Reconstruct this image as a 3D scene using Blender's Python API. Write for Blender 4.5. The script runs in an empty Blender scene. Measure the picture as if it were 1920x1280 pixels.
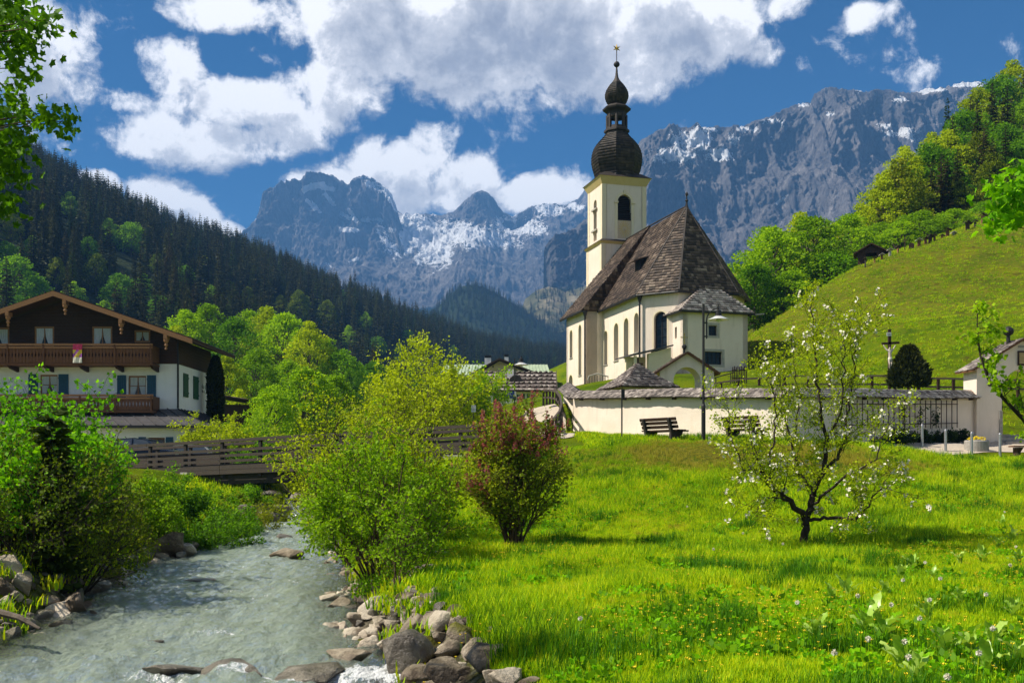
import bpy, bmesh, math, random
import numpy as np
from mathutils import Vector, Matrix, Euler
R = math.radians
scene = bpy.context.scene
# ---------------------------------------------------------------- camera
F = 1920.0; HZ = 880.0                     # focal length and eye level in photograph pixels
cam = bpy.data.cameras.new('camera'); cam.lens = 36; cam.sensor_width = 36
cam.shift_y = (HZ - 640) / 1920; cam.clip_start = 0.1; cam.clip_end = 12000
camo = bpy.data.objects.new('camera', cam); scene.collection.objects.link(camo)
camo.location = (0, 0, 0); camo.rotation_euler = (R(90), 0, 0)
scene.camera = camo
# ---------------------------------------------------------------- exposure
vs = scene.view_settings
vs.view_transform = 'Standard'; vs.look = 'None'; vs.gamma = 1; vs.exposure = 1.08; vs.use_curve_mapping = False
scene.cycles.max_bounces = 6; scene.cycles.diffuse_bounces = 3; scene.cycles.glossy_bounces = 2
scene.cycles.transmission_bounces = 4; scene.cycles.transparent_max_bounces = 12; scene.cycles.volume_bounces = 0
scene.cycles.caustics_reflective = False; scene.cycles.caustics_refractive = False
scene.cycles.use_denoising = True
scene.cycles.sample_clamp_indirect = 6
# ---------------------------------------------------------------- sun
SUN_EL = R(50); SUN_AZ = R(-95)            # azimuth from +Y, positive to +X
sund = Vector((math.cos(SUN_EL)*math.sin(SUN_AZ), math.cos(SUN_EL)*math.cos(SUN_AZ), math.sin(SUN_EL)))
sl = bpy.data.lights.new('sun', 'SUN'); sl.energy = 3.8; sl.angle = R(0.6); sl.color = (1, 0.93, 0.80)
so = bpy.data.objects.new('sun', sl); scene.collection.objects.link(so)
so.rotation_euler = sund.to_track_quat('Z', 'Y').to_euler()
# ---------------------------------------------------------------- sky with clouds
W = bpy.data.worlds.new('World'); scene.world = W; W.use_nodes = True
W.cycles.sampling_method = 'MANUAL'; W.cycles.sample_map_resolution = 512
def az_el(px, py):
    x = (px-960)/F; z = (HZ-py)/F
    a = math.atan(x); return a, math.atan(z*math.cos(a))
class NT:
    """small helper for writing node trees"""
    def __init__(s, tree): s.t = tree; s.n = tree.nodes; s.l = tree.links
    def node(s, typ, inputs=None, **props):
        n = s.n.new(typ)
        for k, v in props.items(): setattr(n, k, v)
        for k, v in (inputs or {}).items(): s.set(n.inputs[k], v)
        return n
    def set(s, sock, v):
        if isinstance(v, bpy.types.NodeSocket): s.l.new(v, sock)
        elif isinstance(v, bpy.types.Node): s.l.new(v.outputs[0], sock)
        else: sock.default_value = v
    def math(s, op, a, b=0.0, c=0.0, clamp=False):
        n = s.n.new('ShaderNodeMath'); n.operation = op; n.use_clamp = clamp
        for i, v in enumerate((a, b, c)): s.set(n.inputs[i], v)
        return n.outputs[0]
    def vmath(s, op, a, b=(0,0,0)):
        n = s.n.new('ShaderNodeVectorMath'); n.operation = op; s.set(n.inputs[0], a); s.set(n.inputs[1], b)
        return n.outputs['Value'] if op in ('LENGTH', 'DOT_PRODUCT') else n.outputs[0]
    def noise(s, vec, scale, detail=4, rough=.55, dim='3D', lac=2.0, dist=0.0):
        n = s.n.new('ShaderNodeTexNoise'); n.noise_dimensions = dim
        if vec is not None: s.set(n.inputs['Vector'], vec)
        n.inputs['Scale'].default_value = scale; n.inputs['Detail'].default_value = detail
        n.inputs['Roughness'].default_value = rough; n.inputs['Lacunarity'].default_value = lac; n.inputs['Distortion'].default_value = dist
        return n
    def ramp(s, fac, stops, interp='LINEAR'):
        n = s.n.new('ShaderNodeValToRGB'); n.color_ramp.interpolation = interp
        e = n.color_ramp.elements
        while len(e) < len(stops): e.new(0.5)
        for el, (p, c) in zip(e, stops):
            el.position = p; el.color = (*c, 1) if len(c) == 3 else c
        s.set(n.inputs[0], fac); return n.outputs[0]
    def mix(s, fac, a, b, mode='MIX'):
        n = s.n.new('ShaderNodeMix'); n.data_type = 'RGBA'; n.blend_type = mode
        s.set(n.inputs[0], fac)
        for i, v in ((6, a), (7, b)):
            if isinstance(v, tuple) and len(v) == 3: v = (*v, 1)
            s.set(n.inputs[i], v)
        return n.outputs[2]
    def smooth(s, v, lo, hi, a=0.0, b=1.0):
        n = s.n.new('ShaderNodeMapRange'); n.interpolation_type = 'SMOOTHSTEP'
        s.set(n.inputs[0], v); n.inputs[1].default_value = lo; n.inputs[2].default_value = hi
        n.inputs[3].default_value = a; n.inputs[4].default_value = b
        return n.outputs[0]
# cloud field: cumulus masses given by centre and radii, broken up by fractal noise
CLOUDS = [(760,40,230,140,1.15),(900,60,240,150,1.25),(1060,40,240,140,1.25),(1220,50,220,110,1.15),(1350,60,120,80,1),(1170,150,110,55,1),(660,160,120,60,1),(850,170,80,38,.8),
 (470,200,180,66,.95),(395,275,175,56,.95),(330,120,70,65,.8),(545,235,110,70,1),(250,180,50,32,.75),(620,205,90,45,.9),(300,250,80,55,1),(500,265,100,60,.9),
 (400,10,130,42,.9),(480,40,60,30,.7),(560,60,60,45,.6),(485,100,45,35,.6),(50,80,130,95,1),(120,70,60,60,.9),
 (740,320,150,80,1),(630,345,100,70,1),(870,345,120,62,1),(1020,365,110,45,1),(800,270,80,40,.9),(560,345,60,40,.9),
 (310,372,75,52,1),(365,415,55,45,1),(205,350,65,28,.9),(430,445,50,22,.9),(90,340,60,30,.8),(1620,32,50,30,.8),(1480,8,70,28,.7),(1420,90,50,30,.5)]
cg = bpy.data.node_groups.new('cloud_field', 'ShaderNodeTree')
cg.interface.new_socket('Vector', in_out='INPUT', socket_type='NodeSocketVector')
cg.interface.new_socket('Density', in_out='OUTPUT', socket_type='NodeSocketFloat')
g = NT(cg); gi = g.node('NodeGroupInput'); go_ = g.node('NodeGroupOutput')
warp = g.noise(gi.outputs[0], 7.0, 3, .6); wv = g.vmath('SUBTRACT', warp.outputs['Color'], (.5,.5,.5))
wv2 = g.vmath('MULTIPLY', wv, (.055,.04,0)); P0 = g.vmath('ADD', gi.outputs[0], wv2)
field = None
for (cx, cy, rx, ry, amp) in CLOUDS:
    a, e = az_el(cx, cy)
    d = g.vmath('SUBTRACT', P0, (a, e, 0)); d = g.vmath('MULTIPLY', d, (F/rx*1.0, F/ry*1.0, 0)); ln = g.vmath('LENGTH', d)
    b = g.smooth(ln, 1.45, 0.15, 0.0, amp)
    if field is None: field = b
    else:
        n = g.n.new('ShaderNodeMath'); n.operation = 'SMOOTH_MAX'; g.set(n.inputs[0], field); g.set(n.inputs[1], b); n.inputs[2].default_value = .15; field = n.outputs[0]
# beyond the frame the same kind of fair-weather cumulus goes on
sep = g.node('ShaderNodeSeparateXYZ', {0: gi.outputs[0]})
far = g.math('MAXIMUM', g.smooth(g.math('ABSOLUTE', sep.outputs[0]), .47, .62), g.smooth(sep.outputs[1], .44, .58))
gen = g.smooth(g.noise(gi.outputs[0], 2.6, 2, .5).outputs[0], .46, .66)
field = g.math('MAXIMUM', field, g.math('MULTIPLY', g.math('MULTIPLY', gen, far), .95))
nz = g.noise(P0, 15.0, 12, .66); nz2 = g.noise(P0, 5.0, 3, .5)
den = g.math('ADD', field, g.math('MULTIPLY', g.math('SUBTRACT', nz.outputs[0], .5), 2.5))
den = g.math('ADD', den, g.math('MULTIPLY', g.math('SUBTRACT', nz2.outputs[0], .5), .8))
g.l.new(den, go_.inputs[0])
w = NT(W.node_tree); w.n.clear()
tc = w.node('ShaderNodeTexCoord'); sp = w.node('ShaderNodeSeparateXYZ', {0: tc.outputs['Generated']})
az = w.math('ARCTAN2', sp.outputs[0], sp.outputs[1]); el = w.math('ARCSINE', sp.outputs[2])
pv = w.node('ShaderNodeCombineXYZ', {0: az, 1: el})
c1 = w.node('ShaderNodeGroup'); c1.node_tree = cg; w.set(c1.inputs[0], pv)
c2 = w.node('ShaderNodeGroup'); c2.node_tree = cg; w.set(c2.inputs[0], w.vmath('ADD', pv.outputs[0], (-.012, .024, 0)))
cover = w.smooth(c1.outputs[0], .30, .74)
thick = w.smooth(c1.outputs[0], .70, 1.35); rim = w.math('SUBTRACT', c1.outputs[0], c2.outputs[0])
litf = w.math('ADD', w.math('MULTIPLY', rim, .85), w.math('SUBTRACT', .95, w.math('MULTIPLY', thick, .66)), clamp=True)  # cloud lighting painted in: rims towards the sun lighter, thick cores greyer
ccol = w.ramp(litf, [(0, (.22,.23,.28)), (.4, (.36,.365,.40)), (.8, (.66,.65,.66)), (1, (1.04,1.01,.98))])
sky = w.node('ShaderNodeTexSky', sky_type='NISHITA', sun_disc=False, sun_elevation=SUN_EL, sun_rotation=SUN_AZ, altitude=700, air_density=1.0, dust_density=.35, ozone_density=3.0)
hsv = w.node('ShaderNodeHueSaturation', {'Saturation': 1.75, 'Value': .36, 'Hue': .497, 'Color': sky.outputs[0]})
SKY_STRENGTH = .085
tint = w.mix(1.0, hsv.outputs[0], (.40,.86,1.0), 'MULTIPLY')
bg1 = w.node('ShaderNodeBackground', {'Color': tint, 'Strength': SKY_STRENGTH})
bg2 = w.node('ShaderNodeBackground', {'Color': ccol, 'Strength': .68})
mx = w.node('ShaderNodeMixShader', {0: cover, 1: bg1.outputs[0], 2: bg2.outputs[0]})
w.node('ShaderNodeOutputWorld', {0: mx.outputs[0]})

# ================================================================ helpers
C = scene.collection
def tag(o, label=None, cat=None, group=None, kind=None):
    if label: o['label'] = label
    if cat: o['category'] = cat
    if group: o['group'] = group
    if kind: o['kind'] = kind
    return o
def empty(name, loc=(0,0,0), rz=0.0, label=None, cat=None, group=None):
    o = bpy.data.objects.new(name, None); C.objects.link(o); o.location = loc; o.rotation_euler = (0,0,rz)
    o.empty_display_size = .2
    return tag(o, label, cat, group)
def link(name, me, mat=None, parent=None, loc=(0,0,0), rz=0.0, scale=1.0):
    o = bpy.data.objects.new(name, me); C.objects.link(o)
    if mat is not None and len(me.materials) == 0:
        for m in (mat if isinstance(mat, (list, tuple)) else [mat]): me.materials.append(m)
    o.location = loc; o.rotation_euler = (0,0,rz); o.scale = (scale,)*3 if isinstance(scale, (int, float)) else scale
    if parent is not None: o.parent = parent
    return o
def np_mesh(name, verts, faces, smooth=False, mats=None, attrs=None):
    """verts (N,3), faces (M,k) arrays, one polygon size"""
    verts = np.asarray(verts, np.float32); faces = np.asarray(faces, np.int32)
    me = bpy.data.meshes.new(name); M, k = faces.shape
    me.vertices.add(len(verts)); me.vertices.foreach_set('co', verts.ravel())
    me.loops.add(M*k); me.loops.foreach_set('vertex_index', faces.ravel())
    me.polygons.add(M); me.polygons.foreach_set('loop_start', np.arange(0, M*k, k, dtype=np.int32))
    me.update(calc_edges=True)
    if smooth: me.polygons.foreach_set('use_smooth', np.ones(M, bool))
    if mats is not None: me.polygons.foreach_set('material_index', np.asarray(mats, np.int32))
    for an, av in (attrs or {}).items():
        at = me.attributes.new(an, 'FLOAT', 'POINT'); at.data.foreach_set('value', np.asarray(av, np.float32))
    me.validate(); return me
class MB:
    """collects boxes, tubes, prisms and lathes into one mesh"""
    def __init__(s): s.v = []; s.f = []; s.mi = []; s.cur = 0
    def add(s, vs, fs):
        o = len(s.v); s.v += [tuple(p) for p in vs]; s.f += [tuple(i+o for i in f) for f in fs]; s.mi += [s.cur]*len(fs); return s
    def box(s, c, size, rot=None):
        hx, hy, hz = size[0]/2, size[1]/2, size[2]/2
        vs = [Vector((x,y,z)) for x in (-hx,hx) for y in (-hy,hy) for z in (-hz,hz)]
        if rot is not None: vs = [rot @ p for p in vs]
        c = Vector(c); return s.add([p+c for p in vs], [(0,1,3,2),(4,6,7,5),(0,4,5,1),(2,3,7,6),(0,2,6,4),(1,5,7,3)])
    def bar(s, a, b, wd, ht, up=(0,0,1)):
        a = Vector(a); b = Vector(b); d = b-a; L = d.length
        if L < 1e-6: return s
        d /= L; side = d.cross(Vector(up))
        if side.length < 1e-4: side = d.cross(Vector((1,0,0)))
        side.normalize(); u = side.cross(d)
        return s.box((a+b)/2, (L, wd, ht), Matrix((d, side, u)).transposed())
    def tube(s, pts, rad, n=8, cap=True):
        pts = [Vector(p) for p in pts]; m = len(pts)
        if not hasattr(rad, '__len__'): rad = [rad]*m
        vs = []; prev = None
        for i, p in enumerate(pts):
            t = (pts[min(i+1,m-1)]-pts[max(i-1,0)])
            if t.length < 1e-7: t = Vector((0,0,1))
            t.normalize()
            if prev is None:
                a = t.cross(Vector((0,0,1)));  a = t.cross(Vector((1,0,0))) if a.length < .05 else a
            else: a = prev - t*prev.dot(t)
            a.normalize(); prev = a; b = t.cross(a)
            vs += [p + (a*math.cos(2*math.pi*k/n)+b*math.sin(2*math.pi*k/n))*rad[i] for k in range(n)]
        fs = [(i*n+k, i*n+(k+1)%n, (i+1)*n+(k+1)%n, (i+1)*n+k) for i in range(m-1) for k in range(n)]
        if cap: fs += [tuple(reversed(range(n))), tuple((m-1)*n+k for k in range(n))]
        return s.add(vs, fs)
    def lathe(s, prof, n=16, c=(0,0,0), off=0.0):
        vs = []; m = len(prof)
        for r, z in prof: vs += [(c[0]+r*math.cos(2*math.pi*(k+off)/n), c[1]+r*math.sin(2*math.pi*(k+off)/n), c[2]+z) for k in range(n)]
        fs = [(i*n+k, i*n+(k+1)%n, (i+1)*n+(k+1)%n, (i+1)*n+k) for i in range(m-1) for k in range(n)]
        fs += [tuple(reversed(range(n))), tuple((m-1)*n+k for k in range(n))]
        return s.add(vs, fs)
    def prism(s, poly, h0, h1):
        """polygon in plan (x,y) extruded between two heights"""
        n = len(poly); vs = [(x,y,h0) for x,y in poly]+[(x,y,h1) for x,y in poly]
        return s.add(vs, [tuple(reversed(range(n))), tuple(range(n,2*n))]+[(k,(k+1)%n,n+(k+1)%n,n+k) for k in range(n)])
    def slab(s, poly, off):
        """3D polygon thickened by the vector off"""
        n = len(poly); off = Vector(off); poly = [Vector(p) for p in poly]
        return s.add(poly+[p+off for p in poly], [tuple(reversed(range(n))), tuple(range(n,2*n))]+[(k,(k+1)%n,n+(k+1)%n,n+k) for k in range(n)])
    def mesh(s, name, smooth=False):
        me = bpy.data.meshes.new(name); me.from_pydata(s.v, [], s.f)
        if any(s.mi): me.polygons.foreach_set('material_index', s.mi)
        bm = bmesh.new(); bm.from_mesh(me); bmesh.ops.recalc_face_normals(bm, faces=bm.faces); bm.to_mesh(me); bm.free()
        if smooth: me.polygons.foreach_set('use_smooth', [True]*len(me.polygons))
        me.update(); return me
    def build(s, name, mat=None, parent=None, loc=(0,0,0), rz=0.0, smooth=False): return link(name, s.mesh(name, smooth), mat, parent, loc, rz)
def copy_tree(o, parent=None):
    c = o.copy(); C.objects.link(c); c.parent = parent
    for ch in o.children: copy_tree(ch, c)
    return c
def P(px, py, Y): return Vector(((px-960)/F*Y, Y, (HZ-py)/F*Y))
# ---- numpy gradient-free value noise
def _hash(ix, iy, iz, seed):
    h = (ix.astype(np.int64)*374761393 + iy.astype(np.int64)*668265263 + iz.astype(np.int64)*2147483647 + seed*1274126177) & 0xffffffff
    h = ((h ^ (h >> 13))*1274126177) & 0xffffffff
    h = ((h ^ (h >> 16))*2246822519) & 0xffffffff
    return ((h ^ (h >> 15)) & 0xffffff)/float(0xffffff)
def vnoise(x, y, z=0.0, seed=0):
    x = np.asarray(x, float); y = np.asarray(y, float)+0*x; z = np.asarray(z, float)+0*x
    fx, fy, fz = np.floor(x), np.floor(y), np.floor(z); u, v, w_ = x-fx, y-fy, z-fz
    u = u*u*u*(u*(u*6-15)+10); v = v*v*v*(v*(v*6-15)+10); w_ = w_*w_*w_*(w_*(w_*6-15)+10)
    r = 0
    for i in (0,1):
        for j in (0,1):
            for k in (0,1):
                r = r + _hash(fx+i, fy+j, fz+k, seed)*(u if i else 1-u)*(v if j else 1-v)*(w_ if k else 1-w_)
    return r*2-1
def fbm(x, y, z=0.0, oct=5, seed=0, rough=.5, ridged=False):
    a = 1.0; s = 0.0; t = 0.0; f = 1.0
    for o in range(oct):
        n = vnoise(np.asarray(x)*f+o*17.3, np.asarray(y)*f-o*9.1, np.asarray(z)*f, seed+o)
        if ridged: n = 1-2*np.abs(n)
        s = s+a*n; t += a; a *= rough; f *= 2.03
    return s/t
def sstep(a, b, x):
    t = np.clip((np.asarray(x, float)-a)/(b-a), 0, 1); return t*t*(3-2*t)
# ================================================================ materials
MATS = {}
def material(name, fn):
    m = bpy.data.materials.new(name); m.use_nodes = True; m.node_tree.nodes.clear(); t = NT(m.node_tree)
    out = t.node('ShaderNodeOutputMaterial'); sh = fn(t)
    t.l.new(sh.outputs[0] if isinstance(sh, bpy.types.Node) else sh, out.inputs[0]); MATS[name] = m; return m
def bsdf(t, col, rough=.8, spec=.3, metal=0.0, normal=None, **kw):
    if isinstance(col, tuple) and len(col) == 3: col = (*col, 1)
    inp = {'Base Color': col, 'Roughness': rough, 'Specular IOR Level': spec, 'Metallic': metal, **kw}
    if normal is not None: inp['Normal'] = normal
    return t.node('ShaderNodeBsdfPrincipled', inp)
def bump(t, h, strength=.4, dist=.02): return t.node('ShaderNodeBump', {'Height': h, 'Strength': strength, 'Distance': dist}).outputs[0]
def pos(t): return t.node('ShaderNodeNewGeometry').outputs['Position']
def objc(t): return t.node('ShaderNodeTexCoord').outputs['Object']
def simple(name, c1, c2, scale=6.0, rough=.8, bstr=.3, bdist=.01, spec=.3, metal=0.0, stretch=(1,1,1), use_obj=True, detail=5, lo=.3, hi=.7):
    def fn(t):
        v = t.vmath('MULTIPLY', objc(t) if use_obj else pos(t), stretch)
        n = t.noise(v, scale, detail, .6)
        return bsdf(t, t.ramp(n.outputs[0], [(lo, c1), (hi, c2)]), rough, spec, metal, bump(t, n.outputs[0], bstr, bdist))
    return material(name, fn)
def plaster(name, c1, c2, stain=(.45,.40,.32), amt=.35):
    def fn(t):
        p = pos(t); a = t.noise(p, 1.1, 5, .65); b = t.noise(p, 22, 4, .6)
        st = t.noise(t.vmath('MULTIPLY', p, (2.2,2.2,.25)), 1.6, 4, .6)
        c = t.ramp(a.outputs[0], [(.3, c1), (.7, c2)])
        c = t.mix(t.math('MULTIPLY', t.smooth(st.outputs[0], .5, .8), amt), c, stain)
        pt = t.noise(p, .55, 6, .7); c = t.mix(t.math('MULTIPLY', t.smooth(pt.outputs[0], .52, .70), amt*.7), c, stain)
        return bsdf(t, c, .92, .12, 0, bump(t, t.math('ADD', b.outputs[0], t.math('MULTIPLY', a.outputs[0], .7)), .45, .03))
    return material(name, fn)
plaster('plaster_white', (.80,.67,.545), (.86,.745,.63), (.40,.30,.20), .3)
plaster('plaster_cream', (.80,.67,.46), (.86,.74,.54), amt=.2)
plaster('plaster_yellow', (.62,.47,.20), (.70,.55,.27), amt=.2)
plaster('plaster_house', (.84,.83,.80), (.89,.88,.86), amt=.12)
plaster('plaster_beige', (.55,.42,.30), (.62,.48,.34), amt=.2)
def shingle_mat(name, stops):
    def fn(t):
        r = t.node('ShaderNodeNewGeometry').outputs['Random Per Island']; p = pos(t)
        n = t.noise(t.vmath('MULTIPLY', p, (1,1,1)), 9, 4, .6); big = t.noise(p, .5, 3, .6)
        f = t.math('ADD', t.math('MULTIPLY', r, .62), t.math('ADD', t.math('MULTIPLY', n.outputs[0], .25), t.math('MULTIPLY', t.math('SUBTRACT', big.outputs[0], .5), .7)))
        return bsdf(t, t.ramp(f, stops), .68, .45, 0, bump(t, n.outputs[0], .5, .01))
    return material(name, fn)
shingle_mat('shingle_brown', [(.10, (.026,.017,.013)), (.40, (.075,.049,.035)), (.64, (.155,.105,.076)), (.92, (.42,.32,.245))])
shingle_mat('shingle_grey', [(.12, (.05,.038,.034)), (.38, (.15,.12,.105)), (.62, (.28,.235,.205)), (.85, (.55,.47,.41))])
shingle_mat('shingle_dark', [(.0, (.010,.008,.007)), (.4, (.030,.022,.016)), (.7, (.06,.042,.03)), (1, (.13,.10,.075))])
shingle_mat('shingle_pale', [(.12, (.10,.075,.065)), (.35, (.28,.225,.195)), (.6, (.46,.39,.345)), (.85, (.70,.62,.55))])
simple('wood_dark', (.035,.018,.010), (.07,.036,.020), 9, .75, .4, stretch=(1,1,6))
simple('wood_brown', (.11,.045,.018), (.19,.085,.035), 9, .7, .4, stretch=(1,1,4))
simple('wood_light', (.26,.125,.05), (.40,.20,.09), 9, .65, .35, stretch=(3,3,1))
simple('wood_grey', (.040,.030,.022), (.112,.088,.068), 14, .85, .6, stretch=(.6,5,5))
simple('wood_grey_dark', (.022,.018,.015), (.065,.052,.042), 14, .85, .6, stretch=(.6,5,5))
simple('iron_black', (.010,.009,.009), (.022,.019,.018), 20, .5, .2, spec=.4)
simple('iron_rust', (.035,.018,.012), (.07,.035,.022), 20, .7, .3)
simple('steel', (.42,.42,.43), (.55,.55,.56), 10, .42, .05, metal=.85)
simple('gold', (.55,.36,.08), (.70,.48,.14), 10, .35, .05, metal=.9)
simple('metal_roof', (.055,.052,.055), (.085,.08,.082), 2.5, .5, .1)
simple('copper_roof', (.34,.42,.27), (.44,.52,.35), 1.2, .5, .1)
simple('lamp_glass', (.55,.55,.53), (.7,.7,.68), 3, .2, .0, spec=.5)
simple('shutter_blue', (.018,.065,.115), (.028,.10,.165), 12, .6, .2)
simple('shutter_green', (.015,.07,.035), (.03,.11,.055), 12, .6, .2)
simple('stone_plinth', (.22,.16,.10), (.42,.32,.21), 3.2, .95, .8, .05)
simple('stone_grey', (.24,.22,.19), (.42,.39,.35), 5, .9, .6, .03)
simple('stone_trim', (.36,.33,.28), (.50,.46,.40), 5, .9, .3, .02)
simple('brick_red', (.30,.12,.07), (.45,.2,.12), 6, .9, .4, .02)
simple('soil', (.06,.038,.02), (.14,.09,.045), 5, .95, .8, .05, use_obj=False)
simple('gravel_path', (.40,.33,.25), (.56,.48,.38), 9, .95, .4, .02, use_obj=False)
simple('paint_white', (.75,.75,.74), (.82,.82,.81), 4, .5, .0)
simple('paint_blue', (.02,.06,.28), (.025,.075,.33), 4, .4, .0)
simple('ink_black', (.02,.02,.02), (.03,.03,.03), 4, .6, .0)
simple('statue_white', (.55,.45,.38), (.7,.6,.52), 8, .6, .1)
simple('cloth_red', (.6,.04,.10), (.7,.08,.18), 8, .8, .2)
simple('cloth_yellow', (.75,.5,.03), (.8,.6,.08), 8, .8, .2)
simple('cloth_purple', (.35,.08,.40), (.45,.12,.5), 8, .8, .2)
simple('curtain', (.55,.57,.58), (.74,.75,.75), 30, .8, .3, stretch=(1,1,.05))
simple('tyre', (.015,.015,.016), (.03,.03,.03), 10, .85, .2)
simple('paint_car_blue', (.012,.022,.055), (.015,.027,.065), 3, .25, .0, spec=.6, metal=.3)
simple('paint_car_silver', (.45,.46,.48), (.5,.51,.53), 3, .3, .0, spec=.6, metal=.5)
simple('petal_yellow', (.72,.52,.01), (.82,.64,.02), 8, .7, .0)
simple('petal_white', (.74,.68,.52), (.86,.82,.70), 8, .7, .0)
simple('petal_pink', (.40,.10,.20), (.55,.18,.28), 8, .7, .0)
def glass_fn(t):
    n = t.noise(objc(t), 3, 2, .5)
    return bsdf(t, t.ramp(n.outputs[0], [(.3,(.012,.016,.02)), (.7,(.03,.038,.045))]), .14, .28, 0, bump(t, n.outputs[0], .05, .02))
material('glass_dark', glass_fn)
def car_glass(t): return bsdf(t, (.05,.06,.07), .05, .8)
material('glass_car', car_glass)
simple('louvre_dark', (.012,.010,.009), (.03,.024,.02), 8, .8, .2)
simple('paint_ochre', (.36,.25,.10), (.48,.36,.18), 9, .85, .2)
def leaf(name, cols, trans=.45, tcol=None, rough=.55, spec=.10):
    """thin leaves: diffuse and translucent; colour varies by leaf, by tree and in clumps"""
    def fn(t):
        g_ = t.node('ShaderNodeNewGeometry'); r = g_.outputs['Random Per Island']; oi = t.node('ShaderNodeObjectInfo')
        n = t.noise(t.vmath('ADD', g_.outputs['Position'], oi.outputs['Location']), .8, 3, .6)
        f = t.math('ADD', t.math('MULTIPLY', r, .5), t.math('ADD', t.math('MULTIPLY', n.outputs[0], .55), t.math('MULTIPLY', t.math('SUBTRACT', oi.outputs['Random'], .5), .35)))
        k = len(cols); c = t.ramp(f, [(.15+.75*i/(k-1), cc) for i, cc in enumerate(cols)])
        b = bsdf(t, c, rough, spec)
        tc_ = t.mix(1.0, c, (1.25,1.2,.55), 'MULTIPLY') if tcol is None else tcol
        tr = t.node('ShaderNodeBsdfTranslucent', {0: tc_})
        return t.node('ShaderNodeMixShader', {0: trans, 1: b.outputs[0], 2: tr.outputs[0]})
    return material(name, fn)
leaf('leaf_spring', [(.10,.21,.005), (.23,.42,.006), (.42,.62,.010)])
leaf('leaf_yellow', [(0.196,0.269,0.004), (0.368,0.470,0.007), (0.575,0.672,0.014)])
leaf('leaf_mid', [(0.048,0.138,0.004), (0.113,0.275,0.006), (0.238,0.450,0.008)])
leaf('leaf_deep', [(.012,.030,.006), (.028,.060,.010), (.06,.10,.014)], .3)
leaf('leaf_maple', [(0.084,0.250,0.004), (0.179,0.463,0.006), (0.321,0.650,0.008)], .5)
leaf('leaf_lilac', [(.07,.13,.008), (.20,.28,.010), (.45,.48,.02)], .4)
leaf('flower_lilac', [(.26,.06,.075), (.44,.13,.16), (.60,.26,.28)], .5)
leaf('needle_dark', [(.018,.026,.005), (.046,.056,.009), (.105,.108,.014)], .12)
leaf('needle_mid', [(0.022,0.045,0.007), (0.050,0.085,0.010), (0.100,0.140,0.014)], .15)
leaf('needle_brown', [(0.039,0.034,0.010), (0.072,0.060,0.015), (0.117,0.098,0.020)], .15)
leaf('leaf_dock', [(.16,.32,.02), (.32,.52,.05), (.58,.72,.18)], .3, rough=.35, spec=.4)
leaf('leaf_olive', [(0.057,0.103,0.006), (0.149,0.218,0.007), (0.345,0.368,0.010)], .35)  # olive leaf colour of the thicket and the duller trees
def bark(name, c1, c2):
    return simple(name, c1, c2, 7, .95, .9, .03, stretch=(1,1,.3))
bark('bark_dark', (.020,.014,.010), (.055,.040,.028)); bark('bark_grey', (.07,.055,.042), (.16,.13,.10)); bark('bark_brown', (.05,.03,.018), (.12,.075,.045))
def rock_fn(moss, dark=1.0, wet=False):
    def fn(t):
        g_ = t.node('ShaderNodeNewGeometry'); p = g_.outputs['Position']; oi = t.node('ShaderNodeObjectInfo')
        n = t.noise(p, 3.2, 7, .65); n2 = t.noise(p, 14, 5, .65)
        f = t.math('ADD', n.outputs[0], t.math('MULTIPLY', t.math('SUBTRACT', oi.outputs['Random'], .5), .35))
        k = dark; c = t.ramp(f, [(.28, (.085*k,.062*k,.042*k)), (.5, (.29*k,.235*k,.172*k)), (.72, (.58*k,.50*k,.39*k))])
        sz = t.node('ShaderNodeSeparateXYZ', {0: g_.outputs['Normal']}).outputs[2]
        mz = t.math('MULTIPLY', t.smooth(t.math('ADD', sz, t.math('MULTIPLY', t.math('SUBTRACT', n.outputs[0], .5), 1.6)), .35, .75), moss)
        c = t.mix(mz, c, t.ramp(n2.outputs[0], [(.3, (.05,.055,.006)), (.7, (.17,.16,.015))]))
        h = t.math('ADD', n.outputs[0], t.math('MULTIPLY', n2.outputs[0], .3))
        return bsdf(t, c, .35 if wet else .85, .5 if wet else .3, 0, bump(t, h, 1.0, .10))
    return fn
material('rock', rock_fn(.12)); material('rock_mossy', rock_fn(1.0)); material('rock_wet', rock_fn(.15, .42, True)); material('rock_pale', rock_fn(.0, 1.5))
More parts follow.
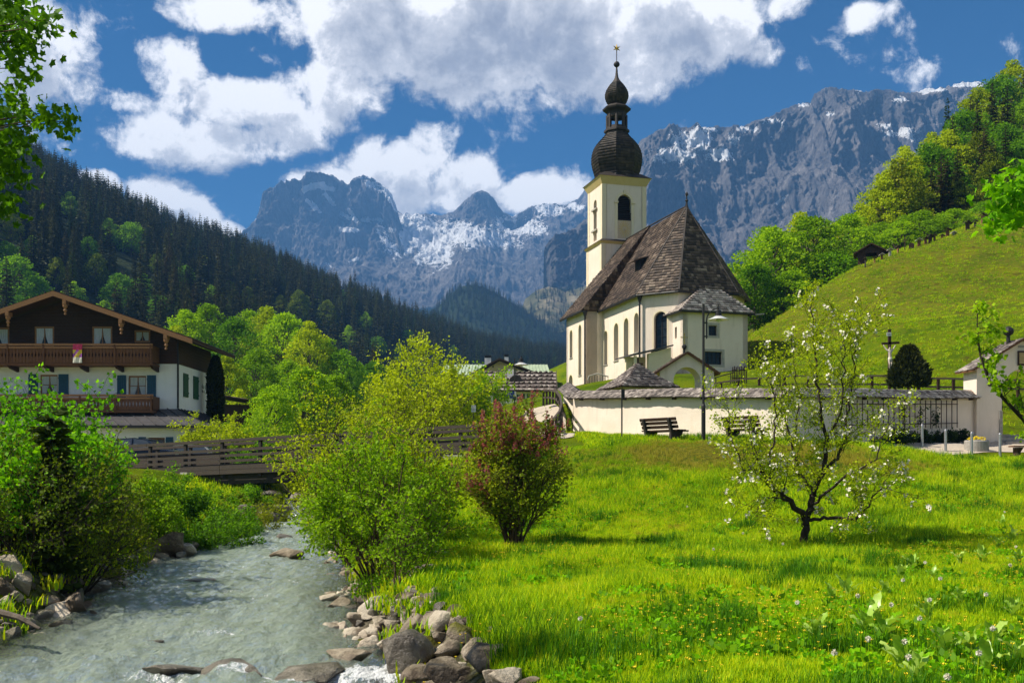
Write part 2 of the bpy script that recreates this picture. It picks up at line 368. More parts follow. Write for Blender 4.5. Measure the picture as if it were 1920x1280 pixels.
def ground_fn(t):
    p = pos(t); a = t.noise(p, .32, 5, .6); b = t.noise(p, 3.5, 6, .7); c = t.noise(p, 26, 4, .65)
    f = t.math('ADD', t.math('MULTIPLY', a.outputs[0], .55), t.math('ADD', t.math('MULTIPLY', b.outputs[0], .35), t.math('MULTIPLY', c.outputs[0], .22)))
    col = t.ramp(f, [(.34, (.025,.058,.003)), (.46, (.075,.14,.004)), (.57, (.15,.215,.005)), (.70, (.25,.25,.008))])
    at = t.node('ShaderNodeAttribute', attribute_name='dry').outputs['Fac']
    dry = t.smooth(t.math('ADD', at, t.math('MULTIPLY', t.math('SUBTRACT', b.outputs[0], .5), 1.4)), .35, .8)
    col = t.mix(t.math('MULTIPLY', dry, .75), col, t.ramp(c.outputs[0], [(.3, (.10,.075,.015)), (.7, (.26,.20,.04))]))
    bare = t.noise(t.vmath('MULTIPLY', p, (1,1,2.5)), .9, 6, .7, dist=.6); col = t.mix(t.math('MULTIPLY', t.smooth(bare.outputs[0], .55, .68), .8), col, (.075,.05,.015))
    be = t.node('ShaderNodeAttribute', attribute_name='bed').outputs['Fac']
    vo = t.node('ShaderNodeTexVoronoi', {'Vector': p, 'Scale': 5.5})
    peb = t.ramp(t.math('ADD', vo.outputs['Distance'], t.math('MULTIPLY', c.outputs[0], .5)), [(.2, (.52,.45,.31)), (.5, (.33,.29,.20)), (.85, (.08,.065,.045))])
    col = t.mix(be, col, peb)
    return bsdf(t, col, .95, .02, 0, bump(t, t.math('ADD', b.outputs[0], t.math('MULTIPLY', c.outputs[0], .5)), 1.0, .22))
material('ground', ground_fn)
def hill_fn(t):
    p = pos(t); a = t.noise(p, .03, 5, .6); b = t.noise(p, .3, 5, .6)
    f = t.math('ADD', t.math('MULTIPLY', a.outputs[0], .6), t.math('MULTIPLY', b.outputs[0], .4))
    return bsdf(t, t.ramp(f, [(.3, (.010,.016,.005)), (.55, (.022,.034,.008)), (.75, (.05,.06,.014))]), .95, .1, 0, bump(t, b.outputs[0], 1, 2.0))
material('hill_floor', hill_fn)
def mountain_fn(t):
    p = pos(t); g_ = t.node('ShaderNodeNewGeometry')
    v = t.vmath('MULTIPLY', p, (1,1,.55)); a = t.noise(v, .0045, 8, .62); b = t.noise(t.vmath('MULTIPLY', p, (1,1,.22)), .022, 8, .68, dist=.5)
    f = t.math('ADD', t.math('MULTIPLY', a.outputs[0], .45), t.math('MULTIPLY', b.outputs[0], .55))
    f = t.math('ADD', f, t.math('MULTIPLY', t.math('SUBTRACT', t.noise(t.vmath('MULTIPLY', p, (1,1,.35)), .11, 6, .7).outputs[0], .5), .45))
    rock = t.ramp(f, [(.32, (.045,.044,.050)), (.47, (.115,.108,.112)), (.58, (.22,.20,.195)), (.72, (.46,.42,.40))])
    veg = t.node('ShaderNodeAttribute', attribute_name='veg').outputs['Fac']
    vegf = t.smooth(t.math('ADD', veg, t.math('MULTIPLY', t.math('SUBTRACT', a.outputs[0], .5), 2.2)), .40, .62)
    col = t.mix(vegf, rock, t.ramp(b.outputs[0], [(.3, (.010,.020,.008)), (.7, (.028,.042,.014))]))
    sn = t.node('ShaderNodeAttribute', attribute_name='snow').outputs['Fac']
    n3 = t.noise(t.vmath('MULTIPLY', p, (1,1,1.3)), .05, 8, .7)
    sf = t.smooth(t.math('ADD', sn, t.math('MULTIPLY', t.math('SUBTRACT', n3.outputs[0], .5), 1.5)), .43, .48)
    col = t.mix(sf, col, (.86,.87,.90))
    return bsdf(t, col, .92, .1, 0, bump(t, f, 1.0, 34.0))
material('mountain', mountain_fn)
def meadow_far(t):
    p = pos(t); a = t.noise(p, .02, 6, .65)
    return bsdf(t, t.ramp(a.outputs[0], [(.35, (.03,.04,.012)), (.5, (.11,.10,.05)), (.7, (.28,.23,.15))]), .95, .1, 0, bump(t, a.outputs[0], 1, 4))
material('meadow_far', meadow_far)
def water_fn(t):
    p = pos(t); n = t.noise(t.vmath('MULTIPLY', p, (2.0,1.0,1)), 2.6, 6, .65, dist=.5); n2 = t.noise(t.vmath('MULTIPLY', p, (1.6,1.0,1)), 11, 5, .65)
    h = t.math('ADD', n.outputs[0], t.math('MULTIPLY', n2.outputs[0], .55)); nb = bump(t, h, 1.0, .16)
    fo = t.node('ShaderNodeAttribute', attribute_name='foam_glint').outputs['Fac']
    ff = t.smooth(t.math('ADD', fo, t.math('MULTIPLY', t.math('SUBTRACT', n2.outputs[0], .5), 1.6)), .50, .85)
    dp = t.node('ShaderNodeAttribute', attribute_name='depth').outputs['Fac']
    milky = t.node('ShaderNodeBsdfDiffuse', {'Color': (.64,.76,.60,1), 'Normal': nb})
    tr = t.node('ShaderNodeBsdfTransparent', {0: (.74,.84,.70,1)})
    body = t.node('ShaderNodeMixShader', {0: t.math('MULTIPLY', dp, .52), 1: tr.outputs[0], 2: milky.outputs[0]})
    gl = t.node('ShaderNodeBsdfGlossy', {'Color': (1,1,1,1), 'Roughness': .05, 'Normal': nb})
    fr = t.node('ShaderNodeFresnel', {'IOR': 1.5, 'Normal': nb})
    surf = t.node('ShaderNodeMixShader', {0: t.math('MULTIPLY', fr.outputs[0], 1.4, clamp=True), 1: body.outputs[0], 2: gl.outputs[0]})
    foam_glint = bsdf(t, (.82,.84,.83), .5, .3, 0, nb)  # one white surface for both foam and the painted glint streaks
    return t.node('ShaderNodeMixShader', {0: ff, 1: surf.outputs[0], 2: foam_glint.outputs[0]})
material('water', water_fn)
def grass_fn(t):
    g_ = t.node('ShaderNodeNewGeometry'); p = g_.outputs['Position']; r = g_.outputs['Random Per Island']; oi = t.node('ShaderNodeObjectInfo')
    a = t.noise(p, .45, 4, .6); b = t.noise(p, 2.5, 3, .6)
    f = t.math('ADD', t.math('MULTIPLY', r, .3), t.math('ADD', t.math('MULTIPLY', a.outputs[0], .45), t.math('MULTIPLY', b.outputs[0], .35)))
    c = t.ramp(f, [(.35, (.040,.105,.003)), (.46, (.175,.37,.005)), (.56, (.37,.59,.006)), (.69, (.72,.76,.012))])
    # sparse dry turf on the steep crest below the wall
    d = t.vmath('MULTIPLY', t.vmath('SUBTRACT', p, (7.5, 33.3, 0)), (1/7.5, 1/3.0, 0)); dd = t.smooth(t.vmath('LENGTH', d), 1.35, .1)
    dry = t.smooth(t.math('ADD', dd, t.math('ADD', t.math('MULTIPLY', t.math('SUBTRACT', b.outputs[0], .5), 2.2), t.math('MULTIPLY', t.math('SUBTRACT', a.outputs[0], .5), 2.0))), .32, .82)
    c = t.mix(t.math('MULTIPLY', dry, .75), c, t.ramp(r, [(.1, (.26,.22,.03)), (.9, (.46,.33,.08))]))
    b_ = bsdf(t, c, .6, .08); tr = t.node('ShaderNodeBsdfTranslucent', {0: t.mix(1.0, c, (1.25,1.2,.55), 'MULTIPLY')})
    return t.node('ShaderNodeMixShader', {0: .4, 1: b_.outputs[0], 2: tr.outputs[0]})
material('grass', grass_fn)
leaf('grass_dark', [(.020,.08,.004), (.060,.20,.006), (.16,.38,.008)], .4)
# ================================================================ terrain
CP = [(-12,12,-1.7),(-11,20,-1.5),(-12,28,-1.5),(-13.5,35,-1.35),(-12,39.5,-1.5),(-16,39,-1.0),(-13.5,43,-1.2),(-17,34,-.9),(-20,20,-1.0),(-25,30,-.5),(-30,15,-.8),(-9.6,24,-1.9),
 (0.2,10,-1.95),(0.2,15,-1.9),(-1,20,-1.8),(-2.5,26,-1.5),(-3.5,32,-1.0),(-3,37,0),
 (2,6,-1.75),(6,6,-1.7),(3,12,-1.75),(8,12,-1.7),(14,12,-1.5),(5,18,-1.72),(10,18,-1.7),(.1,21.8,-1.7),(6.2,21.8,-1.7),(12,21.8,-1.55),(18,22,-1.2),
 (3,27,-1.0),(9,27,-1.0),(14,27,-.9),(20,28,-.6),(3,31,-.2),(9,31,-.2),(15,32,-.25),(4,35,.85),(8,35.5,.98),(12,36,.8),(17,36,.30),(22,37,.2),(14,40.5,.78),(20,41.5,.75),(26,42,.72),(30,40,.7),
 (0,0,-1.7),(10,0,-1.6),(-5,0,-1.8),(-20,0,-1),(20,2,-1.3),
 (1,40,1.15),(2.0,42,1.35),(2.0,47,2.3),(1.6,54,3.3),(-1.5,40.5,.55),(0,38,.65),(6,40.2,1.15),(10,37.6,.95),(15,41.2,.85),(20,45,1.15),
 (6,46.5,3.0),(11,42,2.9),(16,46,3.0),(20.5,50,3.0),(8,52,3.6),(12,58,4.3),(18,58,4.5),(24,58,5),(10,68,6.2),(16,70,6.4),(5,75,6.2),(20,68,6.6),(22,76,8.6),(6,92,6.2),(0,85,5.2),(-4,70,3),
 (22.5,46.5,1.25),(25,47,1.3),(25,52,2.6),(30,46,1.4),
 (19.8,84,10.2),(24.4,86,13),(30.2,88,17.3),(36.4,92,20.1),(45,97,23.5),(52,100,26),(24,70,9.5),(31.5,72,10.9),(24.7,60,6.0),(31,62,7.9),(40,80,15.2),(40,60,9),(55,70,15),(55,45,6),(40,40,3),(35,30,1.0),(35,15,0),(70,80,22),(75,30,6),
 (30,100,17.2),(45,112,24.5),(55,120,30),(24,100,13.0),(18,105,9.5),(10,110,8),(75,130,40),
 (-30,60,.7),(-20,62,.7),(-40,60,1),(-25,50,-.1),(-18,50,-.1),(-16,45,-.1),(-30,80,1.5),(-10,70,1.2),(-5,60,1.3),(0,62,2.6),(0,100,3.6),(6,102,4.2),(0,125,5),(-20,110,3.5),(-50,110,6),(-60,80,4),(-60,40,1),(-60,10,1),(-10,90,2.5),(-3,50,1.2),(-20,140,6),(40,140,30),(75,150,48),(-70,140,14)]
CP = np.array(CP, float)
def _tps_fit(cp, lam=.15):
    n = len(cp); d = np.hypot(cp[:,None,0]-cp[None,:,0], cp[:,None,1]-cp[None,:,1])
    K = np.where(d > 0, d*d*np.log(d+1e-9), 0) + lam*np.eye(n); Q = np.c_[np.ones(n), cp[:,:2]]
    A = np.block([[K, Q],[Q.T, np.zeros((3,3))]]); return np.linalg.solve(A, np.r_[cp[:,2], 0,0,0])
_TW = _tps_fit(CP)
def tps(x, y):
    x = np.asarray(x, float); y = np.asarray(y, float); sh = x.shape; x = x.ravel(); y = y.ravel(); out = np.empty_like(x)
    for i in range(0, len(x), 20000):
        xs, ys = x[i:i+20000], y[i:i+20000]
        d2 = (xs[:,None]-CP[None,:,0])**2+(ys[:,None]-CP[None,:,1])**2
        out[i:i+20000] = (.5*d2*np.log(d2+1e-12)) @ _TW[:len(CP)] + _TW[-3]+_TW[-2]*xs+_TW[-1]*ys
    return out.reshape(sh)
# the stream: edges and level along y
SY = np.array([-10,5,12.4,15.1,17.4,20.6,25.2,32.4,38,42,48,60,80,120])
SLX = np.array([-6,-6.6,-7.2,-7.3,-7.7,-8.2,-8.8,-9.3,-9.7,-9.8,-10.5,-13,-17,-22])
SRX = np.array([.5,-.3,-1.5,-2.0,-2.6,-3.2,-4.1,-5.2,-5.7,-5.9,-6.2,-8,-11,-15])
def swater(y):
    y = np.asarray(y, float); z = -2.6+(y-12)*.0283
    z = z+.34*sstep(40.5, 42.5, y); return np.where(y > 60, -2.6+48*.0283+.34+(y-60)*.035, z)
def sedges(y): return np.interp(y, SY, SLX), np.interp(y, SY, SRX)
def H(x, y):
    x = np.asarray(x, float); y = np.asarray(y, float)
    yc = np.clip(y, -15, 150); xc = np.clip(x, -75, 85)
    z = tps(xc, yc)
    over = np.maximum(np.hypot(x-xc, y-yc), 0); z = z+over*.012
    z = np.where(y > 150, z*(1-sstep(150, 260, y))+(6+.02*(y-150))*sstep(150, 260, y), z)
    # forecourt in front of the churchyard wall stays low; the cemetery terrace behind it is retained
    for (ax, ay, bx, by, za, zb) in ((2.85,47.6,10.25,38.2,1.62,.95),(10.25,38.2,21.15,46.6,.95,1.15)):
        dx_, dy_ = bx-ax, by-ay; L_ = math.hypot(dx_, dy_); dx_, dy_ = dx_/L_, dy_/L_
        s_ = ((x-ax)*dx_+(y-ay)*dy_)/L_; dn = (x-ax)*dy_-(y-ay)*dx_          # dn > 0 on the visitors' side
        front = (s_ > -.02) & (s_ < 1.02) & (dn > -.25) & (dn < 6)
        z = np.where(front, np.minimum(z, za+(zb-za)*np.clip(s_, 0, 1)+.02*np.maximum(dn, 0)), z)
    l, r = sedges(y); wob = .35*vnoise(y*.55, 3.3, 0, 5)+.18*vnoise(y*1.7, 8.1, 0, 6); l = l+wob; r = r+.7*wob
    wz = swater(y)
    dout = np.maximum(l-x, x-r)                     # >0 outside the water
    bed = wz-.12-.38*sstep(0, 1.6, -dout)
    bank = np.minimum(z, np.maximum(wz+.10, z)) 
    k = sstep(-.25, 1.1, dout); zz = bed*(1-k)+np.maximum(bank, wz+.08)*k
    z = np.where(y < 122, zz, z)
    z = z+.035*fbm(x*.8, y*.8, 0, 3, 11)*(dout > 0)
    return z
def Hs(x, y): return float(H(np.array([x]), np.array([y]))[0])
def axis(segs):
    out = [segs[0][0]]
    for a, b, st in segs:
        n = max(1, int(round((b-a)/st))); out += list(a+(b-a)*(np.arange(1, n+1)/n))
    return np.array(out)
gx = axis([(-2600,-600,200),(-600,-120,40),(-120,-40,4),(-40,-14,.8),(-14,16,.3),(16,30,.5),(30,90,2),(90,150,5),(150,600,45),(600,2600,200)])
gy = axis([(-60,2,6),(2,50,.33),(50,70,.6),(70,130,1.5),(130,300,8),(300,1000,50),(1000,5200,200)])
GX, GY = np.meshgrid(gx, gy); GZ = H(GX, GY)
ny, nx = GX.shape; idx = np.arange(nx*ny).reshape(ny, nx)
gf = np.stack([idx[:-1,:-1], idx[:-1,1:], idx[1:,1:], idx[1:,:-1]], -1).reshape(-1, 4)
el_, er_ = sedges(GY); do = np.maximum(el_-GX, GX-er_)
bed = (1-sstep(.15, .7, do-np.where((GX > er_) & (GY < 21), .75, 0)+.3*vnoise(GX*1.3, GY*1.3, 0, 4)))*(GY < 122)
dryv = .7*sstep(1.35, .1, np.hypot((GX-7.5)/7.5, (GY-33.3)/3))+.55*sstep(55, 75, GY)*(GX > 18)
link('ground', np_mesh('ground', np.stack([GX, GY, GZ], -1).reshape(-1, 3), gf, True, attrs={'dry': dryv.ravel(), 'bed': bed.ravel()}), MATS['ground'])['kind'] = 'structure'
# ---- water surface of the stream
wy = axis([(4,26,.085),(26,46,.14),(46,75,.6)]); ws = np.linspace(-.06, 1.06, 95)
WY, WS = np.meshgrid(wy, ws, indexing='ij'); wl, wr = sedges(WY); WX = wl+(wr-wl)*WS
rip = .10*fbm(WX*1.7, WY*1.0, 0, 4, 21)+.05*fbm(WX*4.0, WY*2.2, 0, 3, 22, ridged=True)
casc = sstep(39.5, 41.5, WY)*(1-sstep(44, 46, WY))
near = sstep(14.6, 12.9, WY)
WZ = swater(WY)+rip*(1+1.2*casc+.8*near)
foam_glint = .62*casc*(.6+.4*vnoise(WX*2, WY*2, 0, 31))
foam_glint = np.maximum(foam_glint, .60*sstep(.44, .80, fbm(WX*1.6, WY*.75, 0, 5, 35, .55, True))*(.5+.5*sstep(-.2, .3, vnoise(WX*.4, WY*.3, 0, 36))))  # thin white streaks painted in as sun glints, stored with the real foam
for px, py, Y, rx, ry, am in [(760,1225,13.4,.9,.5,.30),(700,1262,12.7,.9,.45,.55),(830,1262,12.6,.7,.5,.6),(415,1180,15.6,.9,.22,.34),(380,1138,17.6,.8,.22,.32),(350,1093,20.4,1.1,.3,.34),(520,1040,26,1.3,.6,.30),(500,1025,28,1.2,.6,.30),(300,1262,12.8,.7,.4,.42),(480,1262,12.8,1.0,.4,.45),(600,1270,12.5,.9,.4,.5),(430,1055,24,1.2,.4,.25),(590,1245,13.2,.9,.3,.3)]:
    cx = (px-960)/F*Y; foam_glint = np.maximum(foam_glint, am*np.exp(-((WX-cx)/rx)**2-((WY-Y)/ry)**2)*1.75)
dep = np.clip(np.minimum(WX-wl, wr-WX)/1.3, .0, 1)**.7
n1, n2 = WX.shape; idx = np.arange(n1*n2).reshape(n1, n2)
wf = np.stack([idx[:-1,:-1], idx[:-1,1:], idx[1:,1:], idx[1:,:-1]], -1).reshape(-1, 4)
link('stream_water', np_mesh('stream_water', np.stack([WX, WY, WZ], -1).reshape(-1,3), wf, True, attrs={'foam_glint': foam_glint.ravel(), 'depth': dep.ravel()}), MATS['water'])['kind'] = 'structure'
# ---- wooded hillsides: surfaces between a foot line and a ridge line
def ruled(foot, ridge, ns, nt, bulge=0.0, namp=8.0, seed=1, skirt=True):
    Fp = np.array([P(*p) for p in foot]); Rp = np.array([P(*p) for p in ridge]); k = np.linspace(0, 1, len(Fp)); s = np.linspace(0, 1, ns)
    Fi = np.stack([np.interp(s, k, Fp[:,i]) for i in range(3)], -1); Ri = np.stack([np.interp(s, k, Rp[:,i]) for i in range(3)], -1)
    t = np.linspace(0, 1, nt)[None,:,None]; S = Fi[:,None]*(1-t)+Ri[:,None]*t
    S[...,2] += bulge*np.sin(np.pi*t[...,0]); S[...,2] += namp*fbm(S[...,0]/90, S[...,1]/90, 0, 4, seed)*np.minimum(1, t[...,0]*4)
    if skirt:
        bk = np.stack([S[:,-1]+np.array([0, d*120, -d*130]) for d in (.25,.6,1.0)], 1); S = np.concatenate([S, bk], 1)
    return S
def grid_obj(name, S, mat, attrs=None):
    a, b = S.shape[:2]; idx = np.arange(a*b).reshape(a, b)
    f = np.stack([idx[:-1,:-1], idx[1:,:-1], idx[1:,1:], idx[:-1,1:]], -1).reshape(-1,4)
    o = link(name, np_mesh(name, S.reshape(-1,3), f, True, attrs=attrs), mat); o['kind'] = 'structure'; return o
LH = ruled([(-500,720,190),(0,720,220),(130,720,235),(250,722,250),(455,730,300),(640,735,380),(800,742,480),(900,748,560),(1060,752,650),(1250,755,700)],
           [(-500,20,560),(0,302,650),(130,378,680),(250,432,720),(455,508,780),(640,575,850),(800,634,920),(900,664,980),(1060,694,1050),(1250,704,1100)], 150, 60, 10, 10, 41)
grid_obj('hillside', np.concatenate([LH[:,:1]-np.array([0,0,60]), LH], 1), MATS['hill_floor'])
RH = ruled([(1340,640,112),(1500,560,114),(1640,500,118),(1800,445,124),(2000,380,132),(2400,260,145)],
           [(1380,600,210),(1500,575,205),(1640,500,205),(1800,350,215),(2000,230,225),(2400,60,240)], 80, 40, 3, 4, 43)
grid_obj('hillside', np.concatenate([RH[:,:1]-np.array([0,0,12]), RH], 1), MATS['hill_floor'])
# ---- mountains
def mountain(name, ridge, foot_py, D, depth, ncol, nrow, seed, snow_fn, veg_fn, prof=.55, rough=1.0, back=True):
    px = np.array([r[0] for r in ridge], float); py = np.array([r[1] for r in ridge], float); dd = np.array([(r[2] if len(r) > 2 else D) for r in ridge], float)
    c = np.linspace(px[0], px[-1], ncol); ry = np.interp(c, px, py)+(2.6*fbm(c/14, c*0, 0, 4, seed, ridged=True)+1.5*vnoise(c/3.3, c*0, 0, seed+9))*rough; D0 = np.interp(c, px, dd)
    t = np.linspace(0, 1, nrow); Cc, T = np.meshgrid(c, t, indexing='ij')
    fy = foot_py if not callable(foot_py) else foot_py(c)
    Zr = (HZ-ry)/F*D0; Zf = (HZ-fy)/F*(D0-depth)*np.ones(ncol)
    Yd = D0[:,None]-depth*(T**(1/prof)*.8+T*.2)
    Z = Zr[:,None]*(1-T)+Zf[:,None]*T
    X = (Cc-960)/F*D0[:,None]*(1-.0*T)
    sc = D/2600.
    g1 = fbm(X/(210*sc), T*2.2, seed*1.7, 6, seed, .58, True); g2 = fbm(X/(42*sc)+1.5*g1, T*4.0, seed*.7, 7, seed+3, .68, True)
    g3 = fbm(X/(420*sc), Z/(300*sc), 0, 4, seed+5)
    env = sstep(0, .06, T)
    Yd = Yd-(g1*105+g3*120+g2*34)*sc*env*rough; Z = Z+(g2*9+g1*16)*sc*env*rough
    # ledges: steps in the wall
    Z = Z+7*sc*np.sin(Z/(26*sc)+3*g3)*env*rough
    ppx = 960+F*X/Yd; ppy = HZ-F*Z/Yd
    S = np.stack([X, Yd, Z], -1)
    sn = snow_fn(ppx, ppy, g1, g2, T); vg = veg_fn(ppx, ppy, g1, g2, T)
    if back:
        bk = np.stack([S[:,0]+np.array([0, d*depth*.5, -d*Zr.max()*.8]) for d in (1.0,.55,.22)], 1); S = np.concatenate([bk, S], 1)
        sn = np.concatenate([np.repeat(sn[:,:1], 3, 1), sn], 1); vg = np.concatenate([np.repeat(vg[:,:1], 3, 1), vg], 1)
    o = grid_obj(name, S, MATS['mountain'], {'snow': sn.ravel(), 'veg': vg.ravel()}); return o
def blobs(lst, x, y):
    r = np.zeros_like(x)
    for cx, cy, rx, ry, a in lst: r = np.maximum(r, a*np.exp(-((x-cx)/rx)**2-((y-cy)/ry)**2))
    return r
def streak(lst, x, y):
    r = np.zeros_like(x)
    for x0, y0, x1, y1, wd, a in lst:
        L2 = (x1-x0)**2+(y1-y0)**2; t = np.clip(((x-x0)*(x1-x0)+(y-y0)*(y1-y0))/L2, 0, 1)
        d = np.hypot(x-x0-t*(x1-x0), y-y0-t*(y1-y0)); r = np.maximum(r, a*np.exp(-(d/wd)**2))
    return r
# massif behind the forest with two rounded summits
mountain('mountain', [(380,640),(430,520),(455,455),(470,425),(490,395),(505,370),(515,360),(540,345),(565,337),(585,335),(608,327),(625,328),(640,338),(652,345),(662,334),(680,329),(700,335),(720,348),(735,365),(742,385),(752,420),(770,470),(800,520),(850,570),(920,650)], 690, 4200, 1300, 620, 190, 3,
  lambda x, y, g1, g2, T: np.maximum(np.maximum(streak([(570,355,605,345,7,.75),(600,350,625,355,6,.7),(690,345,720,355,8,.75),(720,352,748,395,7,.8),(575,375,590,392,5,.7),(585,378,600,398,4,.6),(610,365,626,385,5,.65),(655,395,668,415,5,.7),(680,412,712,415,6,.75),(640,430,668,432,6,.72),(718,430,740,432,5,.7),(612,495,622,500,4,.5),(655,490,670,485,5,.6),(720,545,730,560,4,.55),(640,400,655,410,5,.6)], x, y)-.02+.2*g2, sstep(.10, .0, T)*.38+.08*g2), -.3+.35*g2),
  lambda x, y, g1, g2, T: sstep(470, 640, y)*.95-.15+.2*g1, .5)
# snow bowl with a rounded horn
mountain('mountain', [(640,470),(700,410),(735,388),(755,402),(775,403),(800,400),(830,402),(850,397),(862,385),(875,372),(890,361),(902,357),(914,360),(925,370),(935,386),(945,398),(960,405),(975,398),(1000,385),(1030,381),(1060,384),(1085,372),(1098,352),(1110,342),(1130,345),(1200,360),(1300,380)], 640, 4500, 1700, 620, 190, 13,
  lambda x, y, g1, g2, T: blobs([(790,440,75,45,.95),(815,475,40,30,1.05),(870,440,110,32,.70),(950,420,80,28,.62),(1030,393,32,14,.85),(1080,388,18,10,.7),(930,455,60,16,.55),(1000,430,45,14,.55),(765,410,40,14,.9)], x, y)*(.86)+.40*g2-.10-.55*np.exp(-((x-902)/38)**2-((y-385)/26)**2),
  lambda x, y, g1, g2, T: sstep(480, 620, y)*.9-.2, .8, .7)
# long wall with snow patches along the crest
mountain('mountain', [(1020,470),(1110,400),(1160,330),(1196,270),(1215,255),(1235,243),(1262,236),(1290,238),(1310,240),(1345,236),(1385,238),(1410,230),(1440,220),(1470,204),(1492,194),(1520,193),(1527,178),(1540,167),(1560,162),(1580,168),(1600,168),(1625,172),(1650,168),(1680,170),(1700,176),(1715,172),(1740,165),(1770,165),(1800,155),(1830,152),(1860,158),(1960,150),(2100,140),(2300,170)], lambda c: np.interp(c, [1000,1250,1600,2300], [640,600,560,520]), 2500, 800, 860, 230, 23,
  lambda x, y, g1, g2, T: np.maximum(blobs([(1300,262,45,26,.82),(1275,290,45,18,.72),(1345,290,40,16,.6),(1330,245,26,10,.7),(1400,243,26,9,.75),(1375,262,14,16,.65),(1450,228,26,9,.75),(1500,197,22,6,.7),(1553,214,14,9,.75),(1445,258,9,6,.7),(1690,250,42,14,.78),(1660,236,24,8,.65),(1720,262,18,10,.6),(1745,168,35,8,.9),(1810,158,40,8,.95),(1690,186,24,6,.6),(1612,170,14,5,.6),(1370,358,8,4,.6)], x, y)*.85+.42*g2-.10, streak([(1455,382,1478,366,4,.6)], x, y)),
  lambda x, y, g1, g2, T: sstep(330, 620, y)*1.0-.25+.35*g1+.2*np.exp(-((x-1440)/60)**2-((y-330)/40)**2)-.25*np.exp(-((x-1330)/60)**2-((y-400)/90)**2), .42)
# ---- forested foothill in the haze and pale alpine meadow below the wall
HILLS = []
def dome(name, pts, D, depth, foot, mat, seed, ncol=150, nrow=40):
    px = np.array([p[0] for p in pts], float); py = np.array([p[1] for p in pts], float); c = np.linspace(px[0], px[-1], ncol)
    ry = np.interp(c, px, py)+1.6*fbm(c/9, c*0, 0, 4, seed); T = np.linspace(0, 1, nrow)[None]
    Z = ((HZ-ry)/F*D)[:,None]*(1-T)+((HZ-foot)/F*(D-depth))*T; X = ((c-960)/F*D)[:,None]+0*T
    Yd = D-depth*T-30*np.sin(T*3.1)*fbm(X/160, T*3, 0, 4, seed+1); S = np.stack([X, Yd, Z], -1)
    HILLS.append(S); bk = np.stack([S[:,0]+np.array([0,d*depth,-d*200]) for d in (1,.4)], 1); return grid_obj(name, np.concatenate([bk, S], 1), MATS[mat])
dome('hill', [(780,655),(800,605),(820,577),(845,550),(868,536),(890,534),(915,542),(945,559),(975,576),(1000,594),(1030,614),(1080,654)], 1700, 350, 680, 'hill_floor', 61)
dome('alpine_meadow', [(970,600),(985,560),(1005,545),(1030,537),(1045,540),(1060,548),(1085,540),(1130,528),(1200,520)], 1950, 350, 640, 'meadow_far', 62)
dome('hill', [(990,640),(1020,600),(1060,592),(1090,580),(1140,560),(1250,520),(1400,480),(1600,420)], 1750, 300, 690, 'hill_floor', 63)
# ================================================================ building helpers
from mathutils.geometry import tessellate_polygon
rnd = random.Random(7)
def arch_poly(s0, s1, z0, z1, arched=True, n=8):
    if not arched: return [(s0,z0),(s1,z0),(s1,z1),(s0,z1)]
    r = (s1-s0)/2; zc = z1-r
    return [(s0,z0),(s1,z0)]+[((s0+s1)/2+r*math.cos(math.pi*k/n), zc+r*math.sin(math.pi*k/n)) for k in range(n+1)]
def wall_panel(mb, o, dx, nrm, outer, holes, depth):
    """wall sheet with real openings: front, back, reveals and outer edge"""
    o = Vector(o); dx = Vector(dx); nrm = Vector(nrm)
    to3 = lambda p, d=0.0: o+dx*p[0]+Vector((0,0,p[1]))-nrm*d
    loops = [outer]+holes; flat = [p for l in loops for p in l]
    tris = tessellate_polygon([[Vector((p[0], p[1], 0)) for p in l] for l in loops])
    mb.add([to3(p) for p in flat], [tuple(t) for t in tris]); mb.add([to3(p, depth) for p in flat], [tuple(reversed(t)) for t in tris])
    for l in loops:
        n = len(l); mb.add([to3(p) for p in l]+[to3(p, depth) for p in l], [(k,(k+1)%n,n+(k+1)%n,n+k) for k in range(n)])
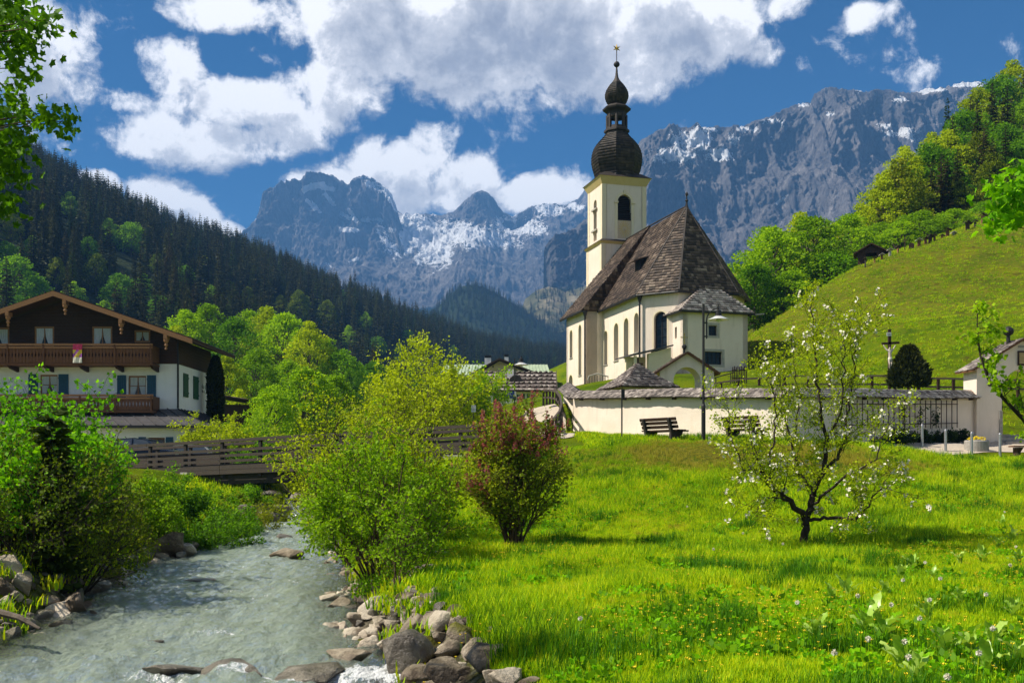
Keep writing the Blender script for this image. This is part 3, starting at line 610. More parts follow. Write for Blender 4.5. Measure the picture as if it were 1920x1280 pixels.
def window(parent, o, dx, nrm, s0, s1, z0, z1, arched=False, depth=.3, frame='wood_light', glass='glass_dark', fw=.07, mull=1, bars=1, sill=None, curtain=False, name='window'):
    """window > pane, bars, sill; set back in its opening"""
    o = Vector(o); dx = Vector(dx).normalized(); nrm = Vector(nrm)
    to3 = lambda s, z, d: o+dx*s+Vector((0,0,z))-nrm*d
    outer = arch_poly(s0, s1, z0, z1, arched); inner = arch_poly(s0+fw, s1-fw, z0+fw, z1-fw, arched)
    mb = MB(); n = len(outer)
    for k in range(n):
        a, b, c, d = outer[k], outer[(k+1)%n], inner[(k+1)%n], inner[k]
        mb.add([to3(*a, depth-.08), to3(*b, depth-.08), to3(*c, depth-.08), to3(*d, depth-.08), to3(*a, depth), to3(*b, depth), to3(*c, depth), to3(*d, depth)], [(0,1,2,3),(4,7,6,5),(3,2,6,7),(0,4,5,1)])
    for k in range(1, mull+1):
        s = s0+(s1-s0)*k/(mull+1); mb.bar(to3(s, z0+fw, depth-.05), to3(s, z1-fw, depth-.05), .05, .04, nrm)
    for k in range(1, bars+1):
        z = z0+(z1-z0)*k/(bars+1); mb.bar(to3(s0+fw, z, depth-.05), to3(s1-fw, z, depth-.05), .04, .04)
    wo = mb.build(name, MATS[frame], parent)
    pn = MB(); pn.slab([to3(*p, depth-.025) for p in inner], -nrm*.015); pn.build('pane', MATS[glass], wo)
    if curtain:
        cu = MB(); m = 9; sc = (s0+s1)/2
        for sgn in (-1, 1):
            top = [(s0+fw if sgn < 0 else s1-fw), sc]; 
            for k in range(m):
                f0, f1 = k/m, (k+1)/m
                def sx(f, zf): return (s0+fw)+(sc-s0-fw)*f*(1-.45*(1-zf)**2) if sgn < 0 else (s1-fw)-(s1-fw-sc)*f*(1-.45*(1-zf)**2)
                dz = .035*(k%2)-.02
                pts = []
                for zf in (1, .5, 0):
                    pts += [to3(sx(f0, zf), z0+fw+(z1-z0-2*fw)*zf, depth-.05+dz), to3(sx(f1, zf), z0+fw+(z1-z0-2*fw)*zf, depth-.05-dz)]
                cu.add(pts, [(0,1,3,2),(2,3,5,4)])
        cu.build('curtain', MATS['curtain'], wo)
    if sill:
        sb = MB(); sb.slab([to3(s0-.06, z0-.06, -.08), to3(s1+.06, z0-.06, -.08), to3(s1+.06, z0-.06, depth-.02), to3(s0-.06, z0-.06, depth-.02)], (0,0,.06)); sb.build('sill', MATS[sill], wo)
    return wo
def shingle_arrays(poly, ex=.2, wd=.2, lift=.035, jit=.25, seed=1, thick=None):
    """rows of shingles covering a planar 3D polygon whose first edge is the eave"""
    rg = np.random.default_rng(seed); p = [Vector(q) for q in poly]
    h = (p[1]-p[0]).normalized(); nn = Vector((0,0,0))
    for k in range(len(p)): nn += (p[k]-p[0]).cross(p[(k+1)%len(p)]-p[0])
    nn.normalize(); nn = -nn if nn.z < 0 else nn
    s = nn.cross(h); s = -s if s.z < 0 else s
    q = [((a-p[0]).dot(h), (a-p[0]).dot(s)) for a in p]; smax = max(b for a, b in q); V = []
    nrow = max(1, int(smax/ex))
    for r in range(nrow+1):
        b0 = r*ex; bm_ = min(b0+.5*ex, smax-1e-3); xs = []
        for k in range(len(q)):
            (a1, c1), (a2, c2) = q[k], q[(k+1)%len(q)]
            if (c1 <= bm_) != (c2 <= bm_): xs.append(a1+(bm_-c1)/(c2-c1)*(a2-a1))
        xs.sort()
        for i in range(0, len(xs)-1, 2):
            x0, x1 = xs[i], xs[i+1]; n = max(1, int(round((x1-x0)/wd))); cuts = x0+(x1-x0)*np.arange(n+1)/n
            if n > 1: cuts[1:-1] += (rg.random(n-1)-.5)*wd*jit*1.6+(.25*wd if r % 2 else -.25*wd)*(0 if n < 3 else .6)
            dl = (rg.random(n)-.5)*.05*ex/.2; lf = lift*(.7+.7*rg.random(n)); gap = .012
            top = min(b0+ex*1.1, smax)
            for k in range(n):
                a, b = cuts[k]+gap*.5, cuts[k+1]-gap*.5; lo = b0-.04+dl[k]
                c = [(a,lo,lf[k]),(b,lo,lf[k]),(b,top,.004),(a,top,.004),(a,lo,0),(b,lo,0)]
                V += [p[0]+h*x_+s*y_+nn*z_ for x_, y_, z_ in c]
    return np.array(V).reshape(-1, 3)
def shingle_mesh(name, arrs):
    V = np.concatenate(arrs); n = len(V)//6; b = np.arange(n)[:,None]*6
    f = np.concatenate([b+np.array([0,1,2,3]), b+np.array([4,5,1,0])]); return np_mesh(name, V, f)
def shingles(parent, polys, mat, ex=.2, wd=.2, lift=.035, seed=1, name='shingles'):
    o = link(name, shingle_mesh(name, [shingle_arrays(p, ex, wd, lift, seed=seed+i) for i, p in enumerate(polys)]), MATS[mat], parent); o['kind'] = 'stuff'; return o
def roof(parent, polys, mat, under='wood_dark', thick=.12, **kw):
    mb = MB()
    for p in polys: mb.slab([Vector(q) for q in p], (0,0,-thick))
    r_ = mb.build('roof', MATS[under], parent); shingles(r_, polys, mat, **kw); return r_
def ring_shingles(prof, n, c, off, wd=.22, lift=.04, seed=3):
    """shingles round a faceted lathe profile"""
    rg = np.random.default_rng(seed); V = []
    for i in range(len(prof)-1):
        (r0, z0), (r1, z1) = prof[i], prof[i+1]
        for k in range(n):
            a0, a1 = 2*math.pi*(k+off)/n, 2*math.pi*(k+1+off)/n
            p = [Vector((c[0]+r*math.cos(a), c[1]+r*math.sin(a), c[2]+z)) for r, z, a in ((r0,z0,a0),(r0,z0,a1),(r1,z1,a1),(r1,z1,a0))]
            nn = Vector((math.cos((a0+a1)/2), math.sin((a0+a1)/2), .2)).normalized(); m = max(1, int(round((p[1]-p[0]).length/wd)))
            for j in range(m):
                f0, f1 = j/m, (j+1)/m; l = lift*(.6+.8*rg.random())
                a, b = p[0].lerp(p[1], f0), p[0].lerp(p[1], f1); cc, d = p[3].lerp(p[2], f1), p[3].lerp(p[2], f0)
                V += [a+nn*l, b+nn*l, cc+nn*.006, d+nn*.006, a, b]
    return np.array(V).reshape(-1,3)
# ================================================================ church
U = Vector((-.266,.964,0)).normalized(); V_ = Vector((.964,.266,0)).normalized(); A0 = Vector((9.7,77,0))
def CH(t, w_, z=0.0): return A0+U*t+V_*w_+Vector((0,0,z))
ZE, ZR, ZB = 13.4, 20.35, 5.4
church = empty('church', CH(4, 4.3, 6.3), 0, 'cream village church with steep shingled roof and twin onion dome tower', 'church')
church.location = (0,0,0)
WC = 8.6
wm = MB()
# chancel south wall with tall niches
def face(mb, p, q, z0, z1, holes, depth=.45):
    d = (q-p); L = d.length; d.normalize(); n = d.cross(Vector((0,0,1))).normalized()
    wall_panel(mb, (p.x,p.y,0), d, n, [(0,z0),(L,z0),(L,z1),(0,z1)], [arch_poly(*h) for h in holes], depth); return Vector((p.x,p.y,0)), d, n
A = CH(0,0); B = CH(-2.2,2.04); Cc_ = CH(-2.2,6.55); Dd = CH(0,8.6)
S0 = CH(8.2,0)
holes_s = [(8.2-1.35,8.2-.45,8.9,11.9),(8.2-3.45,8.2-2.5,8.8,11.8),(8.2-5.6,8.2-4.65,8.7,11.7),(.35,1.1,8.6,11.4)]
fo = face(wm, S0, A, ZB, ZE-.15, holes_s, .95)
hole_ab = (1.05,2.1,8.75,11.75)
fo2 = face(wm, A, B, ZB, ZE-.15, [hole_ab]); face(wm, B, Cc_, ZB, ZE-.15, []); face(wm, Cc_, Dd, ZB, ZE-.15, []); face(wm, Dd, CH(8.2,8.6), ZB, ZE-.15, [])
# nave
N1 = CH(8.2,-1.45); N2 = CH(13.3,-1.45); N3 = CH(13.3,10.05); N4 = CH(8.2,10.05)
holes_n = [(.75,1.45,9.0,12.1),(2.55,3.3,9.7,12.2),(.9,1.6,7.5,8.6)]
holes_n = [(5.1-1.9,5.1-1.2,7.9,12.15),(5.1-4.2,5.1-3.5,9.6,12.0),(5.1-4.45,5.1-3.45,7.0,8.15)]
fo3 = face(wm, N2, N1, ZB, ZE-.15, holes_n, .95); face(wm, N1, S0, ZB, ZE-.15, []); face(wm, CH(8.2,8.6), N4, ZB, ZE-.15, []); face(wm, N4, N3, ZB, ZE-.15, [])
# west gable
d = (N2-N3); L = d.length; d.normalize(); nn = d.cross(Vector((0,0,1)))
wall_panel(wm, (N3.x,N3.y,0), d, nn, [(0,ZB),(L,ZB),(L,ZE-.15),(L/2,ZR-.25),(0,ZE-.15)], [], .4)
wm.build('wall', MATS['plaster_white'], church)
def niche(f, h, glass='glass_dark', frame='stone_trim', depth=.42, surround=True, fw=.06):
    o_, d_, n_ = f; w_ = window(church, o_, d_, n_, h[0], h[1], h[2], h[3], True, depth, frame, glass, fw, 1, 4, 'stone_trim')
    if surround:
        mb = MB(); ou = arch_poly(h[0]-.13, h[1]+.13, h[2], h[3]+.13); inn = arch_poly(h[0], h[1], h[2], h[3]); n = len(ou)
        t3 = lambda p, k: o_+d_*p[0]+Vector((0,0,p[1]))+n_*k
        for k in range(1, n):
            a, b, c, e_ = ou[k], ou[(k+1)%n], inn[(k+1)%n], inn[k]
            mb.add([t3(a,.015), t3(b,.015), t3(c,.015), t3(e_,.015), t3(a,-.01), t3(b,-.01), t3(c,-.01), t3(e_,-.01)], [(0,1,2,3),(0,4,5,1),(3,2,6,7)])
        mb.build('surround', MATS['plaster_cream'], w_)
for h in holes_s: niche(fo, h, depth=.9)
niche(fo2, hole_ab, frame='iron_black', depth=.35)
for h in holes_n: niche(fo3, h, depth=.9)
# plinth of rough stone round the nave
pl = MB(); 
for p, q in ((N2+(-V_)*.0, N1), (N1, S0)):
    dd_ = (q-p).normalized(); n_ = dd_.cross(Vector((0,0,1)))
    pl.slab([p+n_*.14-dd_*.14+Vector((0,0,ZB-.4)), q+n_*.14+dd_*.0+Vector((0,0,ZB-.4)), q+n_*.08+Vector((0,0,7.1)), p+n_*.08-dd_*.08+Vector((0,0,7.1))], -n_*.2)
pl.build('plinth', MATS['stone_plinth'], church)
# main roof: chancel with polygonal end, wider nave
ov = .42
def out(t, w_, z=ZE-.25): return CH(t, w_, z)
AP = CH(1.2, 4.3, ZR); RW = CH(13.6, 4.3, ZR+.12); RN = CH(8.35, 4.3, ZR+.12)
eS0, eA, eB, eC, eD, eS1 = out(8.25,-ov), out(.0-.1,-ov), out(-2.2-ov*.95,2.04-ov*.35), out(-2.2-ov*.95,6.55+ov*.35), out(-.1,8.6+ov), out(8.25,8.6+ov)
nN1, nN2 = CH(8.0,-1.45-ov,ZE-.25), CH(13.75,-1.45-ov,ZE-.25); nN4, nN3 = CH(8.0,10.05+ov,ZE-.25), CH(13.75,10.05+ov,ZE-.25)
polys = [[eS0,eA,AP,CH(8.4,4.3,ZR)], [eA,eB,AP], [eB,eC,AP], [eC,eD,AP], [eD,eS1,CH(8.4,4.3,ZR),AP], [nN2,nN1,RN,RW], [nN4,nN3,RW,RN], [nN1,CH(8.05,-ov+.1,ZE-.2),RN], [CH(8.05,8.6+ov-.1,ZE-.2),nN4,RN]]
rf = roof(church, polys, 'shingle_brown', ex=.27, wd=.26, lift=.06, seed=11)
# hip caps, dormer, finial, gutters
hb = MB()
for a, b in ((eA,AP),(eB,AP),(eC,AP),(AP,RN),(RN,RW)): hb.bar(a+Vector((0,0,.05)), b+Vector((0,0,.05)), .13, .05)
hb.build('ridge_cap', MATS['shingle_dark'], rf)
dm = MB(); dc = CH(3.6,1.35,15.95); n_s = (-V_)
dm.box(dc+V_*.5, (1.0,1.3,1.0), Matrix((U, V_, Vector((0,0,1)))).transposed()); dmo = dm.build('dormer', MATS['louvre_dark'], rf)
dp = [[dc+U*.75-V_*.75+Vector((0,0,.42)), dc-U*.75-V_*.75+Vector((0,0,.42)), dc-U*.75+V_*1.6+Vector((0,0,1.15)), dc+U*.75+V_*1.6+Vector((0,0,1.15))]]
r2 = MB(); r2.slab(dp[0], (0,0,-.08)); r2.build('dormer_roof', MATS['shingle_brown'], dmo)
fn = MB(); fn.lathe([(.16,-.3),(.10,.1),(.07,.35),(.14,.45),(.07,.55),(.05,.8),(.11,.9),(.11,1.0),(.01,1.15)], 8, AP); fn.build('finial', MATS['iron_black'], rf)
gt = MB()
for a, b in ((eS0,eA),(eA,eB),(eB,eC),(eC,eD),(nN2,nN1)): gt.tube([a-Vector((0,0,.12)), b-Vector((0,0,.12))], .09, 6)
gt.build('gutter', MATS['iron_black'], rf)
for c in (CH(-.12,-.16), CH(8.02,-1.62)):
    ds = MB(); ds.lathe([(.08,0),(.20,.45),(.20,.5)], 8, (c.x,c.y,ZE-.85)); ds.tube([(c.x,c.y,ZE-.8),(c.x,c.y,6.2)], .075, 8); ds.build('downpipe', MATS['iron_black'], church)
# ---- sacristy
sac = CH(-3.6,1.74); sw, sdp, sz = 5.2, 3.6, 11.5
q0, q1, q2, q3 = sac, sac+V_*sw, sac+V_*sw+U*sdp, sac+U*sdp
sm = MB(); hf = [(2.05,2.75,9.75,10.5),(1.75,3.15,7.65,8.6)]
hf_r = [arch_poly(*h, False) for h in hf]
dS = V_; nS = dS.cross(Vector((0,0,1)))
wall_panel(sm, (q0.x,q0.y,0), dS, nS, [(0,ZB),(sw,ZB),(sw,sz),(0,sz)], hf_r, .4)
dL = (q0-q3).normalized(); nL = dL.cross(Vector((0,0,1)))
hl = (sdp-1.35,sdp-1.0,9.6,10.45); wall_panel(sm, (q3.x,q3.y,0), dL, nL, [(0,ZB),(sdp,ZB),(sdp,sz),(0,sz)], [arch_poly(*hl, False)], .4)
dR = (q2-q1).normalized(); nR = dR.cross(Vector((0,0,1))); wall_panel(sm, (q1.x,q1.y,0), dR, nR, [(0,ZB),(sdp,ZB),(sdp,sz),(0,sz)], [], .4)
sac_o = sm.build('sacristy_wall', MATS['plaster_white'], church)
for h in hf:
    wd = window(sac_o, (q0.x,q0.y,0), dS, nS, *h, False, .3, 'iron_black', 'glass_dark', .06, 3 if h[1]-h[0] > 1 else 1, 2)
    fr = MB(); b0 = Vector((q0.x,q0.y,0)); k = .17
    for (s0,s1,z0,z1) in ((h[0]-k,h[1]+k,h[3],h[3]+k),(h[0]-k,h[1]+k,h[2]-k,h[2]),(h[0]-k,h[0],h[2],h[3]),(h[1],h[1]+k,h[2],h[3])):
        fr.slab([b0+dS*s0+Vector((0,0,z0))+nS*.012, b0+dS*s1+Vector((0,0,z0))+nS*.012, b0+dS*s1+Vector((0,0,z1))+nS*.012, b0+dS*s0+Vector((0,0,z1))+nS*.012], -nS*.03)
    fr.build('stone_frame', MATS['stone_trim'], sac_o)
window(sac_o, (q3.x,q3.y,0), dL, nL, *hl, False, .3, 'stone_trim', 'glass_dark', .03, 0, 0)
o_ = .38; e0 = q0-V_*o_-U*o_; e1 = q1+V_*o_-U*o_; e2 = q2+V_*o_; e3 = q3-V_*o_; apx = CH(-1.9,4.5,14.1); zz = Vector((0,0,sz-.02))
apx2 = CH(0.6,4.5,14.1)
roof(church, [[e0+zz,e1+zz,apx], [e1+zz,e2+zz,apx], [e3+zz,e0+zz,apx]], 'shingle_pale', ex=.24, wd=.27, lift=.05, seed=31)
sp_ = MB(); sp_.bar(e1+zz-Vector((0,0,.12)), e1+zz+V_*.75-Vector((0,0,.05)), .12, .1); sp_.build('water_spout', MATS['stone_grey'], church)
gs = MB(); gs.tube([e0+zz-Vector((0,0,.1)), e1+zz-Vector((0,0,.1))], .07, 6); gs.tube([e3+zz-Vector((0,0,.1)), e0+zz-Vector((0,0,.1))], .07, 6); gs.build('gutter', MATS['iron_black'], church)
# ---- south porch with lean-to roof
pa = CH(-3.2,-1.9); pw = 2.9
pm = MB(); p1 = pa+V_*pw; p2 = p1+U*2.6; p3 = pa+U*2.6
wall_panel(pm, (p1.x-V_.x*1.75,p1.y-V_.y*1.75,0), V_, nS, [(0,ZB),(1.75,ZB),(1.75,8.85),(0,8.35)], [], .3)
pm.box(pa+V_*.12+Vector((0,0,7.0)), (.2,.2,2.3)); pm.box(pa+V_*.6+U*1.2+Vector((0,0,6.9)), (1.5,.25,2.6), Matrix((V_, U, Vector((0,0,1)))).transposed())
po = pm.build('porch_wall', MATS['plaster_cream'], church)
pr = MB(); pr.slab([pa-V_*.4-U*.35+Vector((0,0,8.2)), p1+V_*.05-U*.35+Vector((0,0,9.02)), p2+V_*.05+Vector((0,0,9.02)), p3-V_*.4+Vector((0,0,8.2))], (0,0,-.1)); pr.build('porch_roof', MATS['metal_roof'], church)
pcx = MB(); c0 = pa+V_*.75+U*1.0-U*.0+Vector((0,0,7.5)); pcx.bar(c0-Vector((0,0,.8)), c0+Vector((0,0,.6)), .1, .1); pcx.bar(c0-V_*.38+Vector((0,0,.2)), c0+V_*.38+Vector((0,0,.2)), .1, .1, (0,1,0)); pcx.build('wall_cross', MATS['wood_brown'], church)
# ---- tower
tw0, tw1, tt0, tt1 = 1.97, 6.15, 13.6, 17.3
def tower_faces(mb, z0, z1, grow, holes_front=(), holes_left=(), depth=.45):
    a, b, c, e_ = CH(tt0-grow,tw0-grow), CH(tt0-grow,tw1+grow), CH(tt1+grow,tw1+grow), CH(tt1+grow,tw0-grow); fr = []
    for p, q, hs in ((a,b,holes_front),(b,c,()),(c,e_,()),(e_,a,holes_left)): fr.append(face(mb, p, q, z0, z1, list(hs), depth))
    return fr
tb = MB(); low = tower_faces(tb, 6, 20.2, .10, (), [(1.55,2.0,15.2,17.3)])
hfT = (1.45,2.75,20.95,24.45); hlT = (1.5,2.3,20.6,24.3)
up = tower_faces(tb, 20.2, 25.6, 0, [hfT], [hlT])
tower = tb.build('tower_wall', MATS['plaster_white'], church)
# quoins and cornices painted yellow
qn = MB()
for (t_, w__) in ((tt0,tw0),(tt0,tw1),(tt1,tw0),(tt1,tw1)):
    for z0, z1, g_ in ((6,20.15,.115),(20.25,25.3,.015)):
        c = CH(t_+(g_ if t_ == tt1 else -g_), w__+(g_ if w__ == tw1 else -g_), (z0+z1)/2); c = c+U*(-.19 if t_ == tt1 else .19)+V_*(-.19 if w__ == tw1 else .19)
        qn.box(c, (.40,.40,z1-z0), Matrix((U, V_, Vector((0,0,1)))).transposed())
qn.build('quoin', MATS['plaster_cream'], tower)
RM = Matrix((U, V_, Vector((0,0,1)))).transposed(); tcx = CH((tt0+tt1)/2,(tw0+tw1)/2)
def band(z0, z1, g0, g1, mat, name='cornice'):
    mb = MB(); ps = []
    for z, g_ in ((z0,g0),(z1,g1)): ps += [CH(tt0-g_,tw0-g_,z), CH(tt0-g_,tw1+g_,z), CH(tt1+g_,tw1+g_,z), CH(tt1+g_,tw0-g_,z)]
    mb.add(ps, [(0,1,5,4),(1,2,6,5),(2,3,7,6),(3,0,4,7),(3,2,1,0),(4,5,6,7)]); return mb.build(name, MATS[mat], tower)
band(25.3,25.95,.02,.36,'plaster_yellow'); band(20.0,20.2,.12,.32,'plaster_yellow'); band(20.2,20.42,.34,.05,'shingle_dark', 'drip_roof')
tr_ = band(25.95,26.5,.42,-.35,'shingle_dark','tower_roof')
o1, d1, n1_ = up[0]; lo = MB()
for z in np.arange(22.3, 24.3, .16): lo.slab([o1+d1*1.5+Vector((0,0,z))-n1_*.12, o1+d1*2.7+Vector((0,0,z))-n1_*.12, o1+d1*2.7+Vector((0,0,z+.12))-n1_*.3, o1+d1*1.5+Vector((0,0,z+.12))-n1_*.3], (0,0,.03))
bw = window(tower, o1, d1, n1_, *hfT, True, .42, 'louvre_dark', 'louvre_dark', .05, 0, 0, name='belfry_opening'); lo.build('louvre', MATS['louvre_dark'], bw)
bl = MB(); bl.bar(o1+d1*1.45+Vector((0,0,22.25))-n1_*.05, o1+d1*2.75+Vector((0,0,22.25))-n1_*.05, .12, .1)
for s in np.arange(1.55, 2.7, .14): bl.bar(o1+d1*s+Vector((0,0,22.1))-n1_*.05, o1+d1*s+Vector((0,0,22.75))-n1_*.05, .04, .04)
bl.bar(o1+d1*1.45+Vector((0,0,22.78))-n1_*.05, o1+d1*2.75+Vector((0,0,22.78))-n1_*.05, .08, .06); bl.build('balustrade', MATS['louvre_dark'], bw)
sdl = MB(); sdl.slab([o1+d1*1.48+Vector((0,0,20.55))+n1_*.02, o1+d1*2.72+Vector((0,0,20.55))+n1_*.02, o1+d1*2.72+Vector((0,0,22.15))+n1_*.02, o1+d1*1.48+Vector((0,0,22.15))+n1_*.02], -n1_*.06); sdo = sdl.build('sundial', MATS['plaster_beige'], tower)
ry_ = MB(); cs = o1+d1*2.1+Vector((0,0,21.4))+n1_*.03
for k in range(18):
    a = math.pi*2*k/18; ry_.bar(cs+(d1*math.cos(a)+Vector((0,0,math.sin(a))))*.22, cs+(d1*math.cos(a)*.55+Vector((0,0,math.sin(a)*.72))), .035, .01, n1_)
ry_.bar(cs, cs+n1_*.3-Vector((0,0,.25)), .03, .03); ry_.build('dial_mark', MATS['gold'], sdo)
sr = MB()
for (o_s, d_s, n_s2, hh) in ((o1,d1,n1_,hfT),):
    ou = arch_poly(hh[0]-.24, hh[1]+.24, 20.45, hh[3]+.24); inn = arch_poly(hh[0], hh[1], 20.45, hh[3]); n = len(ou); t3 = lambda p, k: o_s+d_s*p[0]+Vector((0,0,p[1]))+n_s2*k
    for k in range(1, n):
        a, b, c, e_ = ou[k], ou[(k+1)%n], inn[(k+1)%n], inn[k]
        if k == n-1: a, b, c, e_ = ou[k], (ou[0][0], 20.45), (inn[0][0], 20.45), inn[k]
        sr.add([t3(a,.05), t3(b,.05), t3(c,.05), t3(e_,.05), t3(a,-.01), t3(b,-.01), t3(c,-.01), t3(e_,-.01)], [(0,1,2,3),(0,4,5,1),(3,2,6,7)])
    sr.box(o_s+d_s*2.1+Vector((0,0,hh[3]+.2))+n_s2*.05, (.22,.22,.36), RM)
    for s in (hh[0]-.14, hh[1]+.14): sr.box(o_s+d_s*s+Vector((0,0,23.75))+n_s2*.05, (.2,.38,.14), RM)
sr.build('surround', MATS['plaster_cream'], bw)
o4, d4, n4 = up[3]
lw = window(tower, o4, d4, n4, *hlT, True, .4, 'plaster_cream', 'louvre_dark', .06, 0, 1, name='belfry_opening')
for z, nm in ((21.5,'ledge'),(23.4,'ledge')):
    mb = MB(); mb.box(o4+d4*1.9+Vector((0,0,z))+n4*.06, (1.2,.25,.14), Matrix((d4, n4, Vector((0,0,1)))).transposed()); mb.build(nm, MATS['stone_trim'], lw)
niche(low[3], (1.55,2.0,15.2,17.3), depth=.35, surround=False)
# onion domes, lantern, spire
tc3 = Vector((tcx.x,tcx.y,0)); m_ = .0482
def prof_px(lst): return [(r*m_, (HZ-y)/F*92.4) for r, y in lst]
def smoothprof(pts, ex):
    pts = np.array(pts); dd_ = np.r_[0, np.cumsum(np.hypot(*np.diff(pts, axis=0).T))]; n = max(2, int(dd_[-1]/ex)); s = np.linspace(0, dd_[-1], n+1)
    # Catmull style resampling for round flanks
    k = len(pts); out_ = []
    for q in s:
        i = min(k-2, max(0, np.searchsorted(dd_, q)-1)); t = (q-dd_[i])/(dd_[i+1]-dd_[i]+1e-9)
        p0, p1, p2, p3 = pts[max(i-1,0)], pts[i], pts[i+1], pts[min(i+2,k-1)]
        out_.append(tuple(.5*((2*p1)+(-p0+p2)*t+(2*p0-5*p1+4*p2-p3)*t*t+(-p0+3*p1-3*p2+p3)*t**3)))
    return out_
offr = math.atan2(U.y, U.x)/(2*math.pi)*8+.5
on1 = smoothprof(prof_px([(44,337),(41,330),(43,321),(46,310),(47.5,299),(46.5,286),(42,273),(34,262),(25,253),(20,246)]), .26)
od = MB(); od.lathe(on1, 8, tc3, offr); od1 = od.build('onion_dome', MATS['shingle_dark'], church)
o2_ = link('shingles', shingle_mesh('dome_shingles', [ring_shingles(on1, 8, tc3, offr)]), MATS['shingle_dark'], od1); o2_['kind'] = 'stuff'
lt = MB(); lt.lathe(prof_px([(20,247),(24,245),(24,241),(20,239)]), 8, tc3, offr); lt.lathe(prof_px([(18,214),(19,208),(26,204),(27,201),(20,196),(14,193)]), 8, tc3, offr)
lto = lt.build('lantern', MATS['shingle_dark'], church)
for k in range(8):
    a = 2*math.pi*(k+offr)/8; r = 17.5*m_; mb = MB(); pth = [(tc3.x+r*math.cos(a), tc3.y+r*math.sin(a), (HZ-y)/F*92.4) for y in (241,213)]
    mb.tube(pth, .15, 6); mb.build('column', MATS['shingle_dark'], lto)
ar = MB(); ar2 = MB()
for k in range(8):
    a0, a1 = 2*math.pi*(k+offr)/8, 2*math.pi*(k+1+offr)/8; r = 17.5*m_; z = (HZ-215)/F*92.4
    pp = [Vector((tc3.x+r*math.cos(a), tc3.y+r*math.sin(a), 0)) for a in (a0, a1)]
    ar.bar(pp[0]+Vector((0,0,z)), pp[1]+Vector((0,0,z)), .12, .25); ar2.bar(pp[0]+Vector((0,0,z-1.05)), pp[1]+Vector((0,0,z-1.05)), .1, .22)
ar.build('arch_band', MATS['shingle_dark'], lto); ar2.build('parapet', MATS['shingle_dark'], lto)
on2 = smoothprof(prof_px([(13,197),(18,190),(21.5,181),(22,174),(20,166),(14,156),(7.5,148),(3.5,141),(2,130),(1.3,120)]), .2)
od = MB(); od.lathe(on2, 8, tc3, offr); od2 = od.build('onion_dome', MATS['shingle_dark'], church)
o2_ = link('shingles', shingle_mesh('dome_shingles', [ring_shingles(on2[:-8], 8, tc3, offr, .18, .025)]), MATS['shingle_dark'], od2); o2_['kind'] = 'stuff'
sb = MB(); zb = (HZ-116.5)/F*92.4; sb.lathe([(.02,-.28),(.16,-.22),(.27,-.08),(.28,.05),(.2,.2),(.05,.28)], 12, (tc3.x,tc3.y,zb)); spo = sb.build('spire_ball', MATS['iron_black'], church)
st = MB(); zs = (HZ-86)/F*92.4; st.tube([(tc3.x,tc3.y,zb+.2),(tc3.x,tc3.y,zs)], .04, 6); st.build('rod', MATS['iron_black'], spo)
st = MB(); c = Vector((tc3.x,tc3.y,zs)); ring = []
for k in range(12):
    a = math.pi*2*k/12+math.pi/2; r = .42 if k % 2 == 0 else .15; ring.append(c+V_*r*math.cos(a)+Vector((0,0,r*math.sin(a))))
st.add(ring+[c+U*.09, c-U*.09], [(k,(k+1)%12,12) for k in range(12)]+[((k+1)%12,k,13) for k in range(12)]); st.build('star', MATS['gold'], spo)
# ---- cemetery gate with arch, pyramid-roofed charnel house
def gable_gate(name, label, cx, cy, rz, wd, dp, zb_, ze, za, ow, oz, mat, shing, cat, arch_off=0.0):
    o = empty(name, (cx,cy,zb_), rz, label, cat); mb = MB(); outer = [(-wd/2,0),(wd/2,0),(wd/2,ze-zb_),(0,za-zb_),(-wd/2,ze-zb_)]
    hole = arch_poly(-ow/2+arch_off, ow/2+arch_off, .0, oz-zb_, True, 14)
    ol = [(-wd/2,0),(hole[0][0],0)]+[hole[0]]+list(reversed(hole[2:]))+[hole[1],(wd/2,0),(wd/2,ze-zb_),(0,za-zb_),(-wd/2,ze-zb_)]
    ol = [(-wd/2,0)]+[hole[0]]+list(reversed(hole[2:]))+[hole[1]]+[(wd/2,0),(wd/2,ze-zb_),(0,za-zb_),(-wd/2,ze-zb_)]
    wall_panel(mb, (0,-dp/2,0), Vector((1,0,0)), Vector((0,-1,0)), ol, [], dp); mb.build('wall', MATS[mat], o)
    k = .28; rp = []
    hz_ = (za-ze)/(wd/2)
    for sg in (-1, 1):
        a, b = Vector((sg*(wd/2+k), -dp/2-.22, ze-zb_-hz_*k+.1)), Vector((sg*(wd/2+k), dp/2+.22, ze-zb_-hz_*k+.1)); c, e_ = Vector((0,dp/2+.22,za-zb_+.1)), Vector((0,-dp/2-.22,za-zb_+.1))
        rp.append([a,b,c,e_] if sg > 0 else [b,a,e_,c])
    roof(o, rp, shing, under='wood_brown', thick=.1, ex=.2, wd=.2, lift=.03, seed=51)
    return o
g1_ = P(1283,722,56); zb_ = 3.2; k = 56/F
gate1 = gable_gate('cemetery_gate', 'small white gabled cemetery gate with round arch and gilt cross', g1_.x, 56, .1, 3.0, 1.1, zb_, (HZ-698)*k, (HZ-665)*k, 1.5, (HZ-690)*k, 'plaster_white', 'shingle_brown', 'gate')
gc = MB(); z = (HZ-664)*k-zb_; gc.lathe([(.05,0),(.05,.25),(.13,.35),(.14,.45),(.05,.55)], 8, (0,0,z)); gco = gc.build('finial', MATS['iron_black'], gate1)
gc = MB(); gc.bar((0,0,z+.5), (0,0,z+1.15), .045, .045); gc.bar((-.2,0,z+.92), (.2,0,z+.92), .045, .045, (0,1,0)); gc.build('cross', MATS['gold'], gco)
ch = P(1195,722,52); k = 52/F
cho = empty('charnel_house', (ch.x,52,3.0), .3, 'low white outbuilding with flared grey shingled pyramid roof behind the wall', 'outbuilding')
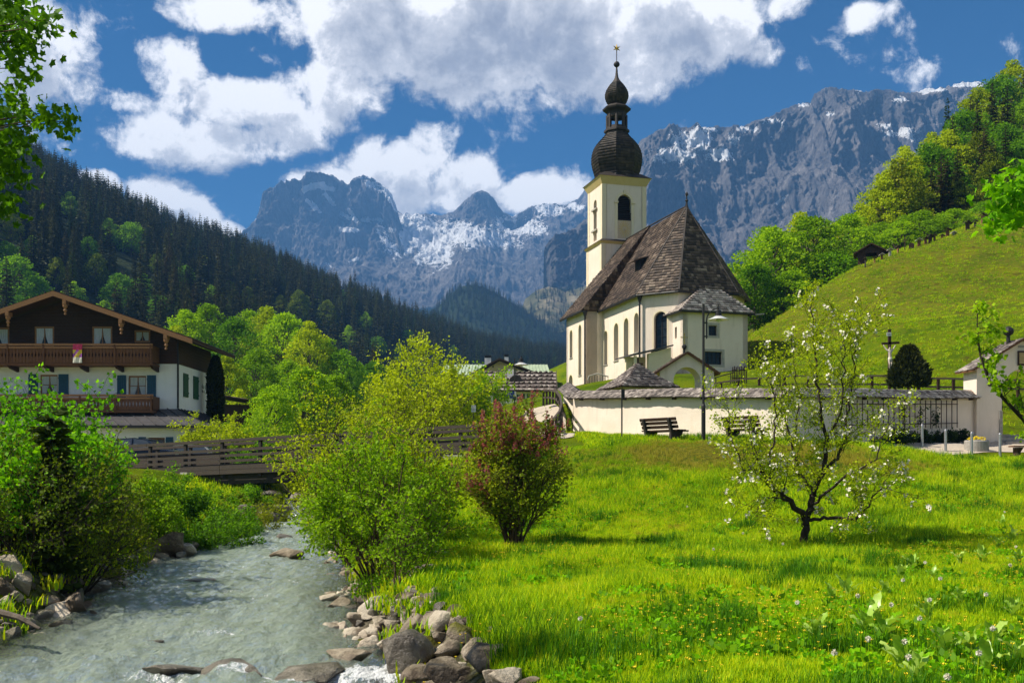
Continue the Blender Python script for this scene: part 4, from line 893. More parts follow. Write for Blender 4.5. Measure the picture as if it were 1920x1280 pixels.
mb = MB(); mb.box((0,0,.6), (2.4,2.4,1.3)); mb.build('wall', MATS['plaster_white'], cho)
za, ze = (HZ-680)*k-3, (HZ-728)*k-3; rp = []; mb = MB(); e_ = 1.6; m1 = .82; zm = ze+(za-ze)*.42
cs_ = [(-1,-1),(1,-1),(1,1),(-1,1)]
for i in range(4):
    (a, b), (c, d_) = cs_[i], cs_[(i+1)%4]
    rp.append([(a*e_,b*e_,ze),(c*e_,d_*e_,ze),(c*m1,d_*m1,zm),(a*m1,b*m1,zm)]); rp.append([(a*m1,b*m1,zm),(c*m1,d_*m1,zm),(0,0,za)])
roof(cho, rp, 'shingle_grey', under='wood_dark', thick=.08, ex=.17, wd=.18, lift=.04, seed=61)
# ================================================================ chalet
ZV = Vector((0,0,1)); XV = Vector((1,0,0)); FN = Vector((0,-1,0)); RN_ = Vector((1,0,0)); YV = Vector((0,1,0))
chalet = empty('chalet', (0,0,0), 0, 'alpine chalet with white storeys, dark timber gable and wooden balconies', 'house')
cY, cX0, cX1, cXr, cB = 60.0, -32.8, -19.6, -26.2, 66.6
s60 = 60/F
def X60(px, Y=60.0): return (px-960)/F*Y
def Z60(py, Y=60.0): return (HZ-py)/F*Y
# white middle storey
wz0, wz1 = 3.4, Z60(682)
hw = [(X60(240)-cX0, X60(274)-cX0, Z60(742), Z60(704)), (X60(74)-cX0, X60(108)-cX0, Z60(740), Z60(702))]
mb = MB(); wall_panel(mb, (cX0,cY,0), XV, FN, [(0,wz0),(cX1-cX0,wz0),(cX1-cX0,wz1),(0,wz1)], [arch_poly(*h, False) for h in hw], .3)
wall_panel(mb, (cX1,cY,0), YV, RN_, [(0.001,wz0),(cB-cY,wz0),(cB-cY,wz1),(0.001,wz1)], [], .3)
wall_panel(mb, (cX0,cB,0), -YV, -RN_, [(0,wz0),(cB-cY,wz0),(cB-cY,wz1),(0,wz1)], [], .3)
mb.build('storey_wall', MATS['plaster_house'], chalet)
def shutter(parent, o, dx, nrm, s0, s1, z0, z1, mat):
    b = MB(); n = 4; o = Vector(o)
    for k in range(n):
        a, c = s0+(s1-s0)*k/n+.006, s0+(s1-s0)*(k+1)/n-.006
        b.slab([o+dx*a+ZV*z0+nrm*.055, o+dx*c+ZV*z0+nrm*.055, o+dx*c+ZV*z1+nrm*.055, o+dx*a+ZV*z1+nrm*.055], -nrm*.035)
    for z in (z0+(z1-z0)*.18, z0+(z1-z0)*.82): b.slab([o+dx*s0+ZV*(z-.05)+nrm*.08, o+dx*s1+ZV*(z-.05)+nrm*.08, o+dx*s1+ZV*(z+.05)+nrm*.08, o+dx*s0+ZV*(z+.05)+nrm*.08], -nrm*.03)
    return b.build('shutter', MATS[mat], parent)
for h, sh in zip(hw, (((220,237),(276,293)), ((54,72),(110,129)))):
    wv_ = window(chalet, (cX0,cY,0), XV, FN, *h, False, .22, 'wood_light', 'glass_dark', .09, 1, 1, 'wood_light', True)
    for a, b in sh: shutter(wv_, (cX0,cY,0), XV, FN, X60(a)-cX0, X60(b)-cX0, h[2]-.1, h[3]+.02, 'shutter_blue')
    ln = MB(); sa, sb_ = X60(sh[0][0])-cX0-.05+.5, X60(sh[1][1])-cX0-.5
for y0, y1 in ((61.0,61.9),(62.9,63.9)):
    shutter(chalet, (cX1,cY,0), YV, RN_, y0-cY, y1-cY, 4.35, 5.75, 'shutter_green')
def scrawl(parent, o, dx, n, rows, mat='ink_black', seed=1):
    """rows of small painted lettering too small to read"""
    rg = random.Random(seed); b = MB(); o = Vector(o)
    for (z, w_, h) in rows:
        x = 0
        while x < w_:
            g_ = h*rg.uniform(.45,.75)
            if rg.random() < .86:
                b.slab([o+dx*x+ZV*z+n*.012, o+dx*(x+h*.14)+ZV*z+n*.012, o+dx*(x+h*.14)+ZV*(z+h*rg.choice((.6,.6,1))) + n*.012, o+dx*x+ZV*(z+h*rg.choice((.6,.6,1)))+n*.012], -n*.008)
                zz_ = z+h*rg.choice((0,.28,.5)); b.slab([o+dx*x+ZV*zz_+n*.013, o+dx*(x+g_*.8)+ZV*zz_+n*.013, o+dx*(x+g_*.8)+ZV*(zz_+h*.12)+n*.013, o+dx*x+ZV*(zz_+h*.12)+n*.013], -n*.008)
            x += g_
    r_ = b.build('lettering', MATS[mat], parent); r_['kind'] = 'stuff'; return r_
scrawl(chalet, (cX1,64.7,0), YV, RN_, [(5.15,1.05,.3),(4.88,.6,.2)], seed=4)
# dark timber gable above
gz = Z60(545)-.25; rs = (gz-7.5)/(cX1+1.3-cXr)
def gable_z(x): return gz-.28-abs(x-cXr)*rs
up_h = [(65,102,612,650),(173,211,612,650),(252,282,619,642),(-26,18,614,650)]
hs = [(X60(a)-cX0, X60(b)-cX0, Z60(d_), Z60(c)) for a, b, c, d_ in up_h]
mb = MB(); W_ = cX1-cX0
wall_panel(mb, (cX0,cY,0), XV, FN, [(0,wz1),(W_,wz1),(W_,gable_z(cX1)),(cXr-cX0,gable_z(cXr)),(0,gable_z(cX0))], [arch_poly(*h, False) for h in hs], .2)
wall_panel(mb, (cX1,cY,0), YV, RN_, [(.001,wz1),(cB-cY,wz1),(cB-cY,gable_z(cX1)),(.001,gable_z(cX1))], [], .2); mb.build('timber_wall', MATS['wood_dark'], chalet)
pk = MB(); z = wz1
while z < gz-.5:
    zt = z+.19; x0, x1 = cX0, cX1; m = min(zt, gable_z(cX1)) 
    if zt > gable_z(cX1): dxx = (gz-.28-zt)/rs; x0, x1 = cXr-dxx, min(cX1, cXr+dxx)
    cuts = [x0]+sorted(sum(([h[0]+cX0, h[1]+cX0] for h in hs if h[2] < zt and h[3] > z), []))+[x1]
    for i in range(0, len(cuts)-1, 2):
        if cuts[i+1]-cuts[i] > .05: pk.box(((cuts[i]+cuts[i+1])/2, cY-.012-rnd.random()*.012, z+.09), (cuts[i+1]-cuts[i], .05, .178))
    if zt < gable_z(cX1): pk.box((cX1+.014, (cY+cB)/2, z+.09), (.05, cB-cY, .178))
    z = zt
pko = pk.build('plank', MATS['wood_dark'], chalet); pko['kind'] = 'stuff'
for i, h in enumerate(hs): window(chalet, (cX0,cY,0), XV, FN, *h, False, .08, 'wood_light', 'glass_dark', .11, 1, 0, None, True)
# roof with verge boards and carved purlin ends
oy = 1.5; ex_ = 1.35; rp = []
for sg in (1, -1):
    xe = (cX1+ex_) if sg > 0 else (cX0-ex_); ze = gz-abs(xe-cXr)*rs
    a, b, c, d_ = Vector((xe,cY-oy,ze)), Vector((xe,cB+.9,ze)), Vector((cXr,cB+.9,gz)), Vector((cXr,cY-oy,gz)); rp.append([a,b,c,d_] if sg > 0 else [b,a,d_,c])
rf2 = MB()
for p in rp: rf2.slab(p, (0,0,-.2))
cro = rf2.build('roof', MATS['wood_dark'], chalet)
ts = link('roof_tiles', shingle_mesh('roof_tiles', [shingle_arrays(p, .33, .3, .04, .05, 5+i) for i, p in enumerate(rp)]), MATS['metal_roof'], cro); ts['kind'] = 'stuff'
for sg in (1, -1):
    xe = (cX1+ex_) if sg > 0 else (cX0-ex_); ze = gz-abs(xe-cXr)*rs
    b = MB(); b.slab([(cXr,cY-oy-.03,gz-.03),(xe,cY-oy-.03,ze-.03),(xe,cY-oy-.03,ze-.32),(cXr,cY-oy-.03,gz-.32)], (0,-.06,0)); b.build('verge_board', MATS['wood_light'], cro)
for px in (16,123,228,312,-70):
    x = X60(px,58.6); zt = gz-abs(x-cXr)*rs-.32; b = MB()
    b.box((x,cY-oy+.12,zt-.12), (.2,.5,.24)); b.lathe([(.02,-.85),(.09,-.8),(.05,-.7),(.12,-.58),(.07,-.48),(.15,-.36),(.15,-.24)], 8, (x,cY-oy+.05,zt)); b.build('purlin_end', MATS['wood_light'], cro)
# balconies
def balcony(px_r, z0, z1, y0, boards_mat, x_l):
    o = MB(); x1 = X60(px_r, y0); o.box(((x_l+x1)/2,(y0+cY)/2,z0-.06), (x1-x_l,cY-y0,.12)); bo = o.build('balcony', MATS[boards_mat], chalet)
    r_ = MB(); r_.box(((x_l+x1)/2,y0-.0,z1), (x1-x_l,.14,.12)); r_.box(((x_l+x1)/2,y0-.02,z1-.16), (x1-x_l,.06,.10)); r_.build('handrail', MATS['wood_light'], bo)
    e_ = MB(); e_.box((x1-.03,(y0+cY)/2,(z0+z1)/2), (.06,cY-y0,z1-z0-.1)); e_.build('side_panel', MATS[boards_mat], bo)
    bd = MB(); n = int((x1-x_l)/.19)
    for k in range(n):
        xa = x_l+(x1-x_l)*k/n; w_ = (x1-x_l)/n; zc = (z0+z1)/2-.06; hh = z1-z0-.3
        # board with a waisted outline, so a cut-out shows between neighbours
        pts = [(xa+.006,z0+.02),(xa+w_-.006,z0+.02),(xa+w_-.006,zc-.16),(xa+w_-.05,zc),(xa+w_-.006,zc+.16),(xa+w_-.006,z1-.12),(xa+.006,z1-.12),(xa+.006,zc+.16),(xa+.05,zc),(xa+.006,zc-.16)]
        bd.slab([(x_,y0,z_) for x_, z_ in pts], (0,.03,0))
    q = bd.build('baluster', MATS[boards_mat], bo); q['kind'] = 'stuff'
    for k in range(7):
        xk = x1-.1-k*2.05; b = MB(); b.box((xk,y0-.03,(z0+z1)/2), (.1,.08,z1-z0)); b.build('post', MATS['wood_brown'], bo)
        b = MB(); b.slab([(xk-.07,y0,z0-.12),(xk-.07,cY,z0-.12),(xk-.07,cY,z0-.42),(xk-.07,y0+.25,z0-.28)], (.14,0,0)); b.build('joist_end', MATS['wood_dark'], bo)
    return bo
balcony(286, Z60(682,58.8)+.05, Z60(646,58.8), 58.8, 'wood_brown', -33.5); balcony(287, Z60(770,58.9)+.02, Z60(741,58.9), 58.9, 'wood_brown', -33.5)
# wide ground floor with hipped metal roof
gX1, gY = -17.7, 58.2
hg = (X60(277,gY)+34.5, X60(309,gY)+34.5, .9, Z60(820,gY))
mb = MB(); wall_panel(mb, (-34.5,gY,0), XV, FN, [(0,-.6),(gX1+34.5,-.6),(gX1+34.5,2.55),(0,2.55)], [arch_poly(*hg, False)], .3)
wall_panel(mb, (gX1,gY,0), YV, RN_, [(.001,-.6),(8.4,-.6),(8.4,2.55),(.001,2.55)], [], .3); mb.build('ground_floor_wall', MATS['plaster_house'], chalet)
w5 = window(chalet, (-34.5,gY,0), XV, FN, *hg, False, .2, 'wood_brown', 'glass_dark', .1, 1, 0, None, False)
for a, b in ((260,274),(311,325)): shutter(w5, (-34.5,gY,0), XV, FN, X60(a,gY)+34.5, X60(b,gY)+34.5, .85, hg[3]+.03, 'shutter_blue')
b = MB(); e0 = [Vector((-35,gY-.55,2.5)), Vector((gX1+.5,gY-.55,2.5)), Vector((gX1+.5,66.8,2.5))]; t0_ = [Vector((-35,cY-.01,3.55)), Vector((cX1+.01,cY-.01,3.55)), Vector((cX1+.01,66.8,3.55))]
b.slab([e0[0],e0[1],t0_[1],t0_[0]], (0,0,-.14)); b.slab([e0[1],e0[2],t0_[2],t0_[1]], (0,0,-.14)); sk = b.build('skirt_roof', MATS['metal_roof'], chalet)
sm_ = MB()
for k in range(26):
    f = k/25; a, c = e0[0].lerp(e0[1], f), t0_[0].lerp(t0_[1], f); sm_.bar(a+ZV*.03, c+ZV*.03, .03, .06)
for k in range(12):
    f = k/11; a, c = e0[1].lerp(e0[2], f), t0_[1].lerp(t0_[2], f); sm_.bar(a+ZV*.03, c+ZV*.03, .03, .06)
q = sm_.build('standing_seam', MATS['metal_roof'], sk); q['kind'] = 'stuff'
b = MB(); b.bar(e0[0]-ZV*.1-YV*.06, e0[1]-ZV*.1-YV*.06, .12, .14); b.bar(e0[1]-ZV*.1+XV*.06, e0[2]-ZV*.1+XV*.06, .12, .14); b.build('gutter', MATS['iron_black'], sk)
b = MB(); b.tube([(cX1+.06,cY-.1,7.4),(cX1+.06,cY-.1,3.6)], .06, 8); b.build('downpipe', MATS['iron_black'], chalet)
# bright towel hanging over the balcony rail
tx = X60(146,58.7); tz = Z60(649,58.7); tw = MB(); tw.cur = 0; nW, nH = 6, 10; pts = []
for j in range(nH+1):
    for i in range(nW+1):
        zz_ = tz+.1-j/nH*1.05; pts.append((tx-.26+.52*i/nW, 58.8-.13-.02*math.sin(i*1.7+j*.6)-(.03 if j > 1 else 0), zz_ if j else tz+.12))
tw.v = pts
for j in range(nH):
    for i in range(nW):
        tw.f.append((j*(nW+1)+i, j*(nW+1)+i+1, (j+1)*(nW+1)+i+1, (j+1)*(nW+1)+i)); tw.mi.append(0 if j < 3 else (2 if (i+j)%5 < 2 else 1) if j < 7 else 3)
two = tw.build('beach_towel', [MATS['cloth_red'], MATS['cloth_yellow'], MATS['cloth_purple'], MATS['petal_white']]); md = two.modifiers.new('thick', 'SOLIDIFY'); md.thickness = .015
tag(two, 'red, yellow and purple towel hung over the upper chalet balcony', 'towel')
# shed behind the cypress
sh_ = empty('shed', (-21.5,84,1.4), .1, 'low brown shed with shallow shingled roof behind the columnar cypress', 'shed'); k84 = 84/F
mb = MB(); mb.box((0,0,1.9), (5.4,4,3.8)); mb.build('wall', MATS['wood_dark'], sh_)
zr = (HZ-737)*k84-1.4; roof(sh_, [[(-3.3,-2.7,zr-.15),(3.3,-2.7,zr-1.15),(3.3,2.7,zr-1.15),(-3.3,2.7,zr-.15)]], 'shingle_brown', ex=.3, wd=.3, seed=71)
# ================================================================ white house with stone-weighted roof
hA = empty('farmhouse', (0,0,0), 0, 'white farmhouse with green shutters and stones weighting its shingled roof', 'house'); kA = 100/F
zA = lambda py: (HZ-py)*kA; xA = lambda px: (px-960)*kA
hx0, hx1 = xA(900), xA(1038); hh = [(xA(968)-hx0, xA(978)-hx0, zA(750), zA(738)), (xA(994)-hx0, xA(1004)-hx0, zA(751), zA(738)), (xA(931)-hx0, xA(940)-hx0, zA(750), zA(738))]
hd = (xA(1000)-hx0, xA(1005)-hx0, zA(790), zA(775))
mb = MB(); wall_panel(mb, (hx0,100,0), XV, FN, [(0,2.6),(hx1-hx0,2.6),(hx1-hx0,7.7),(0,7.7)], [arch_poly(*h, False) for h in hh]+[arch_poly(*hd, False)], .3)
wall_panel(mb, (hx1,100,0), YV, RN_, [(.001,2.6),(9,2.6),(9,7.7),(4.5,9.9),(.001,7.7)], [], .3); mb.build('wall', MATS['plaster_house'], hA)
for h in hh:
    w_ = window(hA, (hx0,100,0), XV, FN, *h, False, .18, 'paint_white', 'glass_dark', .06, 1, 1)
    shutter(w_, (hx0,100,0), XV, FN, h[0]-.32, h[0]-.02, h[2], h[3], 'shutter_green'); shutter(w_, (hx0,100,0), XV, FN, h[1]+.02, h[1]+.32, h[2], h[3], 'shutter_green')
window(hA, (hx0,100,0), XV, FN, *hd, False, .18, 'shutter_green', 'glass_dark', .06, 0, 1)
scrawl(hA, (xA(995),100,0), XV, FN, [(zA(762),.9,.22),(zA(764.5),.7,.09)], 'wood_brown', 9)
ea = [(xA(880),99.2,zA(732)),(xA(1043),99.2,zA(732)),(xA(1043)+.15,104.6,9.95),(xA(880),104.6,9.95)]
eb = [(xA(1043),110,7.7),(xA(880),110,7.7),(xA(880),104.6,9.95),(xA(1043)+.15,104.6,9.95)]
hr = roof(hA, [ea,eb], 'shingle_pale', under='wood_dark', thick=.18, ex=.55, wd=.3, lift=.06, seed=81)
def blobmesh(name, seed, n=1, sub=2, rough=.25):
    bm = bmesh.new(); bmesh.ops.create_icosphere(bm, subdivisions=sub, radius=1.0)
    vs_ = np.array([v.co[:] for v in bm.verts]); dsp = 1+rough*fbm(vs_[:,0]*1.3+seed, vs_[:,1]*1.3, vs_[:,2]*1.3, 3, seed)
    for v, k in zip(bm.verts, dsp): v.co *= k
    me = bpy.data.meshes.new(name); bm.to_mesh(me); bm.free(); return me
def point_row(n): return np.linspace(0, 1, n)
sv, sf = [], []; base_st = blobmesh('st', 3, sub=1); bv = np.array([v.co[:] for v in base_st.vertices]); bf = np.array([p.vertices[:] for p in base_st.polygons])
rg = np.random.default_rng(5)
for r_ in range(5):
    f = .12+r_*.2; a = Vector(ea[0]).lerp(Vector(ea[3]), f); c = Vector(ea[1]).lerp(Vector(ea[2]), f)
    for g_ in np.linspace(.05, .95, 15): 
        q = a.lerp(c, g_+rg.uniform(-.012,.012)); sv.append(bv*np.array([.2,.16,.13])*rg.uniform(.8,1.25)+np.array(q)+np.array([0,0,.14])); sf.append(bf+len(sv[0])*(len(sv)-1))
so_ = link('roof_stone', np_mesh('roof_stone', np.concatenate(sv), np.concatenate(sf)), MATS['rock_wet'], hr); so_['kind'] = 'stuff'
for r_ in range(5):
    f = .09+r_*.2; a = Vector(ea[0]).lerp(Vector(ea[3]), f); c = Vector(ea[1]).lerp(Vector(ea[2]), f); b = MB(); b.bar(a+ZV*.1, c+ZV*.1, .1, .1); b.build('batten', MATS['wood_dark'], hr)
b = MB(); b.bar(Vector(ea[1])+XV*.05+ZV*.06, Vector(ea[2])+XV*.05+ZV*.06, .06, .3); b.build('verge_board', MATS['wood_grey'], hr)
q = Vector((xA(957),103.2,zA(698))); b = MB(); b.box((q.x,q.y,q.z), (.65,.65,1.2)); b.build('chimney', MATS['plaster_house'], hr)
ed = MB(); n = 12; pr_ = []
for k in range(n+1): 
    t = k/n; pr_.append((xA(950)+t*1.75, 101.5, 8.62+.75*math.sin(math.pi*t)))
ed.slab(pr_, (0,2.6,.3)); ed.build('eyebrow_dormer', MATS['shingle_dark'], hr)
# ---- inn behind with copper-green roof
hB = empty('inn', (0,0,0), 0, 'house with pale green metal roof, beige cross gable and two white chimneys', 'house'); kB = 135/F
zB = lambda py: (HZ-py)*kB; xB = lambda px: (px-960)*kB
b = MB(); b.box(((xB(835)+xB(1025))/2,139.5,8), (xB(1025)-xB(835),7,9)); b.build('wall', MATS['plaster_beige'], hB)
mr = MB(); mr.slab([(xB(825),135.2,zB(702)),(xB(1032),135.2,zB(702)),(xB(1028),140,zB(681)+.35),(xB(829),140,zB(681)+.35)], (0,0,-.2)); mr.slab([(xB(1032),145,zB(702)),(xB(825),145,zB(702)),(xB(829),140,zB(681)+.35),(xB(1028),140,zB(681)+.35)], (0,0,-.2)); mro = mr.build('roof', MATS['copper_roof'], hB)
se = MB()
for k in range(34):
    f = k/33; a = Vector((xB(825),135.2,zB(702))).lerp(Vector((xB(1032),135.2,zB(702))), f); c = Vector((xB(829),140,zB(681)+.35)).lerp(Vector((xB(1028),140,zB(681)+.35)), f); se.bar(a+ZV*.03, c+ZV*.03, .05, .08)
q = se.build('standing_seam', MATS['copper_roof'], mro); q['kind'] = 'stuff'
gA, gL, gR = (xB(937),zB(677)), (xB(885),zB(704)), (xB(1006),zB(704))
g_ = MB(); wall_panel(g_, (0,133.8,0), XV, FN, [(gL[0]+.6,4),(gR[0]-.6,4),(gR[0]-.6,gR[1]),(gA[0],gA[1]-.1),(gL[0]+.6,gL[1])], [], .3); g_.build('gable_wall', MATS['plaster_beige'], hB)
rr = MB()
for sg, (ex2, ez2) in ((1,gR),(-1,gL)):
    rr.slab([(gA[0],133.0,gA[1]),(ex2,133.0,ez2),(ex2,139,ez2),(gA[0],139,gA[1])], (0,0,.22))
rr.build('gable_roof', MATS['wood_dark'], hB)
hrt = MB(); hc = (xB(936),133.74,zB(691)); ring = [(hc[0]+.042*16*math.sin(t)**3, hc[1], hc[2]+.042*(13*math.cos(t)-5*math.cos(2*t)-2*math.cos(3*t)-math.cos(4*t))) for t in np.linspace(0, 2*math.pi, 25)[:-1]]
hrt.tube(ring+[ring[0]], .06, 5, False); hrt.build('heart_ornament', MATS['plaster_yellow'], hB)
for px in (925,946): b = MB(); b.lathe([(.12,-.03),(.12,.03)], 10); o_ = b.build('vent_hole', MATS['ink_black'], hB, (xB(px),133.78,zB(689))); o_.rotation_euler = (R(90),0,0)
for px, p0, p1, w_ in ((914,668,684,.85),(949.5,666,680,.55)):
    b = MB(); b.box((xB(px),137.2,(zB(p0)+zB(p1+6))/2), (w_,w_,zB(p0)-zB(p1+6))); co = b.build('chimney', MATS['plaster_house'], hB)
    b = MB(); b.box((xB(px),137.2,zB(p0)+.12), (w_*.9,w_*.9,.24)); b.box((xB(px),137.2,zB(p0)+.3), (w_*1.1,w_*1.1,.1)); b.build('chimney_cap', MATS['ink_black'], co)
# ================================================================ bridge
br = empty('footbridge', (0,0,0), 0, 'dark timber footbridge with plank railings over the stream', 'bridge')
bL = P(150,842,49); bR = P(905,797.5,39.8); bd = (bR-bL); bd.z = 0; bLen = bd.length; bd.normalize(); bn = bd.cross(ZV).normalized()       # bn points towards the camera side
if bn.y > 0: bn = -bn
def BP(s, h, o): 
    p = bL.lerp(bR, s/ (bR-bL).length); return p+ZV*(h-.0)-bn*o
BL3 = (bR-bL).length; bw_ = 2.6
dk = MB(); n = 88
for k in range(n):
    s = (k+.5)/n*BL3; dk.bar(BP(s,-1.06,-.05), BP(s,-1.06,bw_+.05), BL3/n-.015, .06)
q = dk.build('deck_plank', MATS['wood_grey'], br); q['kind'] = 'stuff'
for o_ in (.35, bw_-.35):
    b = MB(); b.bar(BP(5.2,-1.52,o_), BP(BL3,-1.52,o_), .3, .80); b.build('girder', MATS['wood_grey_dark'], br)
b = MB(); b.box(BP(5.4,-2.2,bw_/2), (1.2,3.2,1.6), Matrix((bd, bn, ZV)).transposed()); b.build('abutment', MATS['stone_grey'], br)
b = MB(); b.box(BP(BL3-1.0,-2.0,bw_/2), (1.2,3.2,1.8), Matrix((bd, bn, ZV)).transposed()); b.build('abutment', MATS['stone_grey'], br)
for o_, near_ in ((0,True),(bw_,False)):
    sgn = -1 if near_ else 1
    for k in range(11):
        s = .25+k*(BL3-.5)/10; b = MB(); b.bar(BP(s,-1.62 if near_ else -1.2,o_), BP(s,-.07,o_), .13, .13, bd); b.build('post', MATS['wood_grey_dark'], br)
    for k in range(5):
        s0, s1 = k*BL3/5+.01, (k+1)*BL3/5-.01
        b = MB(); b.bar(BP(s0,0,o_), BP(s1,0,o_), .2, .13); b.build('handrail', MATS['wood_grey'], br)
        for hgt, ht in ((-.42,.12),(-.66,.12),(-.90,.12)):
            b = MB(); b.bar(BP(s0,hgt,o_+sgn*.09), BP(s1,hgt,o_+sgn*.09), .045, ht); b.build('rail', MATS['wood_grey'], br)
        for hgt, ht in ((-1.18,.19),(-1.38,.19)):
            b = MB(); b.bar(BP(s0,hgt,o_+sgn*.10), BP(s1,hgt,o_+sgn*.10), .05, ht); b.build('fascia_plank', MATS['wood_grey'], br)
pn_ = MB(); q = BP(6.6,-1.5,-.14); pn_.box(q, (.42,.02,.36), Matrix((bd, bn, ZV)).transposed()); pn_.build('notice_plate', MATS['stone_trim'], br)
# ================================================================ parked cars
def car(name, label, loc, rz, paint, group=None):
    o = empty(name, loc, rz, label, 'car', group); L_, Wd = 4.2, 1.74
    prof = [(-2.1,.35),(-2.1,.75),(-2.0,.92),(-1.2,1.0),(-.55,1.42),(.2,1.5),(1.1,1.46),(1.75,1.05),(2.05,.95),(2.1,.6),(2.08,.35)]
    low = [(-2.1,.32),(-2.12,.6),(-2.02,.86),(-1.15,.97),(1.78,1.0),(2.05,.93),(2.1,.6),(2.08,.32)]
    b = MB(); vs_ = []; n = len(low)
    for y, k in ((-Wd/2,.97),(-Wd/2+.1,1.0),(Wd/2-.1,1.0),(Wd/2,.97)): vs_ += [(x*k, y, .32+(z-.32)*(.96 if abs(y) > .8 else 1.0)) for x, z in low]
    b.add(vs_, [tuple(range(n)), tuple(reversed(range(3*n,4*n)))]+[(r_*n+i, (r_+1)*n+i, (r_+1)*n+(i+1)%n, r_*n+(i+1)%n) for r_ in range(3) for i in range(n)]); bo = b.build('body', MATS[paint], o)
    cab = [(-1.2,.95),(-.5,1.40),(.2,1.49),(1.1,1.45),(1.72,.98)]; b = MB(); m = len(cab); vs_ = []
    for y0, y1 in ((-.80,-.62),(.80,.62)): vs_ += [(x, y0 if z < 1 else y1, z) for x, z in cab]
    b.add(vs_, [tuple(range(m)), tuple(reversed(range(m,2*m)))]+[(i, m+i, m+i+1, i+1) for i in range(m-1)]); b.build('window_band', MATS['glass_car'], o)
    b = MB(); b.slab([(-.48,-.6,1.42),(.2,-.61,1.51),(1.1,-.6,1.47),(1.1,.6,1.47),(.2,.61,1.51),(-.48,.6,1.42)], (0,0,.03)); b.build('roof', MATS[paint], o)
    for y in (-1, 1):
        for a, c in (((-1.18,.82*y,.96),(-.5,.64*y,1.42)), ((.32,.64*y,1.5),(.30,.82*y,.97)), ((1.1,.64*y,1.46),(1.72,.82*y,.99))): bb = MB(); bb.bar(a, c, .07, .05); bb.build('pillar', MATS[paint], o)
        for x in (-1.35, 1.3):
            w_ = MB(); w_.lathe([(.15,-.1),(.30,-.1),(.33,-.06),(.33,.06),(.30,.1),(.15,.1)], 18); wo_ = w_.build('wheel', MATS['tyre'], o, (x,y*.78,.33)); wo_.rotation_euler = (R(90),0,0)
            w_ = MB(); w_.lathe([(.05,-.115),(.19,-.11),(.2,.11),(.05,.115)], 12); w_.build('rim', MATS['steel'], wo_)
        hl_ = MB(); hl_.box((-2.02,.62*y,.74), (.16,.34,.16)); hl_.build('headlight', MATS['lamp_glass'], o)
        mi_ = MB(); mi_.box((-.95,.94*y,1.02), (.12,.2,.14)); mi_.build('wing_mirror', MATS[paint], o)
    bp = MB(); bp.box((-2.1,0,.45), (.08,1.5,.2)); bp.build('bumper', MATS['ink_black'], o)
    an = MB(); an.tube([(.9,0,1.48),(1.05,0,1.62)], .02, 5); an.build('aerial', MATS['ink_black'], o); return o
car('parked_car', 'dark blue car parked behind the bridge end', (-18.9,52.6,.08), R(172), 'paint_car_blue', 'cars parked below the chalet')
car('parked_car', 'silver car parked beside a dark blue car', (-16.6,55.0,-.2), R(165), 'paint_car_silver', 'cars parked below the chalet')
# ================================================================ paths
def strip(name, pts, widths, mat, dz=.05, n=90, kind='structure'):
    pts = np.array(pts, float); k = np.linspace(0, 1, len(pts)); t = np.linspace(0, 1, n)
    # smooth curve through the points
    xs = np.interp(t, k, pts[:,0]); ys = np.interp(t, k, pts[:,1]); ker = np.ones(9)/9
    xs = np.convolve(np.pad(xs, 4, 'edge'), ker, 'valid'); ys = np.convolve(np.pad(ys, 4, 'edge'), ker, 'valid'); w_ = np.interp(t, k, widths)
    tx_, ty_ = np.gradient(xs), np.gradient(ys); l = np.hypot(tx_, ty_)+1e-9; nx_, ny_ = -ty_/l, tx_/l; c = np.linspace(-.5, .5, 9)
    X = xs[:,None]+nx_[:,None]*w_[:,None]*c; Y = ys[:,None]+ny_[:,None]*w_[:,None]*c
    # path surface lies on the ground, slightly proud of it
    Z = H(X, Y)+dz
    idx = np.arange(n*9).reshape(n, 9); f = np.stack([idx[:-1,:-1], idx[1:,:-1], idx[1:,1:], idx[:-1,1:]], -1).reshape(-1,4)
    o = link(name, np_mesh(name, np.stack([X,Y,Z], -1).reshape(-1,3), f, True), MATS[mat]); o['kind'] = kind; return o
strip('path', [(-2.4,41.2),(-.2,40.4),(1.3,41),(1.9,43),(1.9,46),(1.75,50),(1.5,55),(1.2,60)], [2.6,2.8,2.4,1.5,1.3,1.3,1.3,1.3], 'gravel_path', .03)
strip('forecourt', [(11.5,38.6),(13.5,39.6),(15.5,41.2),(19,43),(23,44.2),(28,44),(34,42)], [1.0,1.8,2.6,4.2,5.0,5,5], 'gravel_path', .03)
strip('driveway', [(-17,48.5),(-21,52),(-28,55.5),(-40,56)], [3,5,5,5], 'gravel_path')
# stone embankment beside the ramp
em = MB(); c0 = [(1.35,42.5),(1.15,45),(1.0,48),(.9,52),(.75,57)]; pts = []
for i, (x_, y_) in enumerate(c0):
    zt = Hs(1.8, y_)+.03; pts.append([Vector((x_,y_,zt)), Vector((x_-.5,y_-.2,zt-.55)), Vector((x_-1.2,y_-.5,zt-1.3)), Vector((x_-2.1,y_-.9,zt-2.4))])
nA = 60; mA = 16; G_ = np.zeros((nA, mA, 3)); pa_ = np.array([[list(q) for q in r_] for r_ in pts])
for j in range(4): pass
tA = np.linspace(0, len(c0)-1, nA); sA = np.linspace(0, 3, mA)
for i, t in enumerate(tA):
    a = int(min(t, len(c0)-2)); row = pa_[a]*(1-(t-a))+pa_[a+1]*(t-a)
    for j, s in enumerate(sA): b_ = int(min(s, 2)); G_[i,j] = row[b_]*(1-(s-b_))+row[b_+1]*(s-b_)
G_[...,2] += .05*fbm(G_[...,0]*3, G_[...,1]*3, 0, 3, 8)
